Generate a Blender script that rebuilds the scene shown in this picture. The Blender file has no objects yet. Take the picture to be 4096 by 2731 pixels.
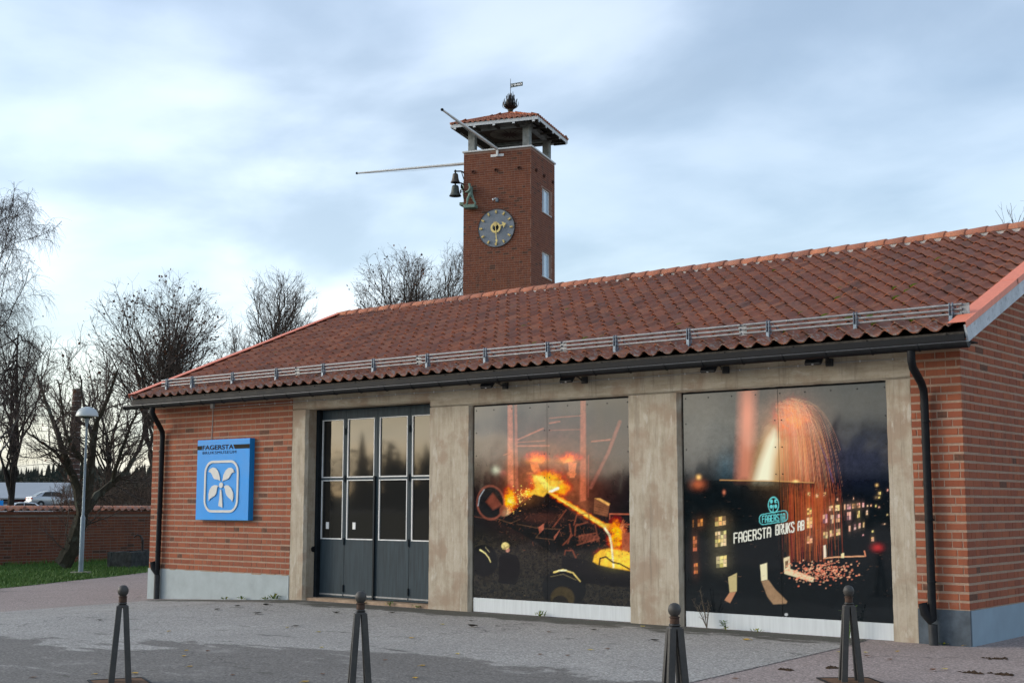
import bpy, math, random
import numpy as np
from mathutils import Vector, Matrix
R = math.radians
random.seed(7)
rng = np.random.default_rng(11)
S = bpy.context.scene
COL = S.collection

# ------------------------------------------------------------------ camera
cam_d = bpy.data.cameras.new('camera')
cam = bpy.data.objects.new('camera', cam_d)
COL.objects.link(cam)
cam_d.sensor_width = 36.0
cam_d.lens = 46.625
cam_d.clip_start = 0.1
cam_d.clip_end = 4000
CAM = Vector((6.048, -15.970, 1.670))
YAW, PITCH, ROLL = R(-39.515), R(7.009), R(0.094)
FW = Vector((math.sin(YAW)*math.cos(PITCH), math.cos(YAW)*math.cos(PITCH), math.sin(PITCH)))
RT = Vector((math.cos(YAW), -math.sin(YAW), 0))
UP = RT.cross(FW)
RT2 = RT*math.cos(ROLL) + UP*math.sin(ROLL)
UP2 = UP*math.cos(ROLL) - RT*math.sin(ROLL)
M = Matrix(((RT2.x, UP2.x, -FW.x, CAM.x), (RT2.y, UP2.y, -FW.y, CAM.y), (RT2.z, UP2.z, -FW.z, CAM.z), (0, 0, 0, 1)))
cam.matrix_world = M
S.camera = cam

def in_frame(p, margin=0.02):
    d = Vector(p) - CAM
    k = d.dot(FW)
    if k < 0.5: return None
    a = d.dot(RT2)/k*46.625/36.0
    b = d.dot(UP2)/k*46.625/36.0
    if abs(a) > .5+margin or abs(b) > .3335+margin: return None
    return k

# ------------------------------------------------------------------ sky and sun
SUN_AZ, SUN_EL = R(-122), R(20)          # azimuth from +Y towards +X
w = bpy.data.worlds.new('World'); S.world = w; w.use_nodes = True
nt = w.node_tree; nt.nodes.clear()
N = lambda t, **k: (lambda n: ([setattr(n, a, b) for a, b in k.items()], n)[1])(nt.nodes.new(t))
L_ = nt.links.new
out = N('ShaderNodeOutputWorld'); bg = N('ShaderNodeBackground')
sky = N('ShaderNodeTexSky'); sky.sky_type = 'NISHITA'; sky.sun_disc = False
sky.sun_elevation = SUN_EL; sky.sun_rotation = SUN_AZ
sky.air_density = 1.0; sky.dust_density = 2.0; sky.ozone_density = 1.0
bg.inputs['Strength'].default_value = 0.112
tc = N('ShaderNodeTexCoord')
sep = N('ShaderNodeSeparateXYZ'); L_(tc.outputs['Generated'], sep.inputs[0])
def wm(op, a, b=None, clamp=False):
    n = N('ShaderNodeMath', operation=op, use_clamp=clamp)
    for i, q in enumerate((a, b)):
        if q is None: continue
        if isinstance(q, (int, float)): n.inputs[i].default_value = q
        else: L_(q, n.inputs[i])
    return n.outputs[0]
den = wm('ADD', wm('MAXIMUM', sep.outputs['Z'], 0.0), 0.22)
cmb = N('ShaderNodeCombineXYZ')
L_(wm('DIVIDE', sep.outputs['X'], den), cmb.inputs[0]); L_(wm('DIVIDE', sep.outputs['Y'], den), cmb.inputs[1])
mapn = N('ShaderNodeMapping'); mapn.inputs['Rotation'].default_value = (0, 0, R(25)); mapn.inputs['Scale'].default_value = (.85, 1.05, 1.0); mapn.inputs['Location'].default_value = (1.7, 4.2, 0)
L_(cmb.outputs[0], mapn.inputs[0])
n1 = N('ShaderNodeTexNoise'); n1.inputs['Scale'].default_value = .95; n1.inputs['Detail'].default_value = 6; n1.inputs['Roughness'].default_value = .45; n1.inputs['Distortion'].default_value = .35
L_(mapn.outputs[0], n1.inputs['Vector'])
n2 = N('ShaderNodeTexNoise'); n2.inputs['Scale'].default_value = 2.3; n2.inputs['Detail'].default_value = 7; n2.inputs['Roughness'].default_value = .48; n2.inputs['Distortion'].default_value = .2
L_(mapn.outputs[0], n2.inputs['Vector'])
cov = N('ShaderNodeMapRange'); cov.interpolation_type = 'SMOOTHSTEP'
cov.inputs['From Min'].default_value = .33; cov.inputs['From Max'].default_value = .62; cov.inputs['To Min'].default_value = .5; cov.inputs['To Max'].default_value = 1.0
L_(n1.outputs['Fac'], cov.inputs['Value'])
bw = N('ShaderNodeRGBToBW'); L_(sky.outputs[0], bw.inputs[0])
shade = N('ShaderNodeMapRange'); shade.interpolation_type = 'SMOOTHSTEP'
shade.inputs['From Min'].default_value = .32; shade.inputs['From Max'].default_value = .66; shade.inputs['To Min'].default_value = 1.38; shade.inputs['To Max'].default_value = 2.1
L_(n2.outputs['Fac'], shade.inputs['Value'])
lum = wm('MULTIPLY', wm('ADD', wm('MULTIPLY', bw.outputs[0], 1.0), 1.75), shade.outputs[0])
tmix = N('ShaderNodeMix', data_type='RGBA'); tmix.inputs[6].default_value = (.84, .98, 1.11, 1); tmix.inputs[7].default_value = (1.04, 1.05, 1.05, 1)
L_(wm('SUBTRACT', shade.outputs[0], 1.25, True), tmix.inputs[0])
tint = N('ShaderNodeVectorMath', operation='SCALE'); 
hue = N('ShaderNodeVectorMath', operation='SCALE'); L_(sky.outputs[0], hue.inputs[0]); L_(wm('DIVIDE', .40, wm('ADD', bw.outputs[0], .02)), hue.inputs['Scale'])
hadd = N('ShaderNodeVectorMath', operation='ADD'); L_(hue.outputs[0], hadd.inputs[0]); hadd.inputs[1].default_value = (.60, .60, .60)
hm = N('ShaderNodeVectorMath', operation='MULTIPLY'); L_(tmix.outputs[2], hm.inputs[0]); L_(hadd.outputs[0], hm.inputs[1])
L_(hm.outputs[0], tint.inputs[0]); L_(lum, tint.inputs['Scale'])
skyb = N('ShaderNodeVectorMath', operation='SCALE'); skyb.inputs['Scale'].default_value = 2.2
L_(sky.outputs[0], skyb.inputs[0])
mx = N('ShaderNodeMix', data_type='RGBA')
L_(cov.outputs[0], mx.inputs[0]); L_(skyb.outputs[0], mx.inputs[6]); L_(tint.outputs[0], mx.inputs[7])
L_(mx.outputs[2], bg.inputs['Color']); L_(bg.outputs[0], out.inputs['Surface'])

sd = bpy.data.lights.new('sun', 'SUN'); sd.energy = .85; sd.angle = R(14); sd.color = (1.0, .90, .78)
so = bpy.data.objects.new('sun', sd); COL.objects.link(so)
sv = Vector((math.sin(SUN_AZ)*math.cos(SUN_EL), math.cos(SUN_AZ)*math.cos(SUN_EL), math.sin(SUN_EL)))
so.rotation_euler = (-sv).to_track_quat('-Z', 'Y').to_euler()
so.location = (-20, -30, 40)
S.view_settings.view_transform = 'Standard'; S.view_settings.look = 'None'
S.view_settings.exposure = 0.0; S.view_settings.gamma = 1.0; S.view_settings.use_curve_mapping = False
S.render.engine = 'CYCLES'
S.cycles.use_denoising = True
S.cycles.max_bounces = 6; S.cycles.diffuse_bounces = 3; S.cycles.glossy_bounces = 3; S.cycles.transmission_bounces = 4; S.cycles.transparent_max_bounces = 6

# ------------------------------------------------------------------ helpers
def tag(o, label=None, cat=None, group=None, kind=None):
    if label: o['label'] = label
    if cat: o['category'] = cat
    if group: o['group'] = group
    if kind: o['kind'] = kind
    return o
def thing(name, label, cat, loc=(0, 0, 0), rz=0, group=None):
    o = bpy.data.objects.new(name, None); COL.objects.link(o)
    o.location = loc; o.rotation_euler = (0, 0, rz); o.empty_display_size = .2
    return tag(o, label, cat, group)
def part_root(name, parent):
    o = bpy.data.objects.new(name, None); COL.objects.link(o); o.parent = parent
    return o
def link_mesh(name, me, parent=None, mat=None):
    o = bpy.data.objects.new(name, me); COL.objects.link(o)
    if parent is not None: o.parent = parent
    return o

class MB:
    def __init__(self): self.v = []; self.f = []; self.mi = []; self.m = 0
    def add(self, vs, fs):
        b = len(self.v); self.v += [tuple(q) for q in vs]
        for q in fs: self.f.append(tuple(i+b for i in q)); self.mi.append(self.m)
        return self
    def box(self, x0, x1, y0, y1, z0, z1, xf=None):
        vs = [(x, y, z) for z in (z0, z1) for y in (y0, y1) for x in (x0, x1)]
        if xf is not None: vs = [tuple(xf @ Vector(q)) for q in vs]
        return self.add(vs, [(0, 2, 3, 1), (4, 5, 7, 6), (0, 1, 5, 4), (1, 3, 7, 5), (3, 2, 6, 7), (2, 0, 4, 6)])
    def bbox(self, x0, x1, y0, y1, z0, z1, b=.01, xf=None):      # box with chamfered edges
        vs = []
        for sx, X, Xi in ((0, x0, x0+b), (1, x1, x1-b)):
            for sy, Y, Yi in ((0, y0, y0+b), (1, y1, y1-b)):
                for sz, Z, Zi in ((0, z0, z0+b), (1, z1, z1-b)):
                    vs += [(X, Yi, Zi), (Xi, Y, Zi), (Xi, Yi, Z)]
        ix = lambda sx, sy, sz, k: (sx*4+sy*2+sz)*3+k
        fs = []
        for s in (0, 1):
            q = [ix(s, 0, 0, 0), ix(s, 1, 0, 0), ix(s, 1, 1, 0), ix(s, 0, 1, 0)]; fs.append(q if s else q[::-1])
            q = [ix(0, s, 0, 1), ix(0, s, 1, 1), ix(1, s, 1, 1), ix(1, s, 0, 1)]; fs.append(q if s else q[::-1])
            q = [ix(0, 0, s, 2), ix(1, 0, s, 2), ix(1, 1, s, 2), ix(0, 1, s, 2)]; fs.append(q if s else q[::-1])
        for a in (0, 1):
            for c in (0, 1):
                fs.append([ix(a, c, 0, 0), ix(a, c, 1, 0), ix(a, c, 1, 1), ix(a, c, 0, 1)])
                fs.append([ix(a, 0, c, 0), ix(a, 1, c, 0), ix(a, 1, c, 2), ix(a, 0, c, 2)])
                fs.append([ix(0, a, c, 1), ix(1, a, c, 1), ix(1, a, c, 2), ix(0, a, c, 2)])
        for a in (0, 1):
            for c in (0, 1):
                for d in (0, 1): fs.append([ix(a, c, d, 0), ix(a, c, d, 1), ix(a, c, d, 2)])
        if xf is not None: vs = [tuple(xf @ Vector(q)) for q in vs]
        return self.add(vs, fs)
    def tube(self, pts, rad, n=8, cap=True):
        pts = [Vector(p) for p in pts]
        if isinstance(rad, (int, float)): rad = [rad]*len(pts)
        vs = []; prev = None
        for i, p in enumerate(pts):
            d = (pts[min(i+1, len(pts)-1)] - pts[max(i-1, 0)])
            d = d.normalized() if d.length > 1e-9 else Vector((0, 0, 1))
            if prev is None:
                a = d.cross(Vector((0, 0, 1)) if abs(d.z) < .9 else Vector((1, 0, 0))).normalized()
            else:
                a = prev - d*prev.dot(d); a = a.normalized() if a.length > 1e-6 else d.orthogonal().normalized()
            prev = a; b = d.cross(a)
            for k in range(n):
                t = 2*math.pi*k/n; vs.append(p + (a*math.cos(t) + b*math.sin(t))*rad[i])
        fs = []
        for i in range(len(pts)-1):
            for k in range(n):
                k2 = (k+1) % n; fs.append((i*n+k, i*n+k2, (i+1)*n+k2, (i+1)*n+k))
        if cap: fs.append(tuple(range(n))[::-1]); fs.append(tuple((len(pts)-1)*n+k for k in range(n)))
        return self.add(vs, fs)
    def lathe(self, prof, n=24, xf=None):
        vs = []; fs = []
        for r, z in prof:
            for k in range(n): t = 2*math.pi*k/n; vs.append(Vector((r*math.cos(t), r*math.sin(t), z)))
        for i in range(len(prof)-1):
            for k in range(n):
                k2 = (k+1) % n; fs.append((i*n+k, i*n+k2, (i+1)*n+k2, (i+1)*n+k))
        fs.append(tuple(range(n))[::-1]); fs.append(tuple((len(prof)-1)*n+k for k in range(n)))
        if xf is not None: vs = [xf @ q for q in vs]
        return self.add(vs, fs)
    def prism(self, poly, a, b, fn):                            # fn(u,v,w) -> point; poly ccw seen from w=a side
        n = len(poly)
        vs = [fn(u, v, a) for u, v in poly] + [fn(u, v, b) for u, v in poly]
        fs = [tuple(range(n)), tuple(range(2*n-1, n-1, -1))]
        fs += [(i, i+n, (i+1) % n+n, (i+1) % n) for i in range(n)]
        return self.add(vs, fs)
    def mesh(self, name, mats, smooth=False):
        me = bpy.data.meshes.new(name)
        me.from_pydata(self.v, [], self.f)
        mats = mats if isinstance(mats, (list, tuple)) else [mats]
        for m in mats: me.materials.append(m)
        if len(mats) > 1: me.polygons.foreach_set('material_index', self.mi)
        if smooth:
            me.polygons.foreach_set('use_smooth', [True]*len(self.f))
        me.update()
        return me
    def build(self, name, mats, parent=None, smooth=False, recalc=True):
        me = self.mesh(name, mats, smooth)
        if recalc and len(self.f) < 60000:
            import bmesh
            bm = bmesh.new(); bm.from_mesh(me); bmesh.ops.recalc_face_normals(bm, faces=bm.faces[:]); bm.to_mesh(me); bm.free()
        if smooth: smooth_by_angle(me, 40)
        return link_mesh(name, me, parent)
def smooth_by_angle(me, deg):
    try:
        import bmesh
        bm = bmesh.new(); bm.from_mesh(me)
        for e in bm.edges:
            if len(e.link_faces) == 2 and e.calc_face_angle(0) > R(deg): e.smooth = False
        bm.to_mesh(me); bm.free()
    except Exception: pass

# ------------------------------------------------------------------ materials
class Mat:
    def __init__(self, name):
        self.m = bpy.data.materials.new(name); self.m.use_nodes = True
        self.t = self.m.node_tree; self.b = self.t.nodes['Principled BSDF']
        self._tc = None
    def n(self, t, **k):
        q = self.t.nodes.new(t)
        for a, b in k.items(): setattr(q, a, b)
        return q
    def l(self, a, b): self.t.links.new(a, b)
    def coord(self, kind='Object'):
        if self._tc is None: self._tc = self.n('ShaderNodeTexCoord')
        return self._tc.outputs[kind]
    def noise(self, scale=5, detail=4, rough=.55, vscale=None, coord=None, dist=0, loc=None):
        q = self.n('ShaderNodeTexNoise'); q.inputs['Scale'].default_value = scale; q.inputs['Detail'].default_value = detail; q.inputs['Roughness'].default_value = rough; q.inputs['Distortion'].default_value = dist
        c = coord or self.coord()
        if vscale or loc:
            mp = self.n('ShaderNodeMapping')
            if vscale: mp.inputs['Scale'].default_value = vscale
            if loc: mp.inputs['Location'].default_value = loc
            self.l(c, mp.inputs[0]); c = mp.outputs[0]
        self.l(c, q.inputs['Vector']); return q.outputs['Fac']
    def ramp(self, fac, stops, interp='LINEAR'):
        q = self.n('ShaderNodeValToRGB'); q.color_ramp.interpolation = interp
        e = q.color_ramp.elements
        while len(e) < len(stops): e.new(.5)
        for i, (p, c) in enumerate(stops):
            e[i].position = p; e[i].color = (*c, 1) if len(c) == 3 else c
        self.l(fac, q.inputs[0]); return q.outputs[0]
    def rng(self, fac, a, b, c=0, d=1, smooth=True):
        q = self.n('ShaderNodeMapRange'); q.interpolation_type = 'SMOOTHSTEP' if smooth else 'LINEAR'
        for i, x in zip((1, 2, 3, 4), (a, b, c, d)): q.inputs[i].default_value = x
        self.l(fac, q.inputs[0]); return q.outputs[0]
    def mix(self, fac, a, b, blend='MIX'):
        q = self.n('ShaderNodeMix', data_type='RGBA', blend_type=blend)
        for i, x in ((0, fac), (6, a), (7, b)):
            if isinstance(x, (int, float)): q.inputs[i].default_value = x
            elif isinstance(x, (tuple, list)): q.inputs[i].default_value = (*x, 1) if len(x) == 3 else x
            else: self.l(x, q.inputs[i])
        return q.outputs[2]
    def math(self, op, a, b=None, clamp=False):
        q = self.n('ShaderNodeMath', operation=op, use_clamp=clamp)
        for i, x in enumerate((a, b)):
            if x is None: continue
            if isinstance(x, (int, float)): q.inputs[i].default_value = x
            else: self.l(x, q.inputs[i])
        return q.outputs[0]
    def col(self, c):
        if isinstance(c, (tuple, list)): self.b.inputs['Base Color'].default_value = (*c, 1) if len(c) == 3 else c
        else: self.l(c, self.b.inputs['Base Color'])
        return self
    def set(self, **k):
        for a, b in k.items():
            s = self.b.inputs[a.replace('_', ' ')]
            if isinstance(b, (int, float, tuple, list)): s.default_value = b
            else: self.l(b, s)
        return self
    def bump(self, h, strength=.3, dist=.01):
        q = self.n('ShaderNodeBump'); q.inputs['Strength'].default_value = strength; q.inputs['Distance'].default_value = dist
        self.l(h, q.inputs['Height']); self.l(q.outputs[0], self.b.inputs['Normal']); return self

def simple(name, c, rough=.6, metal=0, spec=.5, var=.12, nscale=6, bump=0):
    m = Mat(name)
    f = m.noise(nscale, 5, .6)
    d = tuple(x*(1-var*1.6) for x in c); h = tuple(min(1, x*(1+var)) for x in c)
    m.col(m.ramp(f, [(.3, d), (.7, h)]))
    m.set(Roughness=m.rng(f, .3, .7, max(0, rough-.08), min(1, rough+.08), False), Metallic=metal, Specular_IOR_Level=spec)
    if bump: m.bump(m.noise(nscale*8, 4), bump, .004)
    return m.m

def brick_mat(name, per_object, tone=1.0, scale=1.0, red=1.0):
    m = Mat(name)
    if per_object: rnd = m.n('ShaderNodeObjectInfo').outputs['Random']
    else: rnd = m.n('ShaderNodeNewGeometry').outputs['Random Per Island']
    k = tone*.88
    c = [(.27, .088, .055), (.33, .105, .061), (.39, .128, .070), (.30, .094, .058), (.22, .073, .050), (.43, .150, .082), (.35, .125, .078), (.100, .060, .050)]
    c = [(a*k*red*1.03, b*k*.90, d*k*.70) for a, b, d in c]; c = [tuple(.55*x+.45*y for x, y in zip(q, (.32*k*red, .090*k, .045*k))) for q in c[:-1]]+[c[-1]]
    base = m.ramp(rnd, [(0, c[0]), (.13, c[1]), (.3, c[2]), (.45, c[3]), (.6, c[4]), (.74, c[5]), (.88, c[6]), (.955, c[7])], 'CONSTANT')
    geo = m.n('ShaderNodeNewGeometry').outputs['Position']
    f = m.noise(22*scale, 5, .65, coord=geo)
    base = m.mix(m.rng(f, .3, .75, .0, .5), base, (.30*k, .105*k, .062*k))
    g = m.noise(90*scale, 3, .6, coord=geo)
    base = m.mix(m.rng(g, .55, .8, 0, .35), base, (.16*k, .075*k, .055*k))
    big = m.noise(.7, 3, .5, coord=geo)
    base = m.mix(m.rng(big, .35, .7, 0, .28), base, m.mix(.5, base, (.24*k, .12*k, .085*k)))
    rs = m.noise(1.6, 6, .65, coord=geo, vscale=(2.6, 2.6, .35), loc=(7, 2, 5)); base = m.mix(m.rng(rs, .52, .70, 0, .45), base, (.12*k, .060*k, .045*k))
    ef = m.noise(1.1, 6, .7, coord=geo, loc=(1, 8, 3)); base = m.mix(m.rng(ef, .60, .74, 0, .35), base, (.42*k, .26*k, .20*k))
    m.col(base); m.set(Roughness=.88, Specular_IOR_Level=.25)
    m.bump(m.math('ADD', f, m.math('MULTIPLY', g, .6)), .5, .006)
    return m.m
def mortar_mat(name, c):
    m = Mat(name)
    f = m.noise(30, 5, .65); g = m.noise(2.2, 4, .6)
    a = m.ramp(f, [(.3, tuple(x*.78 for x in c)), (.7, tuple(x*1.12 for x in c))])
    m.col(m.mix(m.rng(g, .45, .72, 0, .5), a, (c[0]*.75, c[1]*.66, c[2]*.60)))
    m.set(Roughness=.95, Specular_IOR_Level=.15); m.bump(f, .6, .008)
    return m.m
BR1, BRJ = brick_mat('brick_face', True), brick_mat('brick_face_joined', False)
BT1, BTJ = brick_mat('tower_brick_face', True, .62, red=.95), brick_mat('tower_brick_face_joined', False, .62, red=.95)
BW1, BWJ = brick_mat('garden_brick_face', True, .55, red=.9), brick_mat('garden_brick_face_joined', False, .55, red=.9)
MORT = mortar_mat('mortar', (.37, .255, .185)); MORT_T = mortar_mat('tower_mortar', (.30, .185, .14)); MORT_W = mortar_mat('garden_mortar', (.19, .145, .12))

def concrete_mat(name, vertical):
    m = Mat(name)
    vs = (5, 5, .8) if vertical else (.8, 5, 5)
    a = m.math('ADD', m.math('MULTIPLY', m.noise(2.2, 7, .65, vscale=vs), .6), m.math('MULTIPLY', m.noise(4.5, 6, .7, loc=(3, 3, 3)), .4))
    b = m.noise(1.6, 5, .6)
    base = m.ramp(a, [(.34, (.29, .235, .175)), (.46, (.40, .335, .25)), (.56, (.47, .405, .315)), (.68, (.40, .33, .25))])
    base = m.mix(m.rng(b, .48, .62, 0, .8), base, (.335, .245, .175))
    c = m.noise(3.3, 5, .65, vscale=(2.5, 2.5, .8) if vertical else (.8, 2.5, 2.5), loc=(4, 2, 7))
    base = m.mix(m.rng(c, .56, .70, 0, .55), base, (.60, .555, .47))
    sp = m.noise(38, 4, .75)
    base = m.mix(m.rng(sp, .60, .70, 0, .6), base, (.17, .14, .11))
    dr = m.noise(3.4, 6, .7, vscale=(3.4, 3.4, .22), loc=(2, 9, 4)); base = m.mix(m.rng(dr, .55, .66, 0, .42), base, (.22, .18, .14))
    # board joints of the shuttering
    sepx = m.n('ShaderNodeSeparateXYZ'); m.l(m.coord(), sepx.inputs[0])
    ax = m.math('MULTIPLY', sepx.outputs[0 if vertical else 2], 1/.13)
    fr = m.math('ABSOLUTE', m.math('SUBTRACT', m.math('FRACT', m.math('ADD', ax, m.math('MULTIPLY', b, .12))), .5))
    line = m.rng(fr, .475, .497, 0, 1)
    base = m.mix(m.math('MULTIPLY', line, .16), base, (.2, .165, .13))
    m.col(base); m.set(Roughness=.92, Specular_IOR_Level=.2)
    h = m.math('SUBTRACT', m.math('ADD', m.math('MULTIPLY', a, .8), m.math('MULTIPLY', sp, .25)), m.math('MULTIPLY', line, .6))
    m.bump(h, .55, .012)
    return m.m
CONC_V, CONC_H = concrete_mat('concrete_pillar', True), concrete_mat('concrete_lintel', False)

def tile_mat(name, per_object, k=1.0):
    k *= 1.55
    m = Mat(name)
    rnd = m.n('ShaderNodeObjectInfo').outputs['Random'] if per_object else m.n('ShaderNodeNewGeometry').outputs['Random Per Island']
    base = m.ramp(rnd, [(0, (.170*k, .066*k, .042*k)), (.3, (.220*k, .080*k, .046*k)), (.55, (.255*k, .092*k, .050*k)), (.8, (.285*k, .110*k, .058*k)), (1, (.185*k, .085*k, .060*k))])
    pos = m.n('ShaderNodeNewGeometry').outputs['Position']
    f = m.noise(9, 6, .65, coord=pos); g = m.noise(1.1, 4, .55, coord=pos)
    base = m.mix(m.rng(f, .42, .72, 0, .6), base, (.105*k, .060*k, .044*k))
    # lichen, densest on the lowest courses where it really grows
    sz = m.n('ShaderNodeSeparateXYZ'); m.l(pos, sz.inputs[0])
    low = m.rng(sz.outputs['Z'], 3.75, 4.35, .16, 0)
    lic = m.noise(17, 5, .7, coord=pos, loc=(3, 1, 8))
    lf = m.rng(m.math('ADD', lic, low), .66, .74, 0, .75)
    base = m.mix(lf, base, (.36, .34, .30))
    och = m.noise(26, 4, .7, coord=pos, loc=(9, 1, 2))
    base = m.mix(m.rng(m.math('ADD', och, m.math('MULTIPLY', low, .6)), .68, .76, 0, .7), base, (.26, .17, .05))
    base = m.mix(m.rng(g, .4, .7, 0, .35), base, (.15*k, .07*k, .055*k))
    st = m.noise(2.4, 6, .65, coord=pos, vscale=(2.2, .35, .35), loc=(2, 5, 1)); base = m.mix(m.rng(st, .50, .68, 0, .55), base, (.085*k, .050*k, .036*k))
    m.col(base); m.set(Roughness=.85, Specular_IOR_Level=.3)
    m.bump(f, .5, .006)
    return m.m
TILE1, TILEJ = tile_mat('roof_tile_clay', True), tile_mat('roof_tile_clay_joined', False)
RIDGE = tile_mat('ridge_clay', True, 1.2)
def streak_metal(name, c, rough=.45, k=.25, spec=.5):
    m = Mat(name); a = m.noise(3, 5, .6, vscale=(8, 8, .6))
    m.col(m.ramp(a, [(.3, tuple(x*(1-k) for x in c)), (.7, tuple(min(1, x*(1+k*.6)) for x in c))]))
    m.set(Roughness=rough, Specular_IOR_Level=spec); m.bump(a, .08, .005); return m.m
BLACK = simple('black_painted_steel', (.010, .011, .013), .6, 0, .18, .3, 14)
BLACK2 = simple('black_fascia_metal', (.010, .011, .013), .6, 0, .15, .35, 5)
DARKWOOD = simple('dark_soffit_wood', (.020, .016, .013), .85, 0, .2, .3, 12)
GREYWOOD = simple('weathered_grey_wood', (.050, .044, .037), .9, 0, .2, .35, 18, .3)
ORANGE = streak_metal('orange_roof_flashing', (.72, .205, .115), .55, .12)
def barge_mat():
    m = Mat('weathered_white_board'); a = m.noise(4, 6, .65, vscale=(4, 1, 1)); b = m.noise(16, 5, .7)
    base = m.ramp(a, [(.35, (.42, .45, .47)), (.7, (.60, .63, .65))])
    m.col(m.mix(m.rng(b, .52, .72, 0, .7), base, (.19, .20, .20))); m.set(Roughness=.8); m.bump(b, .25, .004); return m.m
BARGE = barge_mat()
GALV = simple('galvanised_rail', (.26, .265, .27), .5, .35, .5, .2, 10)
GALV2 = simple('galvanised_bracket', (.20, .25, .30), .5, .4, .5, .3, 20)
MORTAR_WHITE = simple('ridge_mortar_pale', (.55, .52, .48), .9, 0, .2, .15, 20)
PLINTH_L = simple('plinth_paint_pale', (.36, .405, .41), .75, 0, .3, .10, 3, .15)
PLINTH_B = simple('plinth_blue', (.24, .315, .375), .75, 0, .3, .07, 2.5, .15)  # gable plinth tone, bluer and darker than the pale front plinth
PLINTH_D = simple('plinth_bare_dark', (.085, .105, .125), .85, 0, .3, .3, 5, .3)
DOORP = streak_metal('door_blue_grey_paint', (.030, .047, .058), .6, .32, .2)
DOORD = simple('door_dark_frame', (.013, .018, .022), .6, 0, .15, .25, 8)
WHITE = simple('white_paint', (.72, .72, .71), .5, 0, .5, .08, 12)
STRIPW = streak_metal('white_mural_base', (.60, .63, .635), .5, .1)
def glass_mat(name, tint=(.90, .84, .70), base=(.018, .018, .0175)):
    m = Mat(name); m.col(base); m.set(Roughness=.035, Specular_IOR_Level=.5, IOR=1.54, Specular_Tint=(*tint, 1))
    m.bump(m.noise(1.6, 2, .4), .02, .02); return m.m
GLASS = glass_mat('bronze_glass')
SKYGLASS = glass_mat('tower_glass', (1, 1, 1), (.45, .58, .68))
def print_mat(name):
    m = Mat(name); at = m.n('ShaderNodeVertexColor'); at.layer_name = 'print'
    m.col(at.outputs['Color'])
    m.set(Roughness=.6, Specular_IOR_Level=.0, Coat_Weight=1.0, Coat_Roughness=.05, Coat_IOR=1.52, Coat_Tint=(1, 1, 1, 1))
    q = m.n('ShaderNodeBump'); q.inputs['Strength'].default_value = .5; q.inputs['Distance'].default_value = .010
    m.l(m.noise(1.3, 1.5, .4, vscale=(1.2, 1, 1)), q.inputs['Height']); m.l(q.outputs[0], m.b.inputs['Coat Normal'])
    return m.m
PRINT = print_mat('glossy_printed_sheet')

# ------------------------------------------------------------------ ground
GB = [(-3000, 22.0), (-900, 9.0), (-300, 2.6), (-100, 1.35), (-60, 1.05), (-34, -.20), (-17, -.20), (-12, 0.0), (3000, 0.0)]
def gz(x):
    for (x0, z0), (x1, z1) in zip(GB, GB[1:]):
        if x <= x1: return z0 + (z1-z0)*(x-x0)/(x1-x0)
    return 0.0
def clip_half(poly, xc, keep_right):
    o = []
    for i, p in enumerate(poly):
        q = poly[(i+1) % len(poly)]
        ip = (p[0] >= xc) == keep_right or p[0] == xc; iq = (q[0] >= xc) == keep_right or q[0] == xc
        if ip: o.append(p)
        if ip != iq:
            t = (xc-p[0])/(q[0]-p[0]); o.append((xc, p[1]+t*(q[1]-p[1])))
    return o
def sheet(name, poly, mat, dz):
    mb = MB(); xs = [g[0] for g in GB]
    for x0, x1 in zip(xs, xs[1:]):
        q = clip_half(poly, x0, True)
        if len(q) > 2: q = clip_half(q, x1, False)
        if len(q) > 2 and max(p[0] for p in q)-min(p[0] for p in q) > 1e-5:
            mb.add([(x, y, gz(x)+dz) for x, y in q], [tuple(range(len(q)))])
    o = mb.build(name, mat)
    if o.data.polygons and sum(p.normal.z for p in o.data.polygons) < 0: o.data.flip_normals()
    return tag(o, kind='structure')

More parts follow.
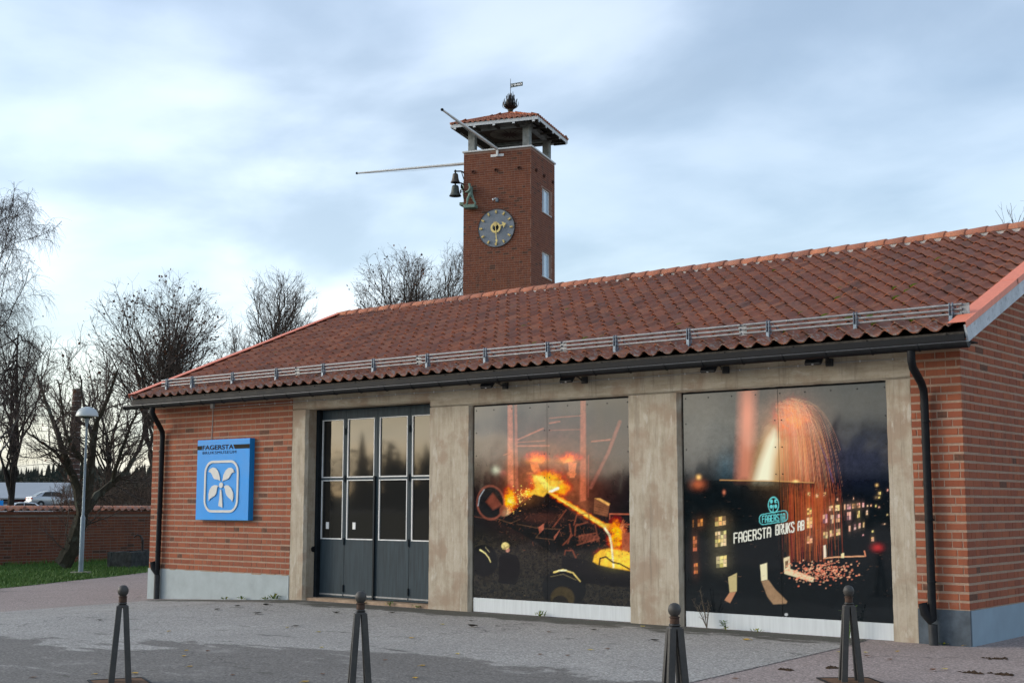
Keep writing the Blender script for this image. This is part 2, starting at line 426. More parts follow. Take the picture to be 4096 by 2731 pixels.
def asphalt(name, c, wet=False):
    m = Mat(name); pos = m.coord()
    vo = m.n('ShaderNodeTexVoronoi'); vo.inputs['Scale'].default_value = 58; m.l(pos, vo.inputs['Vector'])
    sc = m.n('ShaderNodeSeparateColor'); m.l(vo.outputs['Color'], sc.inputs[0])
    f = m.noise(24, 5, .8); g = sc.outputs[0]
    base = m.ramp(f, [(.36, tuple(x*.55 for x in c)), (.5, c), (.64, tuple(min(1, x*1.4) for x in c))])
    base = m.mix(m.rng(g, .70, .95, 0, .8), base, tuple(min(1, x*1.75) for x in c)); base = m.mix(m.rng(g, .05, .35, .6, 0), base, tuple(x*.5 for x in c))
    b = m.noise(.55, 5, .55); base = m.mix(m.rng(b, .4, .7, 0, .3), base, tuple(x*.72 for x in c))
    rough = .88
    if wet:
        # damp, darker patches lying across the court
        d1 = m.noise(.55, 7, .66, vscale=(.6, 1.2, 1), dist=.4, loc=(2.3, .45, 0))
        s = m.n('ShaderNodeSeparateXYZ'); m.l(pos, s.inputs[0])
        yb = m.math('SUBTRACT', m.math('MULTIPLY', m.math('MINIMUM', m.math('ADD', s.outputs['X'], 4.5), 0), .43), 4.75)
        near_ = m.math('MINIMUM', m.math('MULTIPLY', m.math('SUBTRACT', yb, s.outputs['Y']), .16), .20)
        d = m.rng(m.math('ADD', m.math('SUBTRACT', d1, .5), near_), -.005, .045, 0, .82)
        dry = m.rng(m.noise(1.3, 7, .7, vscale=(.45, 1.5, 1), loc=(8, 3, 0)), .58, .66, 0, .75)
        d = m.math('MULTIPLY', d, m.math('SUBTRACT', 1.0, dry))
        base = m.mix(d, base, m.mix(1.0, base, (.40, .385, .375), 'MULTIPLY'))
        d2 = m.noise(1.1, 6, .7, vscale=(.5, 1.6, 1), loc=(5, 7, 0))
        base = m.mix(m.rng(d2, .61, .68, 0, .65), base, tuple(x*.30 for x in c))
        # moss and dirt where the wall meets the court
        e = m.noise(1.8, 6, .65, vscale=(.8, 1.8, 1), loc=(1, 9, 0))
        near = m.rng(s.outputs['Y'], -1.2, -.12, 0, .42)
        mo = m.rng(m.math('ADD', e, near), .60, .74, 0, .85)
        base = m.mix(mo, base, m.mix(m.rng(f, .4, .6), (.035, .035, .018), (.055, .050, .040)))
    wv = m.n('ShaderNodeVectorMath', operation='ADD'); nz3 = m.n('ShaderNodeTexNoise'); nz3.inputs['Scale'].default_value = 1.6; nz3.inputs['Detail'].default_value = 5; m.l(pos, nz3.inputs['Vector']); m.l(pos, wv.inputs[0]); m.l(nz3.outputs['Color'], wv.inputs[1])
    ve = m.n('ShaderNodeTexVoronoi', feature='DISTANCE_TO_EDGE'); ve.inputs['Scale'].default_value = .30; m.l(wv.outputs[0], ve.inputs['Vector'])
    crack = m.math('MULTIPLY', m.rng(ve.outputs['Distance'], .0012, .0045, 1, 0), m.rng(m.noise(.4, 3, .5, loc=(6, 6, 0)), .44, .56, 0, .8))
    base = m.mix(crack, base, tuple(x*.22 for x in c))
    gritn = m.noise(.9, 6, .65, loc=(4, 8, 0)); base = m.mix(m.rng(gritn, .55, .72, 0, .35), base, tuple(min(1, x*1.5) for x in c))
    m.col(base); m.set(Roughness=rough, Specular_IOR_Level=.3)
    m.bump(m.math('ADD', f, m.math('MULTIPLY', g, .4)), .6, .006)
    return m.m
def grass_mat():
    m = Mat('grass_green'); f = m.noise(14, 5, .7); g = m.noise(1.2, 4, .6)
    c = m.ramp(f, [(.3, (.030, .085, .012)), (.6, (.055, .15, .018)), (.8, (.09, .19, .03))])
    m.col(m.mix(m.rng(g, .42, .62, 0, .75), c, (.085, .115, .03))); m.set(Roughness=.9, Specular_IOR_Level=.2); m.bump(f, .8, .03); return m.m
GRASS = grass_mat()
def field_mat():
    m = Mat('rough_ground'); f = m.noise(1.2, 6, .7); g = m.noise(.03, 5, .6)
    c = m.ramp(f, [(.3, (.05, .055, .025)), (.7, (.10, .095, .05))])
    m.col(m.mix(m.rng(g, .4, .6, 0, .6), c, (.075, .07, .055))); m.set(Roughness=.95, Specular_IOR_Level=.1); return m.m
sheet('ground', [(-2900, -2500), (2900, -2500), (2900, 2900), (-2900, 2900)], field_mat(), -.012)
sheet('road', [(-33.2, -70), (55, -70), (55, 60), (-33.2, 60)], asphalt('pinkish_asphalt', (.275, .222, .200)), -.006)
sheet('forecourt', [(-15.6, -.28), (-15.1, -2.4), (-14.8, -4.06), (-13.4, -9.0), (-11.5, -16), (-10, -24), (.4, -24), (-.55, -9), (-.85, -4.91), (-.95, -3.6), (-1.14, -1.12), (-1.3, -.03), (-8.8, -.03), (-12.6, -.03), (-13.4, -.20)], asphalt('grey_aggregate_asphalt', (.300, .283, .258), True), 0.0)
GRASS_EDGE = [(-17.5, -9), (-19.3, -5), (-20.6, -2.4), (-21.9, -.05), (-22.5, 1.15), (-23.2, 2.3), (-24.2, 4.3), (-25.5, 6.4), (-27.2, 9.5), (-29.5, 14), (-31.5, 20)]
sheet('lawn', [(-32.4, -9)] + GRASS_EDGE + [(-32.4, 20)], GRASS, 0.0)
sheet('street', [(-140, -80), (-60.5, -80), (-60.5, 140), (-140, 140)], asphalt('street_asphalt', (.11, .11, .115)), .0)

# ------------------------------------------------------------------ brick laying
JH = .030
def courses(L, n, c, seed, starts=(0.0, .13, .26, .39, .52)):
    rr = random.Random(seed); pat = (.25, .25, .12); out = []
    last = -1
    for i in range(n):
        s = rr.choice([q for q in starts if q != last]); last = s
        x = -s; k = rr.randrange(3)
        while x < L:
            wd = pat[k % 3]; k += 1
            if rr.random() < .12: wd = .12 if wd > .2 else .25
            a, b = max(x, 0), min(x+wd, L)
            if b-a > .04: out.append((i, a, b))
            x += wd+.012
    return out
def brick_vf(l, h, proud, back=.03, e=.004, j=.0, rr=None):
    q = lambda: (rr.uniform(-j, j) if rr else 0)
    vs = []
    for y, ins in ((back, 0), (-proud+e, 0), (-proud, e)):
        for x, z in ((0+ins, 0+ins), (l-ins, 0+ins), (l-ins, h-ins), (0+ins, h-ins)):
            vs.append((x+q(), y+q()*.4, z+q()))
    fs = [(8, 9, 10, 11)]
    for a in (0, 4):
        for i in range(4): fs.append((a+i, a+(i+1) % 4, a+4+(i+1) % 4, a+4+i))
    return vs, fs
_bm = {}
def brick_mesh(l, h, mat, var):
    l = max(.04, round(l/.005)*.005); key = (l, h, mat.name, var)
    if key not in _bm:
        mb = MB(); mb.add(*brick_vf(l, h, .005, j=.0018, rr=random.Random(hash(key) & 0xffff))); _bm[key] = mb.mesh('brick', mat)
    return _bm[key]
def lay(bricks, origin, rz, z0, c, parent, m1, mj, n_single, joined_name, skip=None, single_pool=None):
    """bricks: (course, a, b); local x along the wall, -y outwards."""
    mw = Matrix.Translation(origin) @ Matrix.Rotation(rz, 4, 'Z')
    pw = parent.matrix_basis if parent else Matrix.Identity(4)
    ranked = []
    for i, a, b in bricks:
        ctr = mw @ Vector(((a+b)/2, 0, z0+(i+.5)*c))
        if skip and skip(a, b, z0+i*c, z0+(i+1)*c): continue
        k = in_frame(ctr)
        nrm = (mw.to_3x3() @ Vector((0, -1, 0)))
        d = CAM-ctr
        ar = (b-a)*max(0, nrm.dot(d.normalized()))/d.length_squared if k else 0
        ranked.append((ar, i, a, b))
    ranked.sort(key=lambda q: -q[0])
    return mw, ranked
def place_bricks(sets, total, joined_name):
    """sets: list of (mw, ranked, z0, c, parent, m1, mj); the largest `total` become objects, the rest one part per parent."""
    allb = [(r[0], si, r) for si, s in enumerate(sets) for r in s[1]]
    allb.sort(key=lambda q: -q[0])
    rest = {}
    for idx, (ar, si, (_, i, a, b)) in enumerate(allb):
        mw, _, z0, c, parent, m1, mj = sets[si]
        if idx < total and ar > 0:
            o = link_mesh('brick', brick_mesh(b-a, c-JH, m1, random.randrange(3)), parent)
            o.matrix_basis = mw @ Matrix.Translation((a, random.uniform(-.0015, .0015), z0+i*c+JH/2))
        else:
            key = (id(parent), mj.name)
            if key not in rest: rest[key] = (MB(), parent, mj)
            vs, fs = brick_vf(b-a, c-JH, .005, j=.0018, rr=random)
            t = mw @ Matrix.Translation((a, random.uniform(-.0015, .0015), z0+i*c+JH/2))
            rest[key][0].add([tuple(t @ Vector(v)) for v in vs], fs)
    for mb, parent, mj in rest.values():
        tag(mb.build(joined_name, mj, parent, recalc=False), kind='stuff')

# ------------------------------------------------------------------ museum building
C = .105
XL = -16.44; DEP = 10.28; PT = .415; ZE = 3.62
SL = .406; YE = -.43; ZT0 = 3.765                       # roof: mean tile plane z = ZT0 + (y-YE)*SL
rz_at = lambda y: ZT0 + (y-YE)*SL
RY = 5.14; RX0, RX1 = -16.62, .26
house = thing('museum_building', 'long low red brick museum building with tiled roof and concrete door bays', 'building')
wf = part_root('front_wall', house); wg = part_root('gable_wall', house); wl = part_root('far_gable_wall', house); wb = part_root('rear_wall', house)
mb = MB(); mb.box(XL, -12.262, 0, .3, PT, ZE); mb.build('mortar_bed', MORT, wf)
mb = MB(); mb.box(-.645, 0, 0, .3, PT, ZE); mb.build('mortar_bed', MORT, wf)
def gable(mbx, x0, x1):
    zr = rz_at(RY)-.12; z1 = ZE+.12
    poly = [(.3, PT), (DEP-.3, PT), (DEP-.3, z1), (RY, zr-.05), (.3, z1)]
    mbx.prism(poly, x0, x1, lambda u, v, q: (q, u, v))
mb = MB(); gable(mb, -.3, 0); mb.build('mortar_bed', MORT, wg)
mb = MB(); gable(mb, XL, XL+.3); mb.build('mortar_bed', MORT, wl)
mb = MB(); mb.box(XL, 0, DEP-.3, DEP, PT, ZE); mb.build('mortar_bed', MORT, wb)
nC = int((ZE-PT)/C)
zg = lambda y: (rz_at(y) if y < RY else rz_at(2*RY-y)) - .10
def gskip(flip):
    def f(a, b, z0, z1):
        y = (a+b)/2
        if flip: y = DEP-y
        return z1 > zg(min(y, 2*RY-y) - .08)
    return f
nG = int((rz_at(RY)-PT)/C)
sets = []
o1 = lay(courses(XL*-1-12.262, nC, C, 1), Vector((XL, 0, 0)), 0, PT, C, None, BR1, BRJ, 0, ''); sets.append((*o1, PT, C, wf, BR1, BRJ))
o1 = lay(courses(.645, nC, C, 2, (.0, .06, .13, .19)), Vector((-.645, 0, 0)), 0, PT, C, None, BR1, BRJ, 0, ''); sets.append((*o1, PT, C, wf, BR1, BRJ))
o1 = lay(courses(DEP, nG, C, 3), Vector((0, 0, 0)), R(90), PT, C, None, BR1, BRJ, 0, '', skip=gskip(False)); sets.append((*o1, PT, C, wg, BR1, BRJ))
o1 = lay(courses(DEP, nG, C, 4), Vector((XL, DEP, 0)), R(-90), PT, C, None, BR1, BRJ, 0, '', skip=gskip(True)); sets.append((*o1, PT, C, wl, BR1, BRJ))
o1 = lay(courses(-XL, nC, C, 5), Vector((0, DEP, 0)), R(180), PT, C, None, BR1, BRJ, 0, ''); sets.append((*o1, PT, C, wb, BR1, BRJ))
place_bricks(sets, 300, 'brickwork')
# plinths
mb = MB(); mb.box(XL-.012, -12.262, -.012, .4, -.6, PT); mb.build('plinth', PLINTH_L, house)
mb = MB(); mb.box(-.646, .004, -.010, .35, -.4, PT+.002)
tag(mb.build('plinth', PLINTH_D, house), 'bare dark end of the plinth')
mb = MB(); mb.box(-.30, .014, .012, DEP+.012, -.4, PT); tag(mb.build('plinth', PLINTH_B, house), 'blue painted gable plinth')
mb = MB(); mb.box(XL-.013, XL+.3, .41, DEP+.010, -.6, PT-.001); mb.build('plinth', PLINTH_L, house)
# ragged mortar lip on the plinth
mb = MB()
for x0, x1, y in ((XL, -12.27, -.012),):
    x = x0+.05
    while x < x1:
        l = random.uniform(.1, .5); h = random.uniform(.004, .016)
        mb.box(x, min(x+l, x1), y-.003, .02, PT-h, PT+.012); x += l+random.uniform(.02, .3)
mb.build('mortar_lip', MORT, house)

# concrete frame
def pillar(name, x0, x1, z1, cl, cr, depth=.42):
    poly = [(x0+cl, 0), (x1-cr, 0), (x1, cr), (x1, depth), (x0, depth), (x0, cl)]
    if cl == 0: poly = [(x0, 0), (x1-cr, 0), (x1, cr), (x1, depth), (x0, depth)]
    if cr == 0: poly = [(x0+cl, 0), (x1, 0), (x1, depth), (x0, depth), (x0, cl)] if cl else [(x0, 0), (x1, 0), (x1, depth), (x0, depth)]
    # slightly uneven cast faces, many rows
    mb = MB(); rows = 28; zs = [-.35+(z1+.35)*i/rows for i in range(rows+1)]; n = len(poly); rr = random.Random(x0)
    vs = []
    for z in zs:
        for (u, v) in poly: vs.append((u+rr.uniform(-.0035, .0035), v+rr.uniform(-.0025, .0025), z))
    fs = [(i*n+k, i*n+(k+1) % n, (i+1)*n+(k+1) % n, (i+1)*n+k) for i in range(rows) for k in range(n)]
    mb.add(vs, fs); return mb.build(name, CONC_V, house)
LY = -.006
pillar('concrete_pillar', -12.258, -11.872, 3.355, .0, .046, .32)
pillar('concrete_pillar', -8.869, -7.978, 3.25, .0, .05)
pillar('concrete_pillar', -4.919, -4.052, 3.25, .0, .048)
pillar('concrete_pillar', -.968, -.649, 3.25, .0, .0)
def lintel(x0, x1, zb, ch):
    mb = MB(); n = 40
    prof = [(0, ZE), (0, zb+ch), (ch, zb), (.5, zb), (.5, ZE)] if ch else [(0, ZE), (0, zb), (.5, zb), (.5, ZE)]
    rr = random.Random(x0); vs = []; k = len(prof)
    for i in range(n+1):
        x = x0+(x1-x0)*i/n
        for (y, z) in prof: vs.append((x, y+rr.uniform(-.002, .002), z+(rr.uniform(-.003, .003) if z < ZE else 0)))
    fs = [(i*k+j, i*k+(j+1) % k, (i+1)*k+(j+1) % k, (i+1)*k+j) for i in range(n) for j in range(k)]
    fs += [tuple(range(k)), tuple(n*k+j for j in range(k))]
    mb.add(vs, fs); mb.build('concrete_lintel', CONC_H, house)
lintel(-12.258, -8.869, 3.3555, .03); lintel(-8.868, -4.053, 3.2505, .03); lintel(-4.0525, -.649, 3.2505, .03)
# threshold of the door bay
mb = MB(); mb.box(-11.87, -8.87, .06, .42, -.3, .045); tag(mb.build('threshold', simple('threshold_concrete', (.36, .26, .18), .9, 0, .2, .25, 6, .3), house))

# folding doors
DY = .30
mb = MB(); mb.box(-11.87, -11.80, .225, .40, .046, 3.354); mb.build('door_post', DOORD, house)
mb = MB(); mb.box(-11.799, -8.87, .36, .41, .047, 3.352); mb.build('door_backing', DOORD, house)
edges = [-11.795, -11.178, -10.385, -9.607, -8.83]
for k in range(4):
    a, b = edges[k]+.004, edges[k+1]-.004
    if k == 0: px0, px1 = -11.775, -11.243
    else: px0, px1 = [(0, 0), (-11.117, -10.469), (-10.322, -9.674), (-9.543, -8.89)][k]
    mb = MB()
    zb, zt = .055, 3.345; h = .022
    rects = [(a, b, zb, 1.062), (a, b, 2.098, 2.140), (a, b, 3.170, zt), (a, px0-.012, 1.062, 2.098), (px1+.012, b, 1.062, 2.098), (a, px0-.012, 2.140, 3.170), (px1+.012, b, 2.140, 3.170)]
    for (x0, x1, z0, z1) in rects: mb.box(x0, x1, DY, DY+.05, z0, z1)
    leaf = mb.build('door_leaf', DOORP, house)
    for (z0, z1) in ((1.074, 2.086), (2.152, 3.158)):
        mb = MB(); mb.box(px0-.004, px1+.004, DY+.016, DY+.024, z0-.004, z1+.004); mb.build('window_pane', GLASS, leaf)
        mb = MB(); e = .014
        mb.box(px0-.012, px1+.012, DY-.006, DY+.016, z0-.012, z0-.012+e+.004); mb.box(px0-.012, px1+.012, DY-.006, DY+.016, z1+.012-e, z1+.012)
        mb.box(px0-.012, px0+e-.006, DY-.005, DY+.016, z0+.006, z1-.002); mb.box(px1+.006-e+.004, px1+.012, DY-.005, DY+.016, z0+.006, z1-.002)
        mb.build('glazing_bead', WHITE, leaf)
    mb = MB(); mb.box(a+.01, b-.01, DY-.012, DY-.001, .092, .118); mb.build('kick_strip', GALV, leaf)
    if k in (1, 3):
        for z in (2.95, 2.12, 1.03, .22):
            mb = MB(); mb.tube([(a-.004, DY-.012, z-.06), (a-.004, DY-.012, z+.06)], .014, 8); mb.build('hinge', DOORD, leaf)
    if k == 1:
        mb = MB(); mb.box(b-.055, b-.02, DY-.035, DY-.001, .06, 2.16); mb.build('cover_strip', DOORD, leaf)
    if k in (0, 1):
        x = -11.66 if k == 0 else -10.98
        mb = MB(); mb.box(x, x+.07, DY-.0075+.012, DY+.0155, 1.24, 1.36); mb.build('paper_notice', WHITE, leaf)
mb = MB(); mb.tube([(-11.878, .20, .88), (-11.85, .20, .88)], .05, 16); mb.build('door_stop', BLACK, house)

# roof
roof = part_root('roof', house)
TW = .2552; GA = .3365; SLA = math.atan(SL)
slope_len = (RY-YE)/math.cos(SLA)
def tile_vf(jit):
    Wd = TW*1.16; Ln = GA*1.22; nx = 9; th = .016
    prof = []
    for i in range(nx+1):
        t = i/nx*1.16
        z = .036*math.cos(2*math.pi*t) + .008*math.cos(4*math.pi*t)
        prof.append((t*TW - TW*.08, z))
    vs = []
    for y, lift in ((0, .034), (Ln, -.006)):
        for x, z in prof: vs.append((x+jit.uniform(-.0012, .0012), y, z+lift+jit.uniform(-.001, .001)))
    for x, z in prof: vs.append((x, .003, z+.034-th))
    for x, z in prof: vs.append((x, .06, z+.028-th))
    m = nx+1; fs = []
    for i in range(nx):
        fs.append((i, i+1, m+i+1, m+i)); fs.append((2*m+i, 2*m+i+1, i+1, i)); fs.append((3*m+i, 3*m+i+1, 2*m+i+1, 2*m+i))
    fs.append((0, m, 3*m, 2*m)); fs.append((nx, 2*m+nx, 3*m+nx, m+nx))
    return vs, fs
tvar = [tile_vf(random.Random(k)) for k in range(4)]
tmesh = []
for vs, fs in tvar:
    q = MB(); q.add(vs, fs); me = q.mesh('roof_tile', TILE1, True); smooth_by_angle(me, 50); tmesh.append(me)
ncol = int((RX1-RX0-.16)/TW); nrow = 18
def tile_xf(i, j, back=False):
    sd_ = j*GA - .02
    y = YE+sd_*math.cos(SLA); z = ZT0+sd_*math.sin(SLA)
    x = RX0+.06+i*TW
    jr = Matrix.Translation((random.uniform(-.003, .003), random.gauss(0, .005), random.uniform(-.002, .004))) @ Matrix.Rotation(random.gauss(0, .010), 4, 'Z') @ Matrix.Rotation(random.gauss(0, .006), 4, 'Y')
    if back: return Matrix.Translation((x+TW, 2*RY-y, z)) @ Matrix.Rotation(R(180), 4, 'Z') @ Matrix.Rotation(SLA, 4, 'X') @ jr
    return Matrix.Translation((x, y, z)) @ Matrix.Rotation(SLA, 4, 'X') @ jr
front = []
for i in range(ncol):
    for j in range(nrow):
        t = tile_xf(i, j); k = in_frame(t.translation)
        front.append(((t.translation-CAM).length if k else 1e6, t))
front.sort(key=lambda q: q[0])
jb = MB()
for idx, (d, t) in enumerate(front):
    if idx < 300:
        o = link_mesh('roof_tile', random.choice(tmesh), roof); o.matrix_basis = t
    else:
        vs, fs = random.choice(tvar); jb.add([tuple(t @ Vector(v)) for v in vs], fs)
for i in range(ncol):
    for j in range(nrow):
        t = tile_xf(i, j, True); vs, fs = tvar[0]; jb.add([tuple(t @ Vector(v)) for v in vs], fs)
me = jb.mesh('tiling', TILEJ, True); smooth_by_angle(me, 50); tag(link_mesh('tiling', me, roof), kind='stuff')
# roof deck under the tiles
mb = MB()
mb.prism([(YE+.03, ZT0-.05), (RY, rz_at(RY)-.06), (2*RY-YE-.03, ZT0-.05), (2*RY-YE-.03, ZT0-.09), (RY, rz_at(RY)-.20), (YE+.03, ZT0-.09)], RX0+.03, RX1-.03, lambda u, v, q: (q, u, v))
mb.build('roof_deck', DARKWOOD, roof)
# ridge bedding and ridge tiles
mb = MB(); mb.box(RX0+.1, RX1-.05, RY-.150, RY+.150, 5.88, 6.022); mb.build('ridge_mortar', MORTAR_WHITE, roof)
RT_P = .3445; nr = int((RX1-RX0)/RT_P)
def ridge_mesh(seed):
    q = MB(); n = 12; vs = []; rr = random.Random(seed)
    for x, r in ((0, .112), (.03, .112), (RT_P*.5, .118), (RT_P+.045, .128), (RT_P+.05, .125), (RT_P+.05, .108)):
        for k in range(n+1):
            t = math.pi*(k/n); vs.append((x, -math.cos(t)*r*1.36, math.sin(t)*r*1.02-.0+rr.uniform(-.001, .001)))
    m = n+1
    fs = [(a*m+k, a*m+k+1, (a+1)*m+k+1, (a+1)*m+k) for a in range(5) for k in range(n)]
    q.add(vs, fs); me = q.mesh('ridge_tile', RIDGE, True); smooth_by_angle(me, 50); return me
rm = [ridge_mesh(k) for k in range(3)]
for i in range(nr):
    o = link_mesh('ridge_tile', random.choice(rm), roof)
    o.location = (RX0+.02+i*RT_P, RY+random.uniform(-.004, .004), 6.012+random.uniform(-.004, .006)); o.rotation_euler = (random.uniform(-.02, .02), random.uniform(-.008, .008), random.uniform(-.01, .01))
# barge boards and flashings
def slope_strip(mb_, x0, x1, o0, o1, y0, y1, side=0):                # strip parallel to the front roof slope, offsets normal to it
    for (a, b) in ((y0, y1),):
        f = lambda y, o: (y - o*math.sin(SLA), rz_at(y) + o*math.cos(SLA))
        vs = []
        for x in (x0, x1):
            for y, o in ((a, o0), (b, o0), (b, o1), (a, o1)):
                q = f(y, o); vs.append((x, q[0], q[1]))
        if side <= 0: mb_.add(vs, [(0, 1, 2, 3), (7, 6, 5, 4), (0, 4, 5, 1), (1, 5, 6, 2), (2, 6, 7, 3), (3, 7, 4, 0)])
        if side >= 0: mb_.add([(x, 2*RY-y, z) for x, y, z in vs], [(3, 2, 1, 0), (4, 5, 6, 7), (1, 5, 4, 0), (2, 6, 5, 1), (3, 7, 6, 2), (0, 4, 7, 3)])
for (xa, xb, s) in ((RX1-.21, RX1+.012, 1), (RX0-.012, RX0+.19, -1)):
    seg = 3
    for sd_ in (-1, 1):
        for k in range(seg):
            mb = MB(); y0 = YE-.03+(RY-YE+.03)*k/seg; y1 = YE-.03+(RY-YE+.03)*(k+1)/seg + (.03 if k < seg-1 else 0)
            f = lambda y, o: (y - o*math.sin(SLA), rz_at(y) + o*math.cos(SLA)); h = .092+k*.0022; t_ = .003
            xi, xo = (xa, xb) if s > 0 else (xb, xa); q = -1 if s > 0 else 1
            prof = [(xi, h-.012), (xi, h), (xo, h), (xo, .018), (xo+q*t_, .018), (xo+q*t_, h-t_), (xi-q*t_, h-t_), (xi-q*t_, h-.012)]; vs = []
            for y in (y0, y1):
                for (x, o) in prof: yy, zz_ = f(y, o); vs.append((x, yy if sd_ < 0 else 2*RY-yy, zz_))
            n = len(prof); mb.add(vs, [(i, (i+1) % n, n+(i+1) % n, n+i) for i in range(n)]+[tuple(range(n)), tuple(range(2*n-1, n-1, -1))]); mb.build('verge_flashing', ORANGE, roof)
        mb = MB(); xo = RX1-.03 if s > 0 else RX0+.005
        slope_strip(mb, xo, xo+.026, -.165, .045, YE-.005, RY, sd_); mb.build('barge_board', BARGE, roof)
        mb = MB(); slope_strip(mb, (xo-.20) if s > 0 else xo+.03, (xo-.004) if s > 0 else xo+.22, -.13, -.11, YE+.03, RY, sd_); mb.build('verge_soffit', DARKWOOD, roof)
# eaves
mb = MB(); mb.box(RX0+.03, RX1-.035, YE+.005, YE+.05, 3.704, 3.732); mb.build('eaves_board', GREYWOOD, roof)
i = 0; x = RX0+.25
while x < RX1-.1:
    mb = MB(); mb.box(x, x+.06, YE-.012, YE+.0045, 3.7005, 3.722); mb.build('eaves_block', GREYWOOD, roof); x += 1.02
mb = MB(); mb.box(RX0+.03, RX1-.032, YE-.022, YE+.004, 3.625, 3.70); mb.build('fascia', BLACK2, roof)
mb = MB(); mb.box(RX0+.03, RX1-.032, YE+.006, -.001, ZE+.003, ZE+.02); mb.build('soffit', DARKWOOD, roof)
gy, gzz, gr = YE-.095, 3.588, .066
mb = MB(); n = 12; xs = [RX0-.06+(RX1+.05-RX0+.06)*k/30 for k in range(31)]
vs = []
prof = [(gy-gr*math.cos(math.pi*k/n), gzz-gr*math.sin(math.pi*k/n)) for k in range(n+1)] + [(gy+(gr-.004)*math.cos(math.pi*k/n), gzz-(gr-.004)*math.sin(math.pi*k/n)) for k in range(n+1)]
m_ = len(prof)
for x in xs:
    for (y, z) in prof: vs.append((x, y, z))
fs = [(a*m_+k, a*m_+(k+1) % m_, (a+1)*m_+(k+1) % m_, (a+1)*m_+k) for a in range(len(xs)-1) for k in range(m_)]
e0 = tuple(range(n+1)); fs.append(e0); fs.append(tuple((len(xs)-1)*m_+k for k in range(n+1)))
mb.add(vs, fs); gutter = mb.build('gutter', BLACK, house, True)
mb = MB(); mb.tube([(xs[0], gy-gr, gzz+.002), (xs[-1], gy-gr, gzz+.002)], .010, 8); mb.build('rim', simple('worn_black_rim', (.045, .047, .05), .35, 0, .5, .3, 20), gutter)
for k in range(28):
    x = RX0+.02+k*.604
    mb = MB(); mb.tube([(x, gy+gr+.003, gzz+.03)] + [(x, gy+(gr+.003)*math.cos(math.pi*q/10), gzz-(gr+.003)*math.sin(math.pi*q/10)) for q in range(11)] + [(x, gy-gr-.004, gzz+.018)], .007, 6)
    mb.build('gutter_bracket', BLACK, gutter)
def downpipe(pts, r, zfun, base, side, label):
    mb = MB(); mb.tube(pts, r, 14); o = tag(mb.build('downpipe', BLACK, house, True), label)
    mb = MB(); x, y, _ = pts[-1]; mb.tube([(x, y, zfun), (x, y, base)], r*1.12, 14); mb.build('lower_pipe', simple('dark_pipe_base', (.028, .030, .032), .6, 0, .4, .3, 9), o, True)
    # open leaf trap leaning out of the pipe
    mb = MB(); a = Vector((x, y, zfun+.02)); b = Vector((x+side*.075, y-.03, zfun+.13)); c = Vector((x+side*.10, y-.045, zfun+.25))
    mb.tube([a, b, c], [r*1.05, r*1.25, r*1.1], 12, cap=False); mb.tube([c, b], [r*1.0, r*1.1], 12, cap=False); mb.build('leaf_trap', BLACK, o, True)
    for z in (2.7, 1.5, .75):
        mb = MB(); mb.tube([(x, y, z-.012), (x, y, z+.012)], r*1.1, 14); mb.box(x-.008, x+.008, y, .0, z-.008, z+.008); mb.build('pipe_clip', BLACK, o)
downpipe([(-15.76, gy, 3.535), (-15.76, gy, 3.44), (-15.79, -.46, 3.36), (-15.99, -.16, 3.16), (-16.03, -.085, 3.08), (-16.035, -.075, 2.96), (-16.05, -.08, .30)], .05, .30, -.20, -1, None)
downpipe([(-.40, gy, 3.53), (-.40, gy, 3.40), (-.405, -.48, 3.33), (-.43, -.18, 3.17), (-.436, -.10, 3.08), (-.436, -.085, 2.95), (-.43, -.09, .62), (-.425, -.10, .30)], .05, .24, -.02, -1, 'dented downpipe beside the mural bay')
# snow guard
sg = part_root('snow_guard', house)
xb = [-15.82, -15.02] + [-13.79+1.2515*k for k in range(12)]
nv = Vector((0, -math.sin(SLA), math.cos(SLA)))
sgp = lambda x, s_, h: Vector((x, YE+.30, rz_at(YE+.30))) + Vector((0, math.cos(SLA), math.sin(SLA)))*s_ + nv*h
rails = [(.02, .10), (.035, .155), (.05, .21)]
cuts = [-16.02, -14.98, -12.0, -9.0, -6.0, -2.93, .135]
for (s_, h) in rails:
    for a, b in zip(cuts, cuts[1:]):
        mb = MB(); mb.tube([sgp(a+.02, s_, h), sgp(b-.025, s_, h)], .016, 10); mb.build('rail', GALV, sg, True)
for x in cuts[1:]:
    mb = MB(); p = [sgp(x, -.01, .085), sgp(x, .065, .225)]
    mb.add([sgp(x-.06, .0, .08)+Vector((0, .02, 0)), sgp(x+.06, .0, .08)+Vector((0, .02, 0)), sgp(x+.06, .045, .225)+Vector((0, .02, 0)), sgp(x-.06, .045, .225)+Vector((0, .02, 0)), sgp(x-.06, .0, .08)+Vector((0, .026, 0)), sgp(x+.06, .0, .08)+Vector((0, .026, 0)), sgp(x+.06, .045, .225)+Vector((0, .026, 0)), sgp(x-.06, .045, .225)+Vector((0, .026, 0))], [(0, 1, 2, 3), (7, 6, 5, 4), (0, 4, 5, 1), (1, 5, 6, 2), (2, 6, 7, 3), (3, 7, 4, 0)])
    mb.build('coupling', simple('galvanised_coupling', (.30, .31, .32), .45, .4, .5, .3, 25) if x == cuts[1] else bpy.data.materials['galvanised_coupling'], sg)
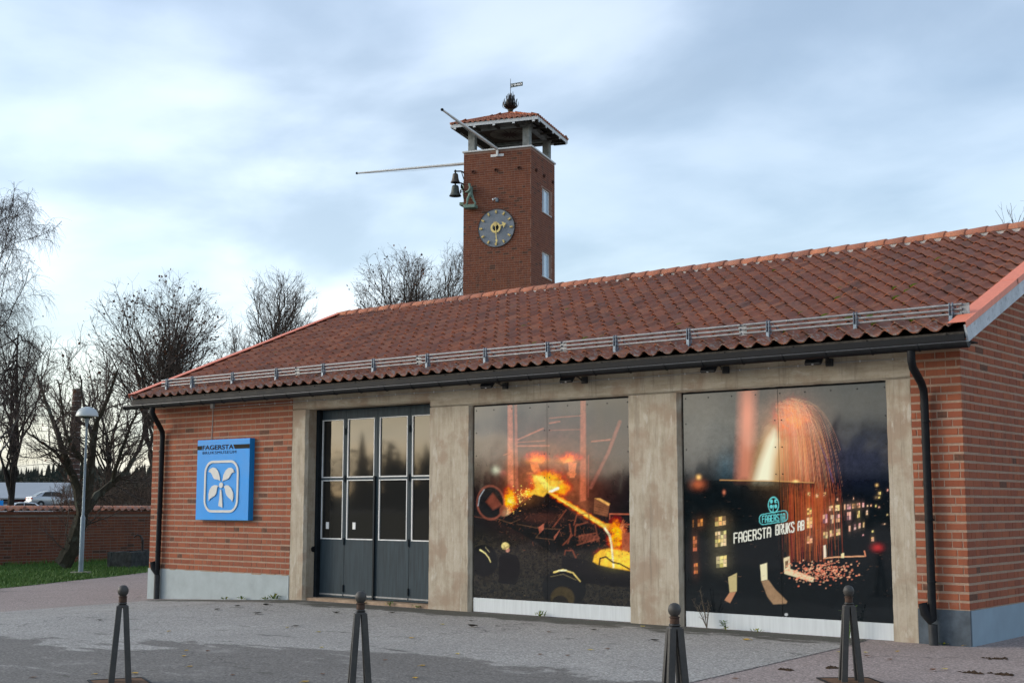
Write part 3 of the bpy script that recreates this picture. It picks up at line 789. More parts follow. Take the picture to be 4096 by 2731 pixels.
for x in xb:
    mb = MB(); q = lambda s_, h: tuple(sgp(0, s_, h))[1:]
    poly = [q(-.075, -.01), q(.03, .0), (q(.075, .235)), (q(.035, .245)), q(-.03, .10)]
    mb.prism(poly, x-.022, x-.016, lambda u, v, q_: (q_, u, v)); mb.prism(poly, x+.016, x+.022, lambda u, v, q_: (q_, u, v))
    mb.box(x-.0155, x+.0155, *sorted((poly[0][0], poly[4][0])), *sorted((poly[0][1]+.02, poly[4][1])))
    mb.tube([sgp(x+.03, .06, .20), sgp(x+.04, .30, .0)], .008, 6)
    mb.build('bracket', GALV2, sg)

# ------------------------------------------------------------------ printed panels
def homography(src, dst):
    A = []
    for (x, y), (u, v) in zip(src, dst):
        A.append([x, y, 1, 0, 0, 0, -u*x, -u*y, -u]); A.append([0, 0, 0, x, y, 1, -v*x, -v*y, -v])
    return np.linalg.svd(np.array(A, float))[2][-1].reshape(3, 3)
class Paint:
    """Colours a flat print: arrays of print coordinates, layered shapes."""
    def __init__(s, px, py): s.x = px; s.y = py; s.c = np.zeros((len(px), 3))
    def fill(s, c): s.c[:] = c
    def blend(s, a, c): s.c += (np.array(c)-s.c)*np.clip(a, 0, 1)[:, None]
    def glow(s, cx, cy, rx, ry, c, k=1.0, p=1.0):
        d = ((s.x-cx)/rx)**2+((s.y-cy)/ry)**2; s.c += np.exp(-d**p)[:, None]*np.array(c)*k
    def disc(s, cx, cy, rx, ry, c, soft=2, a=1.0):
        d = np.sqrt(((s.x-cx)/rx)**2+((s.y-cy)/ry)**2); s.blend(a*np.clip((1-d)*min(rx, ry)/soft+.5, 0, 1), c)
    def ring(s, cx, cy, rx, ry, wd, c, soft=2, a=1.0):
        d = np.abs(np.sqrt(((s.x-cx)/rx)**2+((s.y-cy)/ry)**2)-1)*min(rx, ry); s.blend(a*np.clip((wd-d)/soft+.5, 0, 1), c)
    def line(s, pts, wd, c, soft=2, a=1.0, w1=None):
        pts = np.array(pts, float); m = max(wd, w1 or wd)+soft*2
        k = np.where((s.x > pts[:, 0].min()-m) & (s.x < pts[:, 0].max()+m) & (s.y > pts[:, 1].min()-m) & (s.y < pts[:, 1].max()+m))[0]
        if not len(k): return
        X, Y = s.x[k], s.y[k]; best = np.full(len(k), 1e9); n = len(pts)-1
        for i in range(n):
            p, q = pts[i], pts[i+1]; d = q-p; L2 = max(d@d, 1e-9)
            t = np.clip(((X-p[0])*d[0]+(Y-p[1])*d[1])/L2, 0, 1)
            ww = wd+((w1-wd)*(i+t)/n if w1 else 0)
            best = np.minimum(best, np.hypot(X-p[0]-t*d[0], Y-p[1]-t*d[1])-ww/2)
        al = np.clip(.5-best/soft, 0, 1)*a
        s.c[k] += (np.array(c)-s.c[k])*al[:, None]
    def poly(s, pts, c, soft=2, a=1.0):
        pts = np.array(pts, float); m = soft*2
        k = np.where((s.x > pts[:, 0].min()-m) & (s.x < pts[:, 0].max()+m) & (s.y > pts[:, 1].min()-m) & (s.y < pts[:, 1].max()+m))[0]
        if not len(k): return
        X, Y = s.x[k], s.y[k]; ins = np.zeros(len(k), bool); best = np.full(len(k), 1e9)
        for i in range(len(pts)):
            p, q = pts[i], pts[(i+1) % len(pts)]; d = q-p; L2 = max(d@d, 1e-9)
            t = np.clip(((X-p[0])*d[0]+(Y-p[1])*d[1])/L2, 0, 1)
            best = np.minimum(best, np.hypot(X-p[0]-t*d[0], Y-p[1]-t*d[1]))
            cr = (p[1] > Y) != (q[1] > Y)
            ins ^= cr & (X < (q[0]-p[0])*(Y-p[1])/((q[1]-p[1]) if abs(q[1]-p[1]) > 1e-9 else 1e-9)+p[0])
        sd_ = np.where(ins, -best, best); al = np.clip(.5-sd_/soft, 0, 1)*a
        s.c[k] += (np.array(c)-s.c[k])*al[:, None]
    def fire(s, cx, cy, rx, ry, k, seed, hot=1.0, f=1.0):
        d = np.exp(-(((s.x-cx)/rx)**2+((s.y-cy)/ry)**2)); n = s.noise(.022*f, seed)*.45+s.noise(.055*f, seed+1)*.33+s.noise(.13*f, seed+2)*.22
        a = np.clip(d*k*(.35+1.3*n)-.12, 0, 1.6); col = np.stack([np.clip(a*2.4, 0, 1), np.clip((a-.22)*1.15, 0, 1)*hot, np.clip((a-.85)*1.1, 0, 1)*hot], 1)
        al = np.clip(a*2.2, 0, 1)[:, None]; s.c += (col-s.c)*al
    def noise(s, f, seed):
        r = np.random.default_rng(seed); g = r.random((64, 64)); x = (s.x*f) % 63; y = (s.y*f) % 63
        i, j = x.astype(int), y.astype(int); u, v = x-i, y-j
        return g[j, i]*(1-u)*(1-v)+g[j, i+1]*u*(1-v)+g[j+1, i]*(1-u)*v+g[j+1, i+1]*u*v
GL = {'F': [[(0, 0), (0, 1)], [(0, 1), (1, 1)], [(0, .52), (.8, .52)]], 'A': [[(0, 0), (0, .8), (.2, 1), (.8, 1), (1, .8), (1, 0)], [(0, .42), (1, .42)]],
      'G': [[(1, .8), (.8, 1), (.2, 1), (0, .8), (0, .2), (.2, 0), (.8, 0), (1, .2), (1, .48), (.55, .48)]], 'E': [[(1, 1), (0, 1), (0, 0), (1, 0)], [(0, .5), (.75, .5)]],
      'R': [[(0, 0), (0, 1), (.8, 1), (1, .85), (1, .62), (.8, .48), (0, .48)], [(.55, .48), (1, 0)]], 'S': [[(1, .85), (.8, 1), (.2, 1), (0, .85), (0, .65), (1, .35), (1, .15), (.8, 0), (.2, 0), (0, .15)]],
      'T': [[(0, 1), (1, 1)], [(.5, 1), (.5, 0)]], 'B': [[(0, 0), (0, 1), (.8, 1), (1, .85), (1, .65), (.8, .52), (0, .52)], [(.8, .52), (1, .38), (1, .15), (.8, 0), (0, 0)]],
      'U': [[(0, 1), (0, .2), (.2, 0), (.8, 0), (1, .2), (1, 1)]], 'K': [[(0, 0), (0, 1)], [(1, 1), (0, .45)], [(.3, .6), (1, 0)]], ' ': []}
def paint_text(P, txt, x0, y0, x1, y1, h, wd, c, gap=.55):
    """baseline from (x0,y0) to (x1,y1)"""
    n = sum((1 if ch != ' ' else .6) for ch in txt)
    adv = 1/(n+(len(txt)-1)*gap*.0+0) ; t = 0
    for ch in txt:
        step = adv*(1 if ch != ' ' else .6)
        if ch != ' ':
            a, b = t, t+step*(1-gap*.62)
            for st in GL[ch]:
                pts = [(x0+(x1-x0)*(a+(b-a)*u), y0+(y1-y0)*(a+(b-a)*u)-h*v) for u, v in st]
                P.line(pts, wd, c, 1.6)
        t += step

def mural_foundry(px, py):
    P = Paint(px, py); P.fill((.004, .006, .009)); rr = random.Random(4)
    P.glow(690, 640, 300, 260, (.16, .035, .012), .8); P.glow(700, 420, 420, 200, (.03, .012, .010))
    nz = P.noise(.11, 3)*.6+P.noise(.3, 5)*.4
    gr = np.clip((py-(930+(px-210)*.18))/120, 0, 1)*np.clip(nz*1.4-.25, 0, 1)
    P.c += gr[:, None]*np.array((.036, .027, .014))
    SAL = (.72, .20, .11)
    P.poly([(428, 170), (458, 170), (462, 720), (424, 720)], SAL, 9, .62); P.poly([(470, 170), (486, 170), (490, 720), (470, 720)], (.55, .15, .09), 6, .5); P.glow(445, 640, 30, 160, (.5, .16, .05), .5)
    P.poly([(886, 150), (918, 150), (918, 780), (878, 790)], (.52, .13, .065), 9, .65); P.glow(900, 700, 24, 140, (.35, .08, .03), .4); P.line([(934, 500), (930, 760)], 8, (.35, .08, .05), 5, .6)
    P.line([(1132, 290), (1060, 480), (948, 700)], 20, (.34, .095, .065), 9, .6)
    for pts, wd in (([(485, 442), (685, 440)], 9), ([(485, 420), (660, 408)], 5), ([(490, 402), (650, 332)], 9), ([(690, 300), (755, 288)], 8), ([(690, 268), (890, 252)], 5), ([(955, 414), (1070, 402)], 9), ([(690, 345), (880, 338)], 3), ([(400, 498), (425, 490)], 5)):
        P.line(pts, wd, SAL, 5, .45)
    P.fire(610, 510, 95, 46, .55, 51, .4, 1.4); P.fire(805, 512, 100, 42, .55, 54, .4, 1.4)
    P.glow(612, 535, 60, 18, (.9, .35, .05), .8); P.glow(800, 535, 50, 16, (.9, .35, .05), .8)
    P.poly([(565, 545), (610, 540), (635, 600), (600, 615), (575, 590)], (.75, .20, .06), 6); P.poly([(805, 545), (860, 545), (845, 640), (815, 640)], (.70, .18, .06), 6)
    P.disc(825, 615, 30, 16, (.55, .14, .05), 5); P.line([(548, 612), (640, 610)], 12, (.5, .12, .04), 5)
    P.poly([(700, 560), (745, 570), (745, 650), (700, 650)], (.12, .03, .015), 8); P.disc(715, 610, 22, 26, (.18, .05, .02), 5); P.disc(665, 620, 22, 26, (.2, .05, .02), 5)
    P.glow(680, 660, 190, 120, (.40, .085, .012), .8); P.fire(675, 665, 115, 75, .95, 61, .9, 1.5); P.fire(440, 780, 46, 85, .92, 64, .9, 1.6); P.fire(750, 705, 80, 50, .8, 67, .9, 1.5); P.fire(570, 735, 80, 34, .75, 70, .9, 2); P.glow(412, 855, 22, 20, (1, .8, .4), 1.0)
    P.poly([(580, 622), (640, 626), (690, 655), (775, 660), (742, 690), (745, 715), (690, 742), (640, 758), (560, 745), (600, 700)], (1.0, .55, .04), 14)
    P.poly([(600, 628), (640, 630), (690, 690), (742, 700), (700, 735), (650, 700)], (1.0, .78, .12), 8); P.line([(690, 728), (740, 705)], 16, (1, .95, .72), 6)
    P.poly([(430, 872), (588, 742), (612, 750), (650, 762), (668, 735), (705, 738), (800, 830), (945, 955), (1010, 1080), (700, 1110), (500, 985), (335, 905)], (.006, .006, .008), 7)
    P.glow(650, 890, 130, 35, (.05, .012, .006))
    for q in range(9): P.fire(720+q*42, 765+q*26-14, 30, 20, .8, 80+q*3, .8, 2.4)
    P.line([(690, 736), (760, 775), (830, 818), (920, 872), (1030, 940), (1088, 945)], 14, (1.0, .45, .03), 7, 1, 34)
    P.line([(740, 770), (830, 820), (920, 876), (1035, 946)], 8, (1.0, .72, .10), 5, 1, 18)
    for k in range(110):
        t = rr.random(); x = 560-150*t+rr.gauss(0, 22); y = 735+120*t+rr.gauss(0, 26)-20
        P.disc(x, y, rr.uniform(1.5, 5), rr.uniform(1.5, 4), (1, rr.uniform(.45, .8), .12), 2)
    for a, b in (((345, 892), (440, 925)), ((440, 925), (498, 900)), ((345, 880), (420, 870)), ((480, 930), (615, 955)), ((600, 1015), (715, 1028)), ((598, 1015), (645, 955)), ((650, 958), (752, 962))):
        P.line([a, b], 4, (.17, .085, .045), 5, .7)
    P.poly([(615, 950), (650, 925), (650, 960), (622, 990)], (.45, .12, .07), 3); P.poly([(712, 1010), (752, 962), (748, 975), (716, 1030)], (.35, .1, .06), 3)
    for pts in ([(840, 935), (858, 872), (932, 862), (936, 900)], [(845, 1000), (850, 940), (925, 918)], [(800, 1050), (822, 990), (812, 930)], [(780, 1120), (785, 1095), (830, 1095), (850, 1140)], [(860, 1060), (1000, 1018)], [(870, 1005), (980, 985)], [(770, 1060), (830, 1000)], [(975, 935), (985, 1000)], [(712, 945), (790, 842)]):
        P.line(pts, 8, (.26, .065, .035), 6, .8)
    for k in range(26): P.line([(870+k*5, 1000+rr.uniform(-8, 8)), (873+k*5, 1040+rr.uniform(-12, 8))], 4, (.42, .11, .06), 3, .5)
    P.poly([(765, 1130), (965, 1165), (1200, 1225), (1200, 1330), (900, 1300), (760, 1200)], (.008, .008, .010), 5)
    P.fire(1110, 1010, 56, 115, .95, 73, .9, 1.6); P.fire(1100, 1125, 120, 50, .8, 76, .9, 1.5)
    P.poly([(1142, 985), (1200, 980), (1200, 1110), (1142, 1095)], (.40, .09, .04), 6, .8); P.line([(1065, 866), (1200, 868)], 7, (.5, .12, .06), 4); P.line([(1066, 866), (1066, 900)], 6, (.4, .1, .05), 3); P.line([(1140, 930), (1200, 932)], 6, (.45, .1, .05), 3)
    for k in range(70):
        a = rr.uniform(-1.2, 1.2); l = rr.uniform(10, 60); P.line([(1130, 950), (1130+l*math.cos(a), 950+l*math.sin(a))], 1.5, (.8, .25, .08), 2, .45)
    P.poly([(958, 1165), (968, 1125), (1010, 1092), (1060, 1083), (1205, 1108), (1205, 1225), (1080, 1205), (985, 1182)], (1.0, .52, .03), 8)
    P.glow(1110, 1150, 90, 50, (.3, .25, .03)); P.line([(1034, 955), (1064, 1000), (1076, 1060), (1088, 1200)], 13, (1, .90, .55), 6, 1, 10)
    P.line([(998, 1185), (1004, 1145), (1040, 1135), (1085, 1170), (1130, 1180), (1195, 1215)], 9, (.02, .012, .008), 3)
    P.poly([(970, 770), (1065, 808), (1052, 885), (965, 862)], (.24, .085, .04), 5); P.poly([(972, 768), (1005, 768), (1068, 803), (1060, 815)], (.9, .45, .12), 5)
    for k in range(5): P.line([(968, 800+k*16), (1056, 824+k*15)], 3, (.08, .03, .015), 3, .7)
    for k in range(420):
        x = rr.uniform(340, 1190); y = 860+(x-340)*.22+rr.gauss(0, 75)
        if y < 790 or y > 1190: continue
        a = rr.choice((.25, .25, -.9, 1.35)); l = rr.uniform(4, 26); b = rr.random()**2; P.line([(x, y), (x+l*math.cos(a), y+l*math.sin(a))], rr.uniform(1, 3.5), (.04+.38*b, .018+.11*b, .010+.05*b), 3, rr.uniform(.2, .7))
    for k in range(220):
        x = rr.uniform(205, 1200); y = rr.uniform(960, 1430); b = rr.random()**3; P.disc(x, y, rr.uniform(1, 4), rr.uniform(1, 3), (.02+.16*b, .016+.12*b, .010+.07*b), 3, rr.uniform(.3, .8))
    # wheels
    P.disc(315, 800, 82, 102, (.010, .010, .012), 4); P.poly([(285, 790), (330, 735), (390, 812), (330, 840)], (.20, .050, .03), 14); P.ring(315, 795, 84, 104, 5, (.34, .09, .055), 7, .7)
    P.line([(236, 815), (246, 760), (275, 715)], 6, (.5, .55, .6), 4, .8); P.line([(335, 725), (390, 805)], 9, (.02, .012, .01), 4)
    P.disc(395, 845, 24, 34, (.30, .08, .04), 6, .8)
    P.disc(268, 1160, 90, 100, (.005, .006, .008), 5); P.line([(246, 1092), (278, 1112), (300, 1140), (312, 1168)], 9, (1, .85, .35), 4, 1, 4); P.line([(280, 1075), (305, 1105)], 3, (.7, .6, .3), 3, .7)
    P.disc(775, 1335, 138, 132, (.006, .007, .009), 5); P.line([(712, 1232), (768, 1216), (832, 1236), (878, 1290)], 11, (.95, .72, .22), 5, 1, 6); P.line([(740, 1222), (790, 1220)], 8, (1, .95, .6), 4)
    P.line([(690, 1260), (770, 1244), (850, 1280)], 4, (.25, .20, .09), 3, .7); P.disc(765, 1395, 75, 72, (.060, .042, .016), 14, .9); P.disc(750, 1425, 52, 46, (.012, .010, .008), 8)
    # worker in a yellow helmet
    P.poly([(365, 1140), (395, 1112), (440, 1118), (478, 1128), (498, 1185), (488, 1270), (470, 1310), (362, 1300)], (.004, .004, .006), 4)
    P.disc(420, 1092, 13, 15, (.55, .24, .17), 3); P.disc(406, 1066, 25, 22, (.80, .64, .24), 3); P.poly([(385, 1085), (432, 1060), (434, 1068), (400, 1092)], (.45, .33, .12), 2)
    P.glow(350, 592, 26, 24, (.45, .5, .36)); P.glow(398, 610, 26, 20, (.16, .03, .025))
    P.line([(200, 880), (350, 905)], 5, (.16, .05, .03), 3, .7)
    P.glow(600, 640, 60, 60, (.35, .12, .03), .5); P.glow(520, 760, 90, 50, (.4, .14, .03), .4); P.glow(800, 720, 70, 60, (.22, .06, .02), .6); P.glow(900, 820, 60, 50, (.2, .06, .02), .6)
    P.c *= (.45+1.1*(P.noise(.055, 8)*.5+P.noise(.16, 9)*.3+P.noise(.4, 10)*.2))[:, None]
    return np.clip(P.c, 0, 1)

def mural_night(px, py):
    P = Paint(px, py); P.fill((.0045, .0075, .010)); rr = random.Random(9)
    sk = np.clip((690-py)/60, 0, 1); P.c += sk[:, None]*np.array((.018, .020, .024))
    P.glow(330, 420, 220, 160, (.05, .05, .04)); P.glow(385, 600, 50, 80, (.015, .05, .07)); P.glow(1080, 560, 220, 150, (.004, .004, .022))
    P.poly([(462, 190), (540, 190), (520, 680), (440, 680)], (.75, .26, .16), 55, .75); P.glow(495, 330, 34, 120, (.35, .10, .05), .6)
    P.glow(640, 560, 110, 170, (.55, .30, .10), .7); P.glow(720, 400, 120, 130, (.60, .22, .10), .75); P.glow(760, 600, 120, 170, (.30, .08, .03), .8)
    P.poly([(530, 690), (565, 560), (625, 420), (680, 340), (750, 290), (770, 340), (690, 470), (650, 590), (640, 690)], (.92, .62, .30), 90, .75); P.fire(730, 360, 110, 110, .62, 91, .7, 1.6)
    P.poly([(532, 690), (566, 575), (606, 470), (640, 420), (655, 470), (632, 570), (618, 690)], (1, .97, .70), 44, .95)
    for k in range(420):
        t = rr.random(); ax = 640+rr.uniform(0, 150); ay = 250+rr.uniform(0, 150)*rr.random()+abs(ax-715)*.4
        ex = ax+rr.uniform(10, 190)*(.4+t); ey = rr.uniform(520, 1000)
        pts = []
        for q in range(7):
            u = q/6; pts.append((ax+(ex-ax)*(u**.62), ay+(ey-ay)*u*u))
        c = (.95, .36+.2*rr.random(), .16+.12*rr.random()) if ey < 760 else (.75, .18, .07)
        P.line(pts, rr.uniform(.8, 2.2), c, 2.2, rr.uniform(.12, .38))
    P.line([(870, 480), (905, 555), (932, 640), (948, 690)], 5, (.06, .10, .30), 8, .45)
    P.poly([(160, 690), (350, 672), (850, 690), (860, 1360), (160, 1360)], (.004, .007, .009), 8, .80)
    P.line([(350, 674), (650, 682), (845, 692)], 4, (.9, .45, .15), 4, .8); P.glow(750, 684, 16, 7, (.9, .6, .2))
    for k in range(300):
        x = rr.gauss(805, 85); y0 = 690+rr.random()*90; y1 = y0+rr.uniform(120, 430)
        if not 655 < x < 985: continue
        P.line([(x, y0), (x+rr.uniform(4, 16), min(y1, 1105))], rr.uniform(1, 3), (rr.uniform(.35, .75), rr.uniform(.06, .15), .03), 2.4, rr.uniform(.15, .5)*min(1, (x-650)/60))
    def win(x, y, ww, hh, c, nx=2, ny=2):
        P.glow(x, y, ww*.9, hh*.9, tuple(q*.12 for q in c), .6)
        for i in range(nx):
            for j in range(ny):
                b = rr.choice((1, 1, .85, .6, .25)) if ww > 10 else 1; x0 = x-ww/2+ww*i/nx+.8; x1 = x-ww/2+ww*(i+1)/nx-.8; y0 = y-hh/2+hh*j/ny+.8-(x0-x)*.13; y1 = y-hh/2+hh*(j+1)/ny-.8-(x0-x)*.13
                P.poly([(x0, y0), (x1, y0-(x1-x0)*.13), (x1, y1-(x1-x0)*.13), (x0, y1)], (min(1, c[0]*b*1.05), c[1]*b*rr.uniform(.8, 1.15), c[2]*b*rr.uniform(.6, 1.2)), 2.2)
    OR = (.80, .28, .09); YE_ = (.95, .78, .38)
    win(245, 895, 28, 38, OR); win(352, 888, 58, 48, (.95, .62, .30), 3, 2); win(353, 980, 60, 80, YE_, 4, 4); win(357, 1100, 56, 60, YE_, 3, 3); win(217, 1005, 22, 78, (.7, .22, .08), 2, 4); win(221, 1135, 22, 56, (.75, .25, .09), 2, 3); win(208, 900, 8, 40, (.25, .1, .04), 1, 2)
    CY = (.16, .66, .66)
    P.ring(633, 806, 27, 40, 2.2, CY, 2); P.line([(633, 808), (630, 842)], 4, CY, 2); 
    for dx, dy in ((-14, -22), (14, -24), (-15, 14), (15, 12)): P.disc(633+dx*.8, 804+dy*.75, 7.5, 10, CY, 2)
    box = []
    for cx, cy, a0 in ((688, 856, -90), (688, 872, 0), (578, 888, 90), (578, 874, 180)):
        for q in range(6): a = R(a0+q*18); box.append((cx+19*math.cos(a), cy+19*math.sin(a)*1.05))
    P.line(box+[box[0]], 4, CY, 2); paint_text(P, 'FAGERSTA', 574, 897, 698, 885, 34, 4.4, CY)
    paint_text(P, 'FAGERSTA', 425, 1003, 626, 970, 50, 6.2, (.85, .84, .72)); paint_text(P, 'BRUKS', 646, 962, 748, 945, 50, 6.2, (.85, .84, .72)); paint_text(P, 'AB', 763, 940, 800, 934, 46, 5.8, (.85, .84, .72))
    for x, y, ww, hh in ((822, 840, 24, 34), (823, 900, 30, 56), (824, 988, 30, 40), (820, 752, 14, 20), (862, 760, 14, 20), (902, 752, 14, 18)): win(x, y, ww, hh, (.95, .45+rr.random()*.2, .28), 2, 3)
    for x, y, ww, hh in ((936, 826, 22, 26), (970, 824, 24, 30), (905, 880, 24, 46), (942, 882, 16, 44), (972, 878, 22, 42), (907, 965, 24, 34), (940, 956, 20, 34), (974, 950, 22, 34), (1008, 820, 8, 28), (1030, 818, 22, 28), (1056, 815, 20, 26), (1080, 812, 18, 26), (1105, 810, 10, 24), (1030, 866, 22, 42), (1080, 858, 16, 36), (1125, 850, 10, 24), (1034, 932, 10, 30), (1062, 924, 12, 30), (1086, 918, 12, 28), (1108, 914, 8, 26), (1128, 815, 8, 10), (1146, 813, 8, 10), (1172, 815, 8, 12), (1188, 822, 8, 10), (1190, 750, 14, 16), (1174, 772, 14, 12), (1188, 772, 10, 10), (1232, 735, 8, 12), (1155, 948, 10, 10), (1155, 988, 14, 22), (1232, 862, 8, 8), (1215, 910, 14, 6), (1105, 966, 8, 8), (970, 780, 8, 14), (1054, 776, 6, 12)):
        win(x, y, ww, hh, (.95, .50+rr.random()*.25, .30+rr.random()*.2), 1 if ww < 14 else 2, 1 if hh < 20 else 2)
    P.glow(1176, 708, 7, 7, (1, .6, .2)); P.glow(238, 658, 12, 12, (1, .55, .15), 1.2); P.glow(234, 695, 32, 24, (.55, .12, .04), .9); P.glow(372, 738, 7, 10, (.7, .2, .1)); P.glow(1180, 1032, 26, 18, (.6, .03, .03), .9)
    P.poly([(562, 1118), (598, 1108), (600, 1196), (568, 1202)], (.88, .80, .50), 3); P.poly([(568, 1202), (606, 1198), (640, 1245), (706, 1310), (700, 1322), (632, 1326), (600, 1285)], (.36, .22, .12), 5)
    P.poly([(392, 1182), (438, 1160), (438, 1256), (400, 1262)], (.58, .47, .22), 3); P.poly([(400, 1262), (434, 1258), (402, 1318), (372, 1302)], (.55, .25, .13), 4)
    P.poly([(686, 1084), (718, 1074), (722, 1140), (850, 1188), (838, 1210), (690, 1165)], (.82, .68, .42), 4); P.poly([(694, 1100), (712, 1095), (708, 1130), (694, 1140)], (.2, .12, .06), 3)
    P.poly([(896, 1020), (908, 1016), (912, 1078), (898, 1088)], (.95, .80, .6), 3); P.line([(898, 1086), (962, 1080), (1112, 1076)], 6, (.85, .42, .22), 3); P.poly([(990, 1062), (1006, 1058), (1006, 1084), (990, 1084)], (.9, .75, .4), 2); P.line([(1112, 1050), (1118, 1076)], 6, (.85, .3, .15), 3)
    for k in range(330):
        x = rr.gauss(890, 95); y = 1155+rr.gauss(0, 32)+(x-880)*-.03
        if not (660 < x < 1085 and 1090 < y < 1250): continue
        b = rr.random(); P.disc(x, y, rr.uniform(2, 7), rr.uniform(2, 5), (.85+.1*b, .22+.4*b*b, .12+.25*b*b), 2.5, rr.uniform(.5, 1))
    P.disc(700, 1380, 9, 8, (.5, .52, .52), 3)
    for k in range(260):
        x = rr.uniform(180, 1250); y = rr.uniform(720, 1330); b = rr.random()**3; P.line([(x, y), (x+rr.uniform(2, 16), y-rr.uniform(-1, 3))], rr.uniform(.8, 2.2), (.03+.35*b, .03+.16*b, .03+.08*b), 2.4, rr.uniform(.2, .6))
    mod = .6+.8*(P.noise(.06, 8)*.5+P.noise(.2, 9)*.5); P.c *= (1+(mod-1)*np.clip(1.3-2*P.c.max(1), 0, 1))[:, None]
    return np.clip(P.c, 0, 1)

def sheet_panel(name, x0, x1, z0, z1, y, full, src, fn, nx, nz, parent):
    """one printed metal sheet; full = print rectangle in world (x0,x1,z0,z1), src = its corners in print coordinates TL,TR,BR,BL"""
    H = homography([(0, 1), (1, 1), (1, 0), (0, 0)], src)
    X = np.linspace(x0, x1, nx+1); Z = np.linspace(z0, z1, nz+1); XX, ZZ = np.meshgrid(X, Z)
    s_ = (XX.ravel()-full[0])/(full[1]-full[0]); t_ = (ZZ.ravel()-full[2])/(full[3]-full[2])
    q = H @ np.stack([s_, t_, np.ones_like(s_)]); col = fn(q[0]/q[2], q[1]/q[2])
    n = len(s_); vs = np.stack([XX.ravel(), np.full(n, y), ZZ.ravel()], 1)
    i = (np.arange(nz)[:, None]*(nx+1)+np.arange(nx)[None, :]).ravel()
    fs = np.stack([i, i+1, i+nx+2, i+nx+1], 1)
    # folded edges so the sheet has thickness
    ring = list(range(nx+1)) + [k*(nx+1)+nx for k in range(1, nz+1)] + [nz*(nx+1)+k for k in range(nx-1, -1, -1)] + [k*(nx+1) for k in range(nz-1, 0, -1)]
    back = vs[ring].copy(); back[:, 1] += .004
    ef = [(ring[k], n+k, n+(k+1) % len(ring), ring[(k+1) % len(ring)]) for k in range(len(ring))]
    me = bpy.data.meshes.new(name); me.from_pydata(np.vstack([vs, back]).tolist(), [], fs.tolist()+ef)
    at = me.color_attributes.new('print', 'FLOAT_COLOR', 'POINT')
    cc = np.ones((n+len(ring), 4)); cc[:n, :3] = col; cc[n:, :3] = .02
    at.data.foreach_set('color', cc.ravel()); me.materials.append(PRINT); me.update()
    return link_mesh(name, me, parent)
def mural(label, x0, x1, xs, z0, z1, zb, src, fn, nx, nz):
    y = .055
    t = thing('mural', label, 'mural', ((x0+x1)/2, y, 0)); cx = (x0+x1)/2; full = (x0-cx, x1-cx, z0, z1)
    k = (xs-x0)/(x1-x0)
    sheet_panel('printed_sheet', x0-cx, xs-.003-cx, z0, z1, 0, full, src, fn, int(nx*k), nz, t)
    sheet_panel('printed_sheet', xs+.003-cx, x1-cx, z0, z1, 0, full, src, fn, nx-int(nx*k), nz, t)
    mb = MB(); mb.box(x0-cx-.0, x1-cx, -.004, .02, zb, z0-.002); mb.build('base_strip', STRIPW, t)
    mb = MB(); mb.box(x0-cx-.12, x1-cx+.12, .03, .06, zb-.2, z1+.06); mb.build('backing_board', BLACK, t)
    mb = MB()
    pos = [(x0+.04+(x1-x0-.08)*q/8, z1-.06) for q in range(9)] + [(xx, z1-.06-.36*q) for xx in (x0+.04, xs-.05, xs+.05, x1-.04) for q in range(1, 8)]
    for (px, pz) in pos: mb.lathe([(.009, 0), (.009, .004), (.004, .006)], 8, Matrix.Translation((px-cx, -.0005, pz)) @ Matrix.Rotation(R(90), 4, 'X'))
    tag(mb.build('screws', BLACK, t), kind='stuff')
    return t
mural('large glossy photo mural of molten steel pouring in a foundry, beside the folding doors', -7.945, -4.935, -6.47, .221, 3.222, .004, [(220, 200), (1195, 142), (1202, 1450), (203, 1390)], mural_foundry, 250, 270)
mural('large glossy photo mural of a steelworks at night with lit FAGERSTA lettering', -4.020, -.972, -2.53, .210, 3.222, -.002, [(158, 230), (1228, 180), (1276, 1430), (168, 1358)], mural_night, 330, 330)

# ------------------------------------------------------------------ museum sign
def text_mesh(name, body, w_, h_, mat, parent, loc, bold=0.0, depth=.004, rot=(R(90), 0, 0), spacing=1.0):
    cu = bpy.data.curves.new(name, 'FONT'); cu.body = body; cu.extrude = depth/2; cu.offset = bold; cu.space_character = spacing
    o = bpy.data.objects.new('tmp', cu); COL.objects.link(o); bpy.context.view_layer.update()
    dg = bpy.context.evaluated_depsgraph_get(); me = bpy.data.meshes.new_from_object(o.evaluated_get(dg)); bpy.data.objects.remove(o); bpy.data.curves.remove(cu)
    xs_ = [v.co.x for v in me.vertices]; ys_ = [v.co.y for v in me.vertices]
    ax, bx, ay, by = min(xs_), max(xs_), min(ys_), max(ys_)
    for v in me.vertices: v.co.x = (v.co.x-ax)/(bx-ax)*w_; v.co.y = (v.co.y-ay)/(by-ay)*h_
    me.name = name; me.materials.clear(); me.materials.append(mat)
    q = link_mesh(name, me, parent); q.location = loc; q.rotation_euler = rot
    return q
SX0, SX1, SZ0, SZ1 = -14.845, -13.292, 1.376, 2.886
sign = thing('museum_sign', 'blue square FAGERSTA BRUKSMUSEUM wall sign with white plant emblem', 'sign', (SX0, 0, SZ0)); SW, SH = SX1-SX0, SZ1-SZ0
BLUE = simple('sign_blue', (.014, .265, .70), .5, 0, .25, .04, 3); SIGNW = simple('sign_cream', (.55, .555, .525), .5, 0, .4, .05, 8); SIGND = simple('sign_band_dark', (.022, .019, .015), .7, 0, .08, .1, 8); NAVY = simple('sign_lettering_navy', (.008, .016, .040), .7, 0, .08, .05, 8)
mb = MB(); mb.bbox(0, SW, -.12, -.002, 0, SH, .004); mb.build('sign_box', BLUE, sign)
PXu = lambda u: u*SW; fy = -.1225
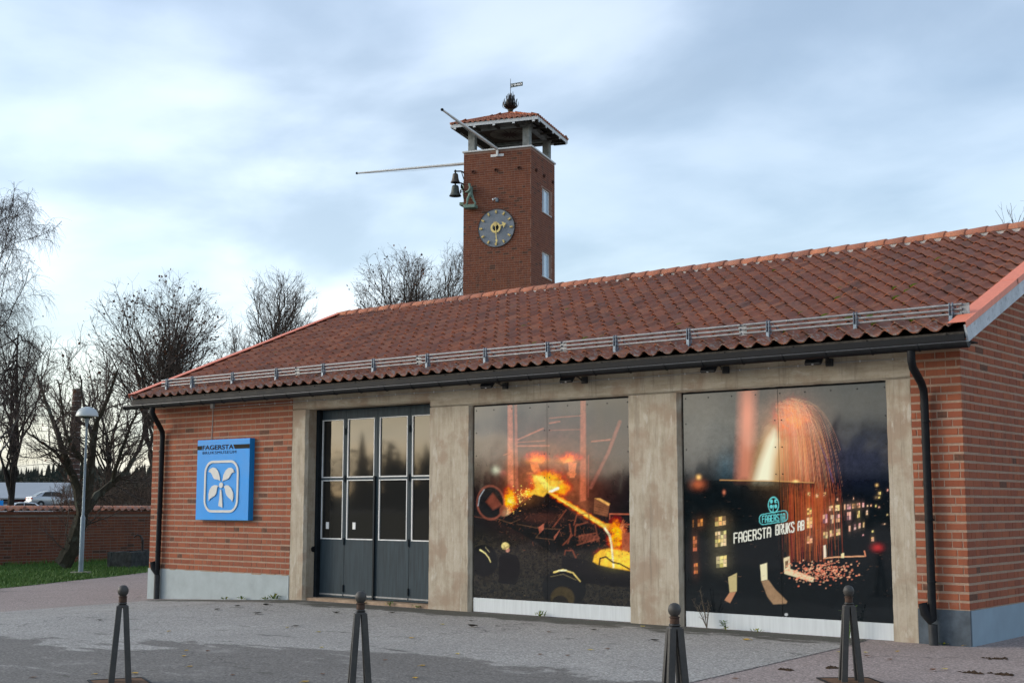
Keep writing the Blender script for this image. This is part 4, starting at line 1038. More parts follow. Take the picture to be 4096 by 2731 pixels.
# photographed layout, sheared rectangle normalised to the unit square
nu = lambda a, b: ((a-130+(b-160)*.0418)/(815.0), 1-(b-160+(a-130)*.049*(1-(b-160)/1243.0)+0)/1246.0)
def plate(name, pts, mat, parent, d0=-.121, d1=-.134, bevel=None):
    mb = MB(); mb.prism([(p[0], p[1]) for p in pts], d1, d0, lambda u, v, q: (u, q, v)); return mb.build(name, mat, parent)
def P2(lst): return [(nu(a, b)[0]*SW, nu(a, b)[1]*SH) for a, b in lst]
bz0, bz1 = nu(130, 315)[1]*SH, nu(130, 250)[1]*SH
plate('band', [(.002, bz0), (nu(196, 312)[0]*SW, bz0), (nu(196, 312)[0]*SW, bz1), (.002, bz1)], SIGND, sign, -.121, -.1235)
plate('band', [(nu(712, 288)[0]*SW, bz0), (SW-.002, bz0), (SW-.002, bz1), (nu(690, 230)[0]*SW, bz1)], SIGND, sign, -.121, -.1235)
text_mesh('lettering', 'FAGERSTA', (nu(695, 290)[0]-nu(207, 305)[0])*SW, bz1-bz0+.01, SIGND, sign, (nu(207, 305)[0]*SW, -.1225, bz0-.004), .020, .003)
text_mesh('lettering', 'BRUKSMUSEUM', (nu(733, 350)[0]-nu(207, 380)[0])*SW, .052, NAVY, sign, (nu(207, 380)[0]*SW, -.1225, nu(207, 382)[1]*SH), .0, .003, spacing=1.18)
ex0, ex1, ez0, ez1 = nu(232, 880)[0]*SW, nu(765, 860)[0]*SW, nu(495, 1288)[1]*SH, nu(505, 475)[1]*SH
def rrect(x0, x1, z0, z1, r, n=8):
    o = []
    for cx, cz, a0 in ((x1-r, z1-r, 0), (x0+r, z1-r, 90), (x0+r, z0+r, 180), (x1-r, z0+r, 270)):
        for k in range(n+1): a = R(a0+90*k/n); o.append((cx+r*math.cos(a), cz+r*math.sin(a)))
    return o
oo, ii = rrect(ex0, ex1, ez0, ez1, .24), rrect(ex0+.05, ex1-.05, ez0+.044, ez1-.044, .19)
mb = MB(); n = len(oo); d0, d1 = -.121, -.136
vs = [(u, d1, v) for u, v in oo]+[(u, d1, v) for u, v in ii]+[(u, d0, v) for u, v in oo]+[(u, d0, v) for u, v in ii]
fs = []
for k in range(n): j = (k+1) % n; fs += [(k, j, n+j, n+k), (2*n+k, 2*n+j, j, k), (n+k, n+j, 3*n+j, 3*n+k)]
mb.add(vs, fs); mb.build('emblem_frame', SIGNW, sign)
petals = [[(305, 652), (330, 612), (378, 585), (425, 600), (462, 655), (482, 735), (487, 798), (470, 782), (438, 774), (400, 768), (378, 742), (362, 700), (342, 668)],
          [(707, 660), (695, 615), (660, 586), (618, 592), (575, 632), (540, 705), (523, 802), (545, 785), (585, 775), (618, 760), (640, 720), (662, 680), (682, 662)],
          [(460, 882), (430, 864), (392, 862), (352, 884), (318, 940), (302, 1010), (305, 1110), (322, 1080), (352, 1055), (392, 1035), (420, 995), (435, 930), (442, 895)],
          [(540, 884), (580, 862), (615, 866), (655, 905), (682, 980), (686, 1050), (668, 1120), (652, 1088), (610, 1052), (585, 1020), (568, 975), (562, 915)],
          [(484, 932), (504, 932), (512, 1050), (518, 1212), (453, 1184), (472, 1060)]]
for pl in petals:
    o = plate('emblem_petal', P2(pl), SIGNW, sign, -.121, -.137)
cx, cz = nu(500, 862); mb = MB(); mb.prism([(cx*SW+.058*math.cos(R(15*k)), cz*SH+.052*math.sin(R(15*k))) for k in range(24)], -.137, -.121, lambda u, v, q: (u, q, v)); mb.build('emblem_disc', SIGNW, sign)

# ------------------------------------------------------------------ cable, box, floodlights
GREYC = simple('grey_cable', (.42, .40, .37), .6, 0, .4, .1, 10)
cb = thing('wall_cable', 'thin grey cable running from a junction box along under the eaves', 'cable', (-14.55, -.0, 3.5))
mb = MB(); mb.bbox(-.045, .045, -.05, -.002, -.01, .10, .006); mb.build('junction_box', GREYC, cb)
mb = MB(); mb.tube([(-.0, -.012, -.01), (.0, -.012, -.3), (-.012, -.012, -.61)], .0075, 6); mb.build('drop_cable', GREYC, cb)
pts = []
x = -14.50
while x < -.75: pts.append((x+14.55, -.014 if x < -12.26 else -.012, 3.508+.003*math.sin(x*3.1)+random.uniform(-.002, .002)-3.5)); x += .22
mb = MB(); mb.tube(pts, .0065, 6); mb.build('long_cable', GREYC, cb)
mb = MB()
for p in pts[2::2]: mb.box(p[0]-.006, p[0]+.006, -.02, -.002, p[2]-.014, p[2]+.012)
tag(mb.build('clips', WHITE, cb), kind='stuff')
FL = simple('floodlight_black', (.015, .018, .022), .4, 0, .5, .2, 20)
def floodlight(x, xm, label):
    t = thing('floodlight', label, 'floodlight', (xm, 0, 3.53), 0, 'floodlights under the eaves')
    rot = Matrix.Translation((x-xm, -.30, .005)) @ Matrix.Rotation(R(48), 4, 'X')
    mb = MB(); mb.bbox(-.115, .115, -.08, .08, -.022, .018, .006, rot); body = mb.build('housing', FL, t)
    for k in range(11):
        mb = MB(); q = -.10+k*.02; mb.box(q-.003, q+.003, -.07, .07, .0182, .036, rot); mb.build('cooling_fin', FL, body)
    mb = MB(); mb.box(-.105, .105, -.07, .07, -.025, -.0222, rot); mb.build('lens', GLASS, body)
    mb = MB(); mb.box(-.0125, .0125, -.0865, -.0802, -.010, .004, rot); mb.build('white_mark', WHITE, body)
    mb = MB(); mb.tube([(x-xm+.122, -.29, .04), (x-xm+.13, -.22, .02), (-.04, -.06, -.005), (0, -.03, -.01)], .012, 8); mb.bbox(-.05, .05, -.055, -.008, -.06, .04, .008); mb.build('wall_arm', FL, t)
for x, xm, q in ((-7.36, -7.235, 'black floodlight under the eaves over the left part of the foundry mural'), (-5.80, -5.69, 'black floodlight under the eaves over the right part of the foundry mural'), (-3.37, -3.27, 'black floodlight under the eaves over the left part of the night mural'), (-1.80, -1.72, 'black floodlight under the eaves over the right part of the night mural')):
    floodlight(x, xm, q)

# ------------------------------------------------------------------ clock tower
TH = R(19.3); T0 = Vector((-30.778, 30.017, 0)); TM = Matrix.Translation(T0) @ Matrix.Rotation(TH, 4, 'Z')
def tw(x, y, z): return tuple(TM @ Vector((x, y, z)))
tower = thing('bell_tower', 'tall slim red brick clock tower with open belfry under a hipped roof', 'tower', T0, TH)
TX, TY, TZ = -3.30, 3.40, 17.85
tf = part_root('front_wall', tower); ts = part_root('side_wall', tower)
mb = MB(); mb.box(TX, -.25, 0, .25, -.5, TZ); mb.box(TX, TX+.25, .25, TY, -.5, TZ); mb.box(TX+.25, -.25, TY-.25, TY, -.5, TZ); mb.box(TX+.25, -.25, .25, TY-.25, TZ-.1, TZ-.02); mb.build('mortar_bed', MORT_T, tf)
WY0, WY1 = 1.60, 2.77; WINS = ((15.18, 16.34), (12.15, 13.32))
mb = MB(); mb.box(-.2499, 0, .0, WY0, -.5, TZ-.0001); mb.box(-.2499, 0, WY1, TY, -.5, TZ-.0001)
zz = [-.5, WINS[1][0], WINS[1][1], WINS[0][0], WINS[0][1], TZ-.0001]
for k in (0, 2, 4): mb.box(-.2499, 0, WY0, WY1, zz[k], zz[k+1])
mb.build('mortar_bed', MORT_T, ts)
def tlay(L, n, seed, org, rz, z0, skip=None):
    mw = Matrix.Translation(org) @ Matrix.Rotation(rz, 4, 'Z'); ww = TM @ mw; out_ = []
    for i, a, b in courses(L, n, .105, seed):
        if skip and skip(a, b, z0+i*.105, z0+(i+1)*.105): continue
        ctr = ww @ Vector(((a+b)/2, 0, z0+(i+.5)*.105)); d = CAM-ctr; nn = ww.to_3x3() @ Vector((0, -1, 0))
        vis = in_frame(ctr) and ctr.z > 10.9
        out_.append(((b-a)*max(0, nn.dot(d.normalized()))/d.length_squared if vis else 0, i, a, b))
    return mw, out_
Z0B = 6.2; nB = int((TZ-Z0B)/.105)
wskip = lambda a, b, z0, z1: any(b > WY0-.03 and a < WY1+.03 and z1 > q0-.02 and z0 < q1+.02 for q0, q1 in WINS)
sets = []
for L, seed, org, rz, par, sk in ((-TX, 21, Vector((TX, 0, 0)), 0, tf, None), (TY, 22, Vector((0, 0, 0)), R(90), ts, wskip), (TY, 23, Vector((TX, TY, 0)), R(-90), ts, None), (-TX, 24, Vector((0, TY, 0)), R(180), tf, None)):
    mw, rk = tlay(L, nB, seed, org, rz, Z0B, sk); sets.append((mw, rk, Z0B, .105, par, BT1, BTJ))
JH_old = JH; JH = .018
place_bricks(sets, 300, 'brickwork')
JH = JH_old
for q0, q1 in WINS:
    mb = MB(); x0 = -.10
    for (y0, y1, z0, z1) in ((WY0, WY1, q0, q0+.06), (WY0, WY1, q1-.06, q1), (WY0, WY0+.07, q0+.06, q1-.06), (WY1-.07, WY1, q0+.06, q1-.06), (WY0+.40, WY0+.46, q0+.06, q1-.06)): mb.box(x0-.04, x0+.03, y0, y1, z0, z1)
    wn = mb.build('window', WHITE, tower)
    for ya, yb in ((WY0+.07, WY0+.40), (WY0+.46, WY1-.07)):
        mb = MB(); mb.box(x0-.012, x0-.004, ya-.005, yb+.005, q0+.055, q1-.055); mb.build('pane', SKYGLASS, wn)
    mb = MB(); mb.box(-.10, .05, WY0-.04, WY1+.06, q0-.035, q0-.005); mb.build('sill', WHITE, wn)
mb = MB()
for (x0, x1, y0, y1) in ((TX-.06, .06, -.06, .34), (TX-.06, .06, TY-.34, TY+.06), (TX-.06, TX+.34, .34, TY-.34), (-.34, .06, .34, TY-.34)): mb.box(x0, x1, y0, y1, TZ, TZ+.07)
mb.build('coping', simple('coping_white', (.62, .62, .60), .6, 0, .4, .1, 6), tower)
mb = MB(); mb.box(TX+.34, -.34, .34, TY-.34, TZ-.02, TZ+.03); mb.build('belfry_floor', DARKWOOD, tower)
TCONC = simple('tower_concrete', (.26, .27, .255), .9, 0, .2, .25, 5, .3)
for (x0, y0) in ((TX+.15, .13), (-.46, .13), (TX+.15, TY-.46), (-.46, TY-.46)):
    mb = MB(); mb.bbox(x0, x0+.33, y0, y0+.33, TZ+.03, 18.93, .012); mb.build('belfry_post', TCONC, tower)
DK = simple('belfry_dark_timber', (.040, .034, .028), .85, 0, .2, .3, 9)
EX0, EX1, EY0, EY1 = -3.72, .52, -.58, 3.80; EZ = 19.06; AX, AY, AZ = -1.60, 1.62, 19.98
mb = MB()
for (x0, x1, y0, y1) in ((TX+.12, -.10, .14, .44), (TX+.12, -.10, TY-.44, TY-.14), (TX+.16, TX+.46, .44, TY-.44), (-.44, -.14, .44, TY-.44)): mb.box(x0, x1, y0, y1, 18.931, 19.12)
mb.build('ring_beam', TCONC, tower)
mb = MB(); mb.box(TX+.46, -.44, .44, TY-.44, 19.03, 19.06); mb.build('belfry_ceiling', simple('ceiling_brown', (.075, .050, .036), .85, 0, .2, .25, 6), tower)
mb = MB(); mb.lathe([(.95, 0), (.95, .004)], 40, Matrix.Translation((-1.65, 1.70, 19.022))); cd = mb.build('compass_disc', simple('ceiling_pale', (.19, .16, .13), .8, 0, .2, .2, 8), tower)
mb = MB(); st = []
for k in range(32):
    r_ = (.90 if k % 4 == 0 else .70) if k % 2 == 0 else .24; st.append((-1.65+r_*math.cos(R(k*11.25)), 1.70+r_*math.sin(R(k*11.25))))
mb.prism(st, 19.016, 19.0215, lambda u, v, q: (u, v, q)); mb.build('compass_star', simple('star_dark_red', (.070, .032, .024), .8, 0, .2, .1, 8), cd)
troof = part_root('roof', tower)
mb = MB(); e = .05
mb.add([(EX0, EY0, EZ), (EX1, EY0, EZ), (EX1, EY1, EZ), (EX0, EY1, EZ), (AX, AY, AZ-.03)], [(0, 1, 4), (1, 2, 4), (2, 3, 4), (3, 0, 4)])
mb.add([(EX0+.03, EY0+.03, EZ-.05), (EX1-.03, EY0+.03, EZ-.05), (EX1-.03, EY1-.03, EZ-.05), (EX0+.03, EY1-.03, EZ-.05), (AX, AY, AZ-.16)], [(0, 4, 1), (1, 4, 2), (2, 4, 3), (3, 4, 0)])
mb.build('roof_deck', DK, troof, recalc=False)
for (x0, x1, y0, y1) in ((EX0-.014, EX1+.014, EY0-.014, EY0+.014), (EX0-.014, EX1+.014, EY1-.014, EY1+.014), (EX0-.0141, EX0+.014, EY0+.0141, EY1-.0141), (EX1-.014, EX1+.0141, EY0+.0141, EY1-.0141)):
    mb = MB(); mb.box(x0, x1, y0, y1, EZ-.135, EZ+.03); mb.build('fascia', simple('tower_fascia_white', (.58, .60, .60), .6, 0, .4, .12, 7) if 'tower_fascia_white' not in bpy.data.materials else bpy.data.materials['tower_fascia_white'], troof)
FW_ = bpy.data.materials['tower_fascia_white']
for k in range(5):
    x = EX0+.2+k*(EX1-EX0-.4)/4
    mb = MB(); mb.box(x-.06, x+.06, EY0+.02, 0.1, EZ-.215, EZ-.137); mb.build('rafter_end', DK, troof); mb = MB(); mb.box(x-.06, x+.06, EY0-.012, EY0+.019, EZ-.215, EZ-.137); mb.build('rafter_end', FW_, troof)
    y = EY0+.2+k*(EY1-EY0-.4)/4
    mb = MB(); mb.box(EX1-.019, EX1+.012, y-.06, y+.06, EZ-.215, EZ-.137); mb.build('rafter_end', FW_, troof); mb = MB(); mb.box(-.1, EX1-.02, y-.06, y+.06, EZ-.2151, EZ-.137); mb.build('rafter_end', DK, troof)
TTILE = tile_mat('tower_tile_clay', True, 1.5)
tjm = []
for vs, fs in tvar[:2]:
    q = MB(); q.add(vs, fs); me = q.mesh('roof_tile', TTILE, True); tjm.append(me)
jb = MB()
faces = [((EX0, EY0), (EX1, EY0), 0, True), ((EX1, EY0), (EX1, EY1), 90, True), ((EX1, EY1), (EX0, EY1), 180, False), ((EX0, EY1), (EX0, EY0), 270, False)]
for (p, q, ang, single) in faces:
    W_ = math.hypot(q[0]-p[0], q[1]-p[1]); run = {0: AY-EY0, 90: EX1-AX, 180: EY1-AY, 270: AX-EX0}[ang]
    rise = AZ-EZ; sl = math.atan2(rise, run); sln = math.hypot(rise, run); apx = {0: AX-EX0, 90: AY-EY0, 180: EX1-AX, 270: EY1-AY}[ang]
    fm = Matrix.Translation((p[0], p[1], EZ)) @ Matrix.Rotation(R(ang), 4, 'Z') @ Matrix.Rotation(sl, 4, 'X')
    ncol_ = int(W_/TW)+1; nrow_ = int(sln/GA)+1
    for j in range(nrow_):
        s0 = j*GA-.05; f_ = (s0+GA*.45)/sln
        for i in range(ncol_):
            xc = i*TW+TW/2-.02
            if xc < apx*f_-.02 or xc > W_-(W_-apx)*f_+.02: continue
            t = fm @ Matrix.Translation((i*TW-.02, s0, .045))
            if single: o = link_mesh('roof_tile', tjm[(i+j) % 2], troof); o.matrix_basis = t
            else: vs, fs = tvar[0]; jb.add([tuple(t @ Vector(v)) for v in vs], fs)
tag(jb.build('tiling', TILEJ, troof, True, recalc=False), kind='stuff')
for cx, cy in ((EX0, EY0), (EX1, EY0), (EX1, EY1), (EX0, EY1)):
    mb = MB(); mb.tube([(cx, cy, EZ+.05), (AX, AY, AZ+.05)], .085, 10); mb.build('hip_tile', RIDGE, troof, True)
# clock
clock = part_root('clock', tower); CXk, CZk, CR = -1.665, 14.19, .905
rf = Matrix.Translation((CXk, 0, CZk)) @ Matrix.Rotation(R(90), 4, 'X')          # local z -> -y
mb = MB(); mb.lathe([(CR, .0), (CR, .03), (CR*.99, .055), (CR*.965, .055), (CR*.965, .03)], 56, rf); mb.build('clock_rim', simple('clock_rim_dark', (.060, .045, .040), .6, .2, .4, .3, 12), clock, True)
mb = MB(); mb.lathe([(CR*.964, .01), (CR*.964, .034)], 56, rf); mb.build('clock_face', simple('clock_face_grey', (.19, .215, .245), .5, .1, .4, .12, 3), clock)
GOLD = simple('clock_gold', (.72, .55, .20), .4, .25, .5, .1, 20); GOLDP = simple('clock_gold_shade', (.60, .45, .16), .45, .2, .5, .1, 20)
for k in range(12):
    mb = MB(); mb.bbox(-.042, .042, CR*.74, CR*.90, .045, .10, .012, rf @ Matrix.Rotation(R(-30*k), 4, 'Z')); mb.build('hour_baton', GOLDP, clock)
def hand(ang, poly, z0, z1, name, mat):
    mb = MB(); mm = rf @ Matrix.Rotation(R(-ang), 4, 'Z'); mb.prism(poly, z1, z0, lambda u, v, q: tuple(mm @ Vector((u, v, q)))); mb.build(name, mat, clock)
mb = MB(); n = 32; vs = []
for r_, z_ in ((.155, .125), (.245, .125), (.245, .14), (.155, .14)):
    for k in range(n): vs.append(rf @ Vector((r_*math.cos(2*math.pi*k/n), r_*math.sin(2*math.pi*k/n), z_)))
fs = [(a*n+k, a*n+(k+1) % n, ((a+1) % 4)*n+(k+1) % n, ((a+1) % 4)*n+k) for a in range(4) for k in range(n)]
mb.add(vs, fs); mb.build('hour_hand_ring', GOLD, clock)
hand(72, [(-.025, .24), (.025, .24), (.025, .36), (.15, .36), (0, .53), (-.15, .36), (-.025, .36)], .125, .14, 'hour_hand', GOLD)
hand(175, [(-.016, -.06), (.016, -.06), (.02, .55), (.06, .57), (0, .74), (-.06, .57), (-.02, .55)], .15, .162, 'minute_hand', GOLD)
hand(175, [(-.06, -.06), (-.075, -.28), (-.02, -.24), (0, -.30), (.02, -.24), (.075, -.28), (.06, -.06)], .15, .1615, 'minute_hand_tail', GOLDP)
mb = MB(); mb.lathe([(.15, .036), (.13, .09)], 24, rf); mb.build('clock_hub', BLACK, clock)
# vent pipes in the brick
CLAY = simple('clay_vent', (.10, .045, .032), .85, 0, .2, .2, 12)
for k, (x, y) in enumerate(((-2.805, 0), (-1.688, 0), (-.56, 0))):
    mb = MB(); mm = Matrix.Translation((x, 0, 16.9)) @ Matrix.Rotation(R(90), 4, 'X'); mb.lathe([(.085, -.02), (.085, .07), (.06, .07), (.055, .0)], 16, mm); mb.build('vent_pipe', CLAY, tower)
for y in (.66, 1.78, 3.08):
    mb = MB(); mm = Matrix.Translation((0, y, 16.91)) @ Matrix.Rotation(R(90), 4, 'Y'); mb.lathe([(.085, -.02), (.085, .07), (.06, .07), (.055, .0)], 16, mm); mb.build('vent_pipe', CLAY, tower)
tl = thing('tower_lamp', 'small grey lamp on an arm above the tower clock', 'lamp', tw(-1.62, 0, 15.46), TH)
mb = MB(); mb.bbox(-.02, .10, -.24, -.09, -.10, .09, .015); mb.build('lamp_housing', simple('lamp_grey', (.13, .17, .20), .5, .2, .5, .2, 20), tl)
mb = MB(); mb.tube([(.02, 0, .08), (-.06, -.10, .11), (-.12, -.16, .05)], .025, 8); mb.lathe([(.05, -.03), (.055, .03)], 12, Matrix.Translation((-.16, -.17, .03)) @ Matrix.Rotation(R(80), 4, 'Y')); mb.build('sensor_arm', WHITE, tl)
# flagpoles
POLE = simple('flagpole_pale_paint', (.66, .66, .63), .45, 0, .5, .06, 9)
def flagpole(base, d, L, label, plate_):
    t = thing('flagpole', label, 'flagpole', tw(*base), TH, 'flagpoles of the tower')
    d = Vector(d); mb = MB(); mb.tube([d*0, d*(L*.5), d*L], [.070, .062, .045], 12); mb.build('pole', POLE, t, True)
    mb = MB(); c = d*(L+.04); mb.lathe([(.01, -.06), (.045, -.05), (.065, -.02), (.065, .02), (.045, .05), (.01, .06)], 14, Matrix.Translation(c)); mb.build('knob', BLACK, t, True)
    mb = MB(); mb.tube([d*.4+Vector((0, 0, -.06)), d*(L*.5)+Vector((0, 0, -.14)), d*(L*.97)+Vector((0, 0, -.04))], .006, 5); mb.build('halyard', simple('rope_grey', (.4, .4, .4), .8) if 'rope_grey' not in bpy.data.materials else bpy.data.materials['rope_grey'], t)
    if plate_:
        mb = MB(); mb.box(-.34, .30, .125, .148, -.34, -.22); mb.box(-.045, .045, .04, .124, -.34, .0); mb.build('wall_bracket', WHITE, t)
flagpole((-1.62, -.15, 17.87), (0, -1, .004), 6.3, 'pale flagpole sticking straight out of the tower front above the clock', True)
flagpole((TX-.0, 1.6, 17.80), (-1, 0, .004), 6.3, 'pale flagpole sticking out sideways over the two bells', False)
# bells
BRONZE = simple('bell_bronze', (.085, .070, .055), .55, .5, .5, .3, 10); BRONZE2 = simple('bell_bronze_green', (.075, .085, .072), .6, .4, .5, .35, 10)
def bell(x, y, ztop, h, r, label, mat, arm_y):
    t = thing('bell', label, 'bell', tw(x, y, ztop), TH)
    prof = [(r*.10, -.02), (r*.42, -.03*h), (r*.55, -.12*h), (r*.60, -.30*h), (r*.66, -.55*h), (r*.76, -.75*h), (r*.92, -.90*h), (r, -h), (r*.93, -h), (r*.6, -.7*h), (r*.5, -.3*h)]
    mb = MB(); mb.lathe(prof, 28); mb.build('bell_body', mat, t, True)
    mb = MB(); mb.tube([(0, 0, .16), (0, 0, -.04)], .04, 8); mb.tube([(-.06, 0, .10), (.28, 0, .075), (-x+TX+.02, arm_y, .02)], [.035, .035, .05], 8); mb.tube([(.30, 0, .05), (-x+TX, arm_y, -.42)], .022, 6); mb.build('bracket_arm', BLACK, t)
    mb = MB(); mb.tube([(0, 0, -.1*h), (0, 0, -h*.92)], .016, 6); mb.lathe([(.02, -.04), (.05, 0), (.02, .04)], 10, Matrix.Translation((0, 0, -h*.93))); mb.build('clapper', BLACK, t)
bell(-3.68, -.10, 16.90, .44, .225, 'upper brown bell on a bracket at the tower corner', BRONZE, .25)
bell(-3.68, -.10, 16.34, .52, .285, 'lower and larger greenish bell on a bracket at the tower corner', BRONZE2, .25)
# bronze figures
VERD = Mat('verdigris'); _f = VERD.noise(7, 5, .65); VERD.col(VERD.ramp(_f, [(.3, (.11, .17, .135)), (.55, (.19, .29, .235)), (.8, (.26, .36, .30))])); VERD.set(Roughness=.75, Metallic=.1); VERD = VERD.m
def figure(name, joints, edges, mat, parent):
    names = list(joints); me = bpy.data.meshes.new(name); me.from_pydata([joints[k][0] for k in names], [(names.index(a), names.index(b)) for a, b in edges], [])
    o = link_mesh(name, me, parent); md = o.modifiers.new('skin', 'SKIN'); me.materials.append(mat)
    for i, k in enumerate(names):
        r_ = joints[k][1]; me.skin_vertices[0].data[i].radius = (r_, r_) if not isinstance(r_, tuple) else r_; me.skin_vertices[0].data[i].use_root = (k == 'pelvis')
    md.use_smooth_shade = True; o.modifiers.new('sub', 'SUBSURF').levels = 1; o.modifiers['sub'].render_levels = 2
    return o
def statue(base, rz, label, step=.30):
    t = thing('statue', label, 'statue', base, rz)
    # local x: the way he faces (towards the bells), y: his left, z up; about 1.08 m tall
    J = {'pelvis': ((0, 0, .54), .085), 'waist': ((.0, 0, .63), .078), 'chest': ((.015, 0, .77), (.115, .09)), 'neck': ((.04, 0, .875), .042), 'head0': ((.062, 0, .925), .055), 'head1': ((.070, 0, .985), .066), 'crown': ((.062, 0, 1.045), .048), 'nose': ((.128, 0, .965), .018), 'peak': ((.135, 0, 1.012), .022),
         'hipL': ((.01, .06, .50), .075), 'kneeL': ((.13, .07, .30), .058), 'ankL': ((.15, .075, .07), .042), 'toeL': ((.23, .085, .03), .030),
         'hipR': ((-.01, -.06, .50), .075), 'kneeR': ((-.10, -.07, .28), .058), 'ankR': ((-.215, -.075, .07), .042), 'toeR': ((-.13, -.085, .03), .030),
         'shL': ((.0, .115, .83), .052), 'elL': ((.03, .15, .66), .043), 'wrL': ((.20, .09, .62), .033), 'haL': ((.25, .07, .63), .032),
         'shR': ((.0, -.115, .83), .052), 'elR': ((.02, -.15, .65), .043), 'wrR': ((.17, -.07, .60), .033), 'haR': ((.215, -.03, .61), .032)}
    E_ = [('pelvis', 'waist'), ('waist', 'chest'), ('chest', 'neck'), ('neck', 'head0'), ('head0', 'head1'), ('head1', 'crown'), ('head0', 'nose'), ('head1', 'peak')]
    for s_ in 'LR': E_ += [('pelvis', 'hip'+s_), ('hip'+s_, 'knee'+s_), ('knee'+s_, 'ank'+s_), ('ank'+s_, 'toe'+s_), ('chest', 'sh'+s_), ('sh'+s_, 'el'+s_), ('el'+s_, 'wr'+s_), ('wr'+s_, 'ha'+s_)]
    figure('body', J, E_, VERD, t)
    mb = MB(); mb.bbox(-.28, .30, -.16, .20, -.15, -.001, .012); mb.build('plinth_block', VERD, t)
    mb = MB(); mb.tube([(.16, .03, .60), (.50, .02, .68)], .013, 6); mb.tube([(.50, .02, .60), (.50, .02, .76)], .035, 8); mb.build('hammer', BLACK, t)
statue(tw(-2.86, -.205, 15.305), TH+R(180), 'green bronze statue of a man in a cap swinging a hammer, on the tower front')
statue(tw(TX-.19, .62, 15.62), TH+R(-90), 'green bronze statue half hidden behind the bells at the tower edge')
# flame vase and vane
vane = thing('weather_vane', 'black flame finial with a small 1940 flag vane on the tower roof', 'weather vane', tw(-1.60, 1.62, AZ), TH)
IRON = simple('black_iron', (.020, .018, .016), .6, .2, .4, .3, 12)
mb = MB(); mb.tube([(0, 0, 0), (0, 0, 1.74)], [.022, .010], 8); mb.build('rod', IRON, vane)
mb = MB(); mb.lathe([(.02, .07), (.10, .075), (.105, .09), (.13, .20), (.145, .23), (.15, .24), (.12, .25), (.02, .25)], 20); mb.build('vase', simple('vase_bronze', (.045, .040, .026), .6, .3, .4, .3, 10), vane, True)
rr = random.Random(3)
for k in range(34):
    a = k*2.39996+.3; rad = .05+.36*((k+.5)/34)**.8; h = (.98-.55*((k+.5)/34))*rr.uniform(.9, 1.1); wd = rr.uniform(.075, .12)
    c, s_ = math.cos(a), math.sin(a); pts = []
    for q in range(6):
        u = q/5; ro = .05+(rad-.05)*min(1, u*2.2) + .03*math.sin(u*5+k); z = .22+(h-.1)*u**1.25
        ww = wd*(1-u)**.7*(.55+1.0*u if u < .45 else 1); pts.append((ro*c, ro*s_, z, ww, u))
    vs = []
    for (x, y, z, ww, u) in pts:
        tx, ty = -s_, c; sw = .03*math.sin(u*6+k*1.7)
        vs += [(x+tx*(ww+sw), y+ty*(ww+sw), z), (x+c*.012+tx*sw, y+s_*.012+ty*sw, z), (x-tx*(ww-sw), y-ty*(ww-sw), z), (x-c*.012+tx*sw, y-s_*.012+ty*sw, z)]
    fs = [(i*4+j, i*4+(j+1) % 4, (i+1)*4+(j+1) % 4, (i+1)*4+j) for i in range(5) for j in range(4)]
    mb = MB(); mb.add(vs, fs); mb.build('flame', IRON, vane)
fm = Matrix.Rotation(R(-9), 4, 'Z')
mb = MB(); mb.box(.02, .66, -.006, .006, 1.30, 1.49, fm); mb.box(.0, .03, -.012, .012, 1.275, 1.30, fm); mb.box(.0, .03, -.012, .012, 1.49, 1.515, fm); mb.build('flag', simple('flag_dark_green', (.035, .055, .055), .6, .2, .4, .2, 12), vane)
q = text_mesh('numerals', '1940', .54, .12, simple('flag_numerals_pale', (.80, .84, .86), .6, 0, .3, .03, 6), vane, (0, 0, 0), .012, .003)
q.matrix_basis = fm @ Matrix.Translation((.07, -.0085, 1.335)) @ Matrix.Rotation(R(90), 4, 'X')
mb = MB(); mb.lathe([(.07, 0), (.10, .02), (.11, .07), (.08, .12), (.02, .14)], 16, Matrix.Translation((-.80, -.18, -.20)) @ Matrix.Rotation(R(35), 4, 'Y')); mb.build('roof_sensor', simple('sensor_grey', (.35, .36, .38), .4, .3, .5, .1, 10), vane, True)

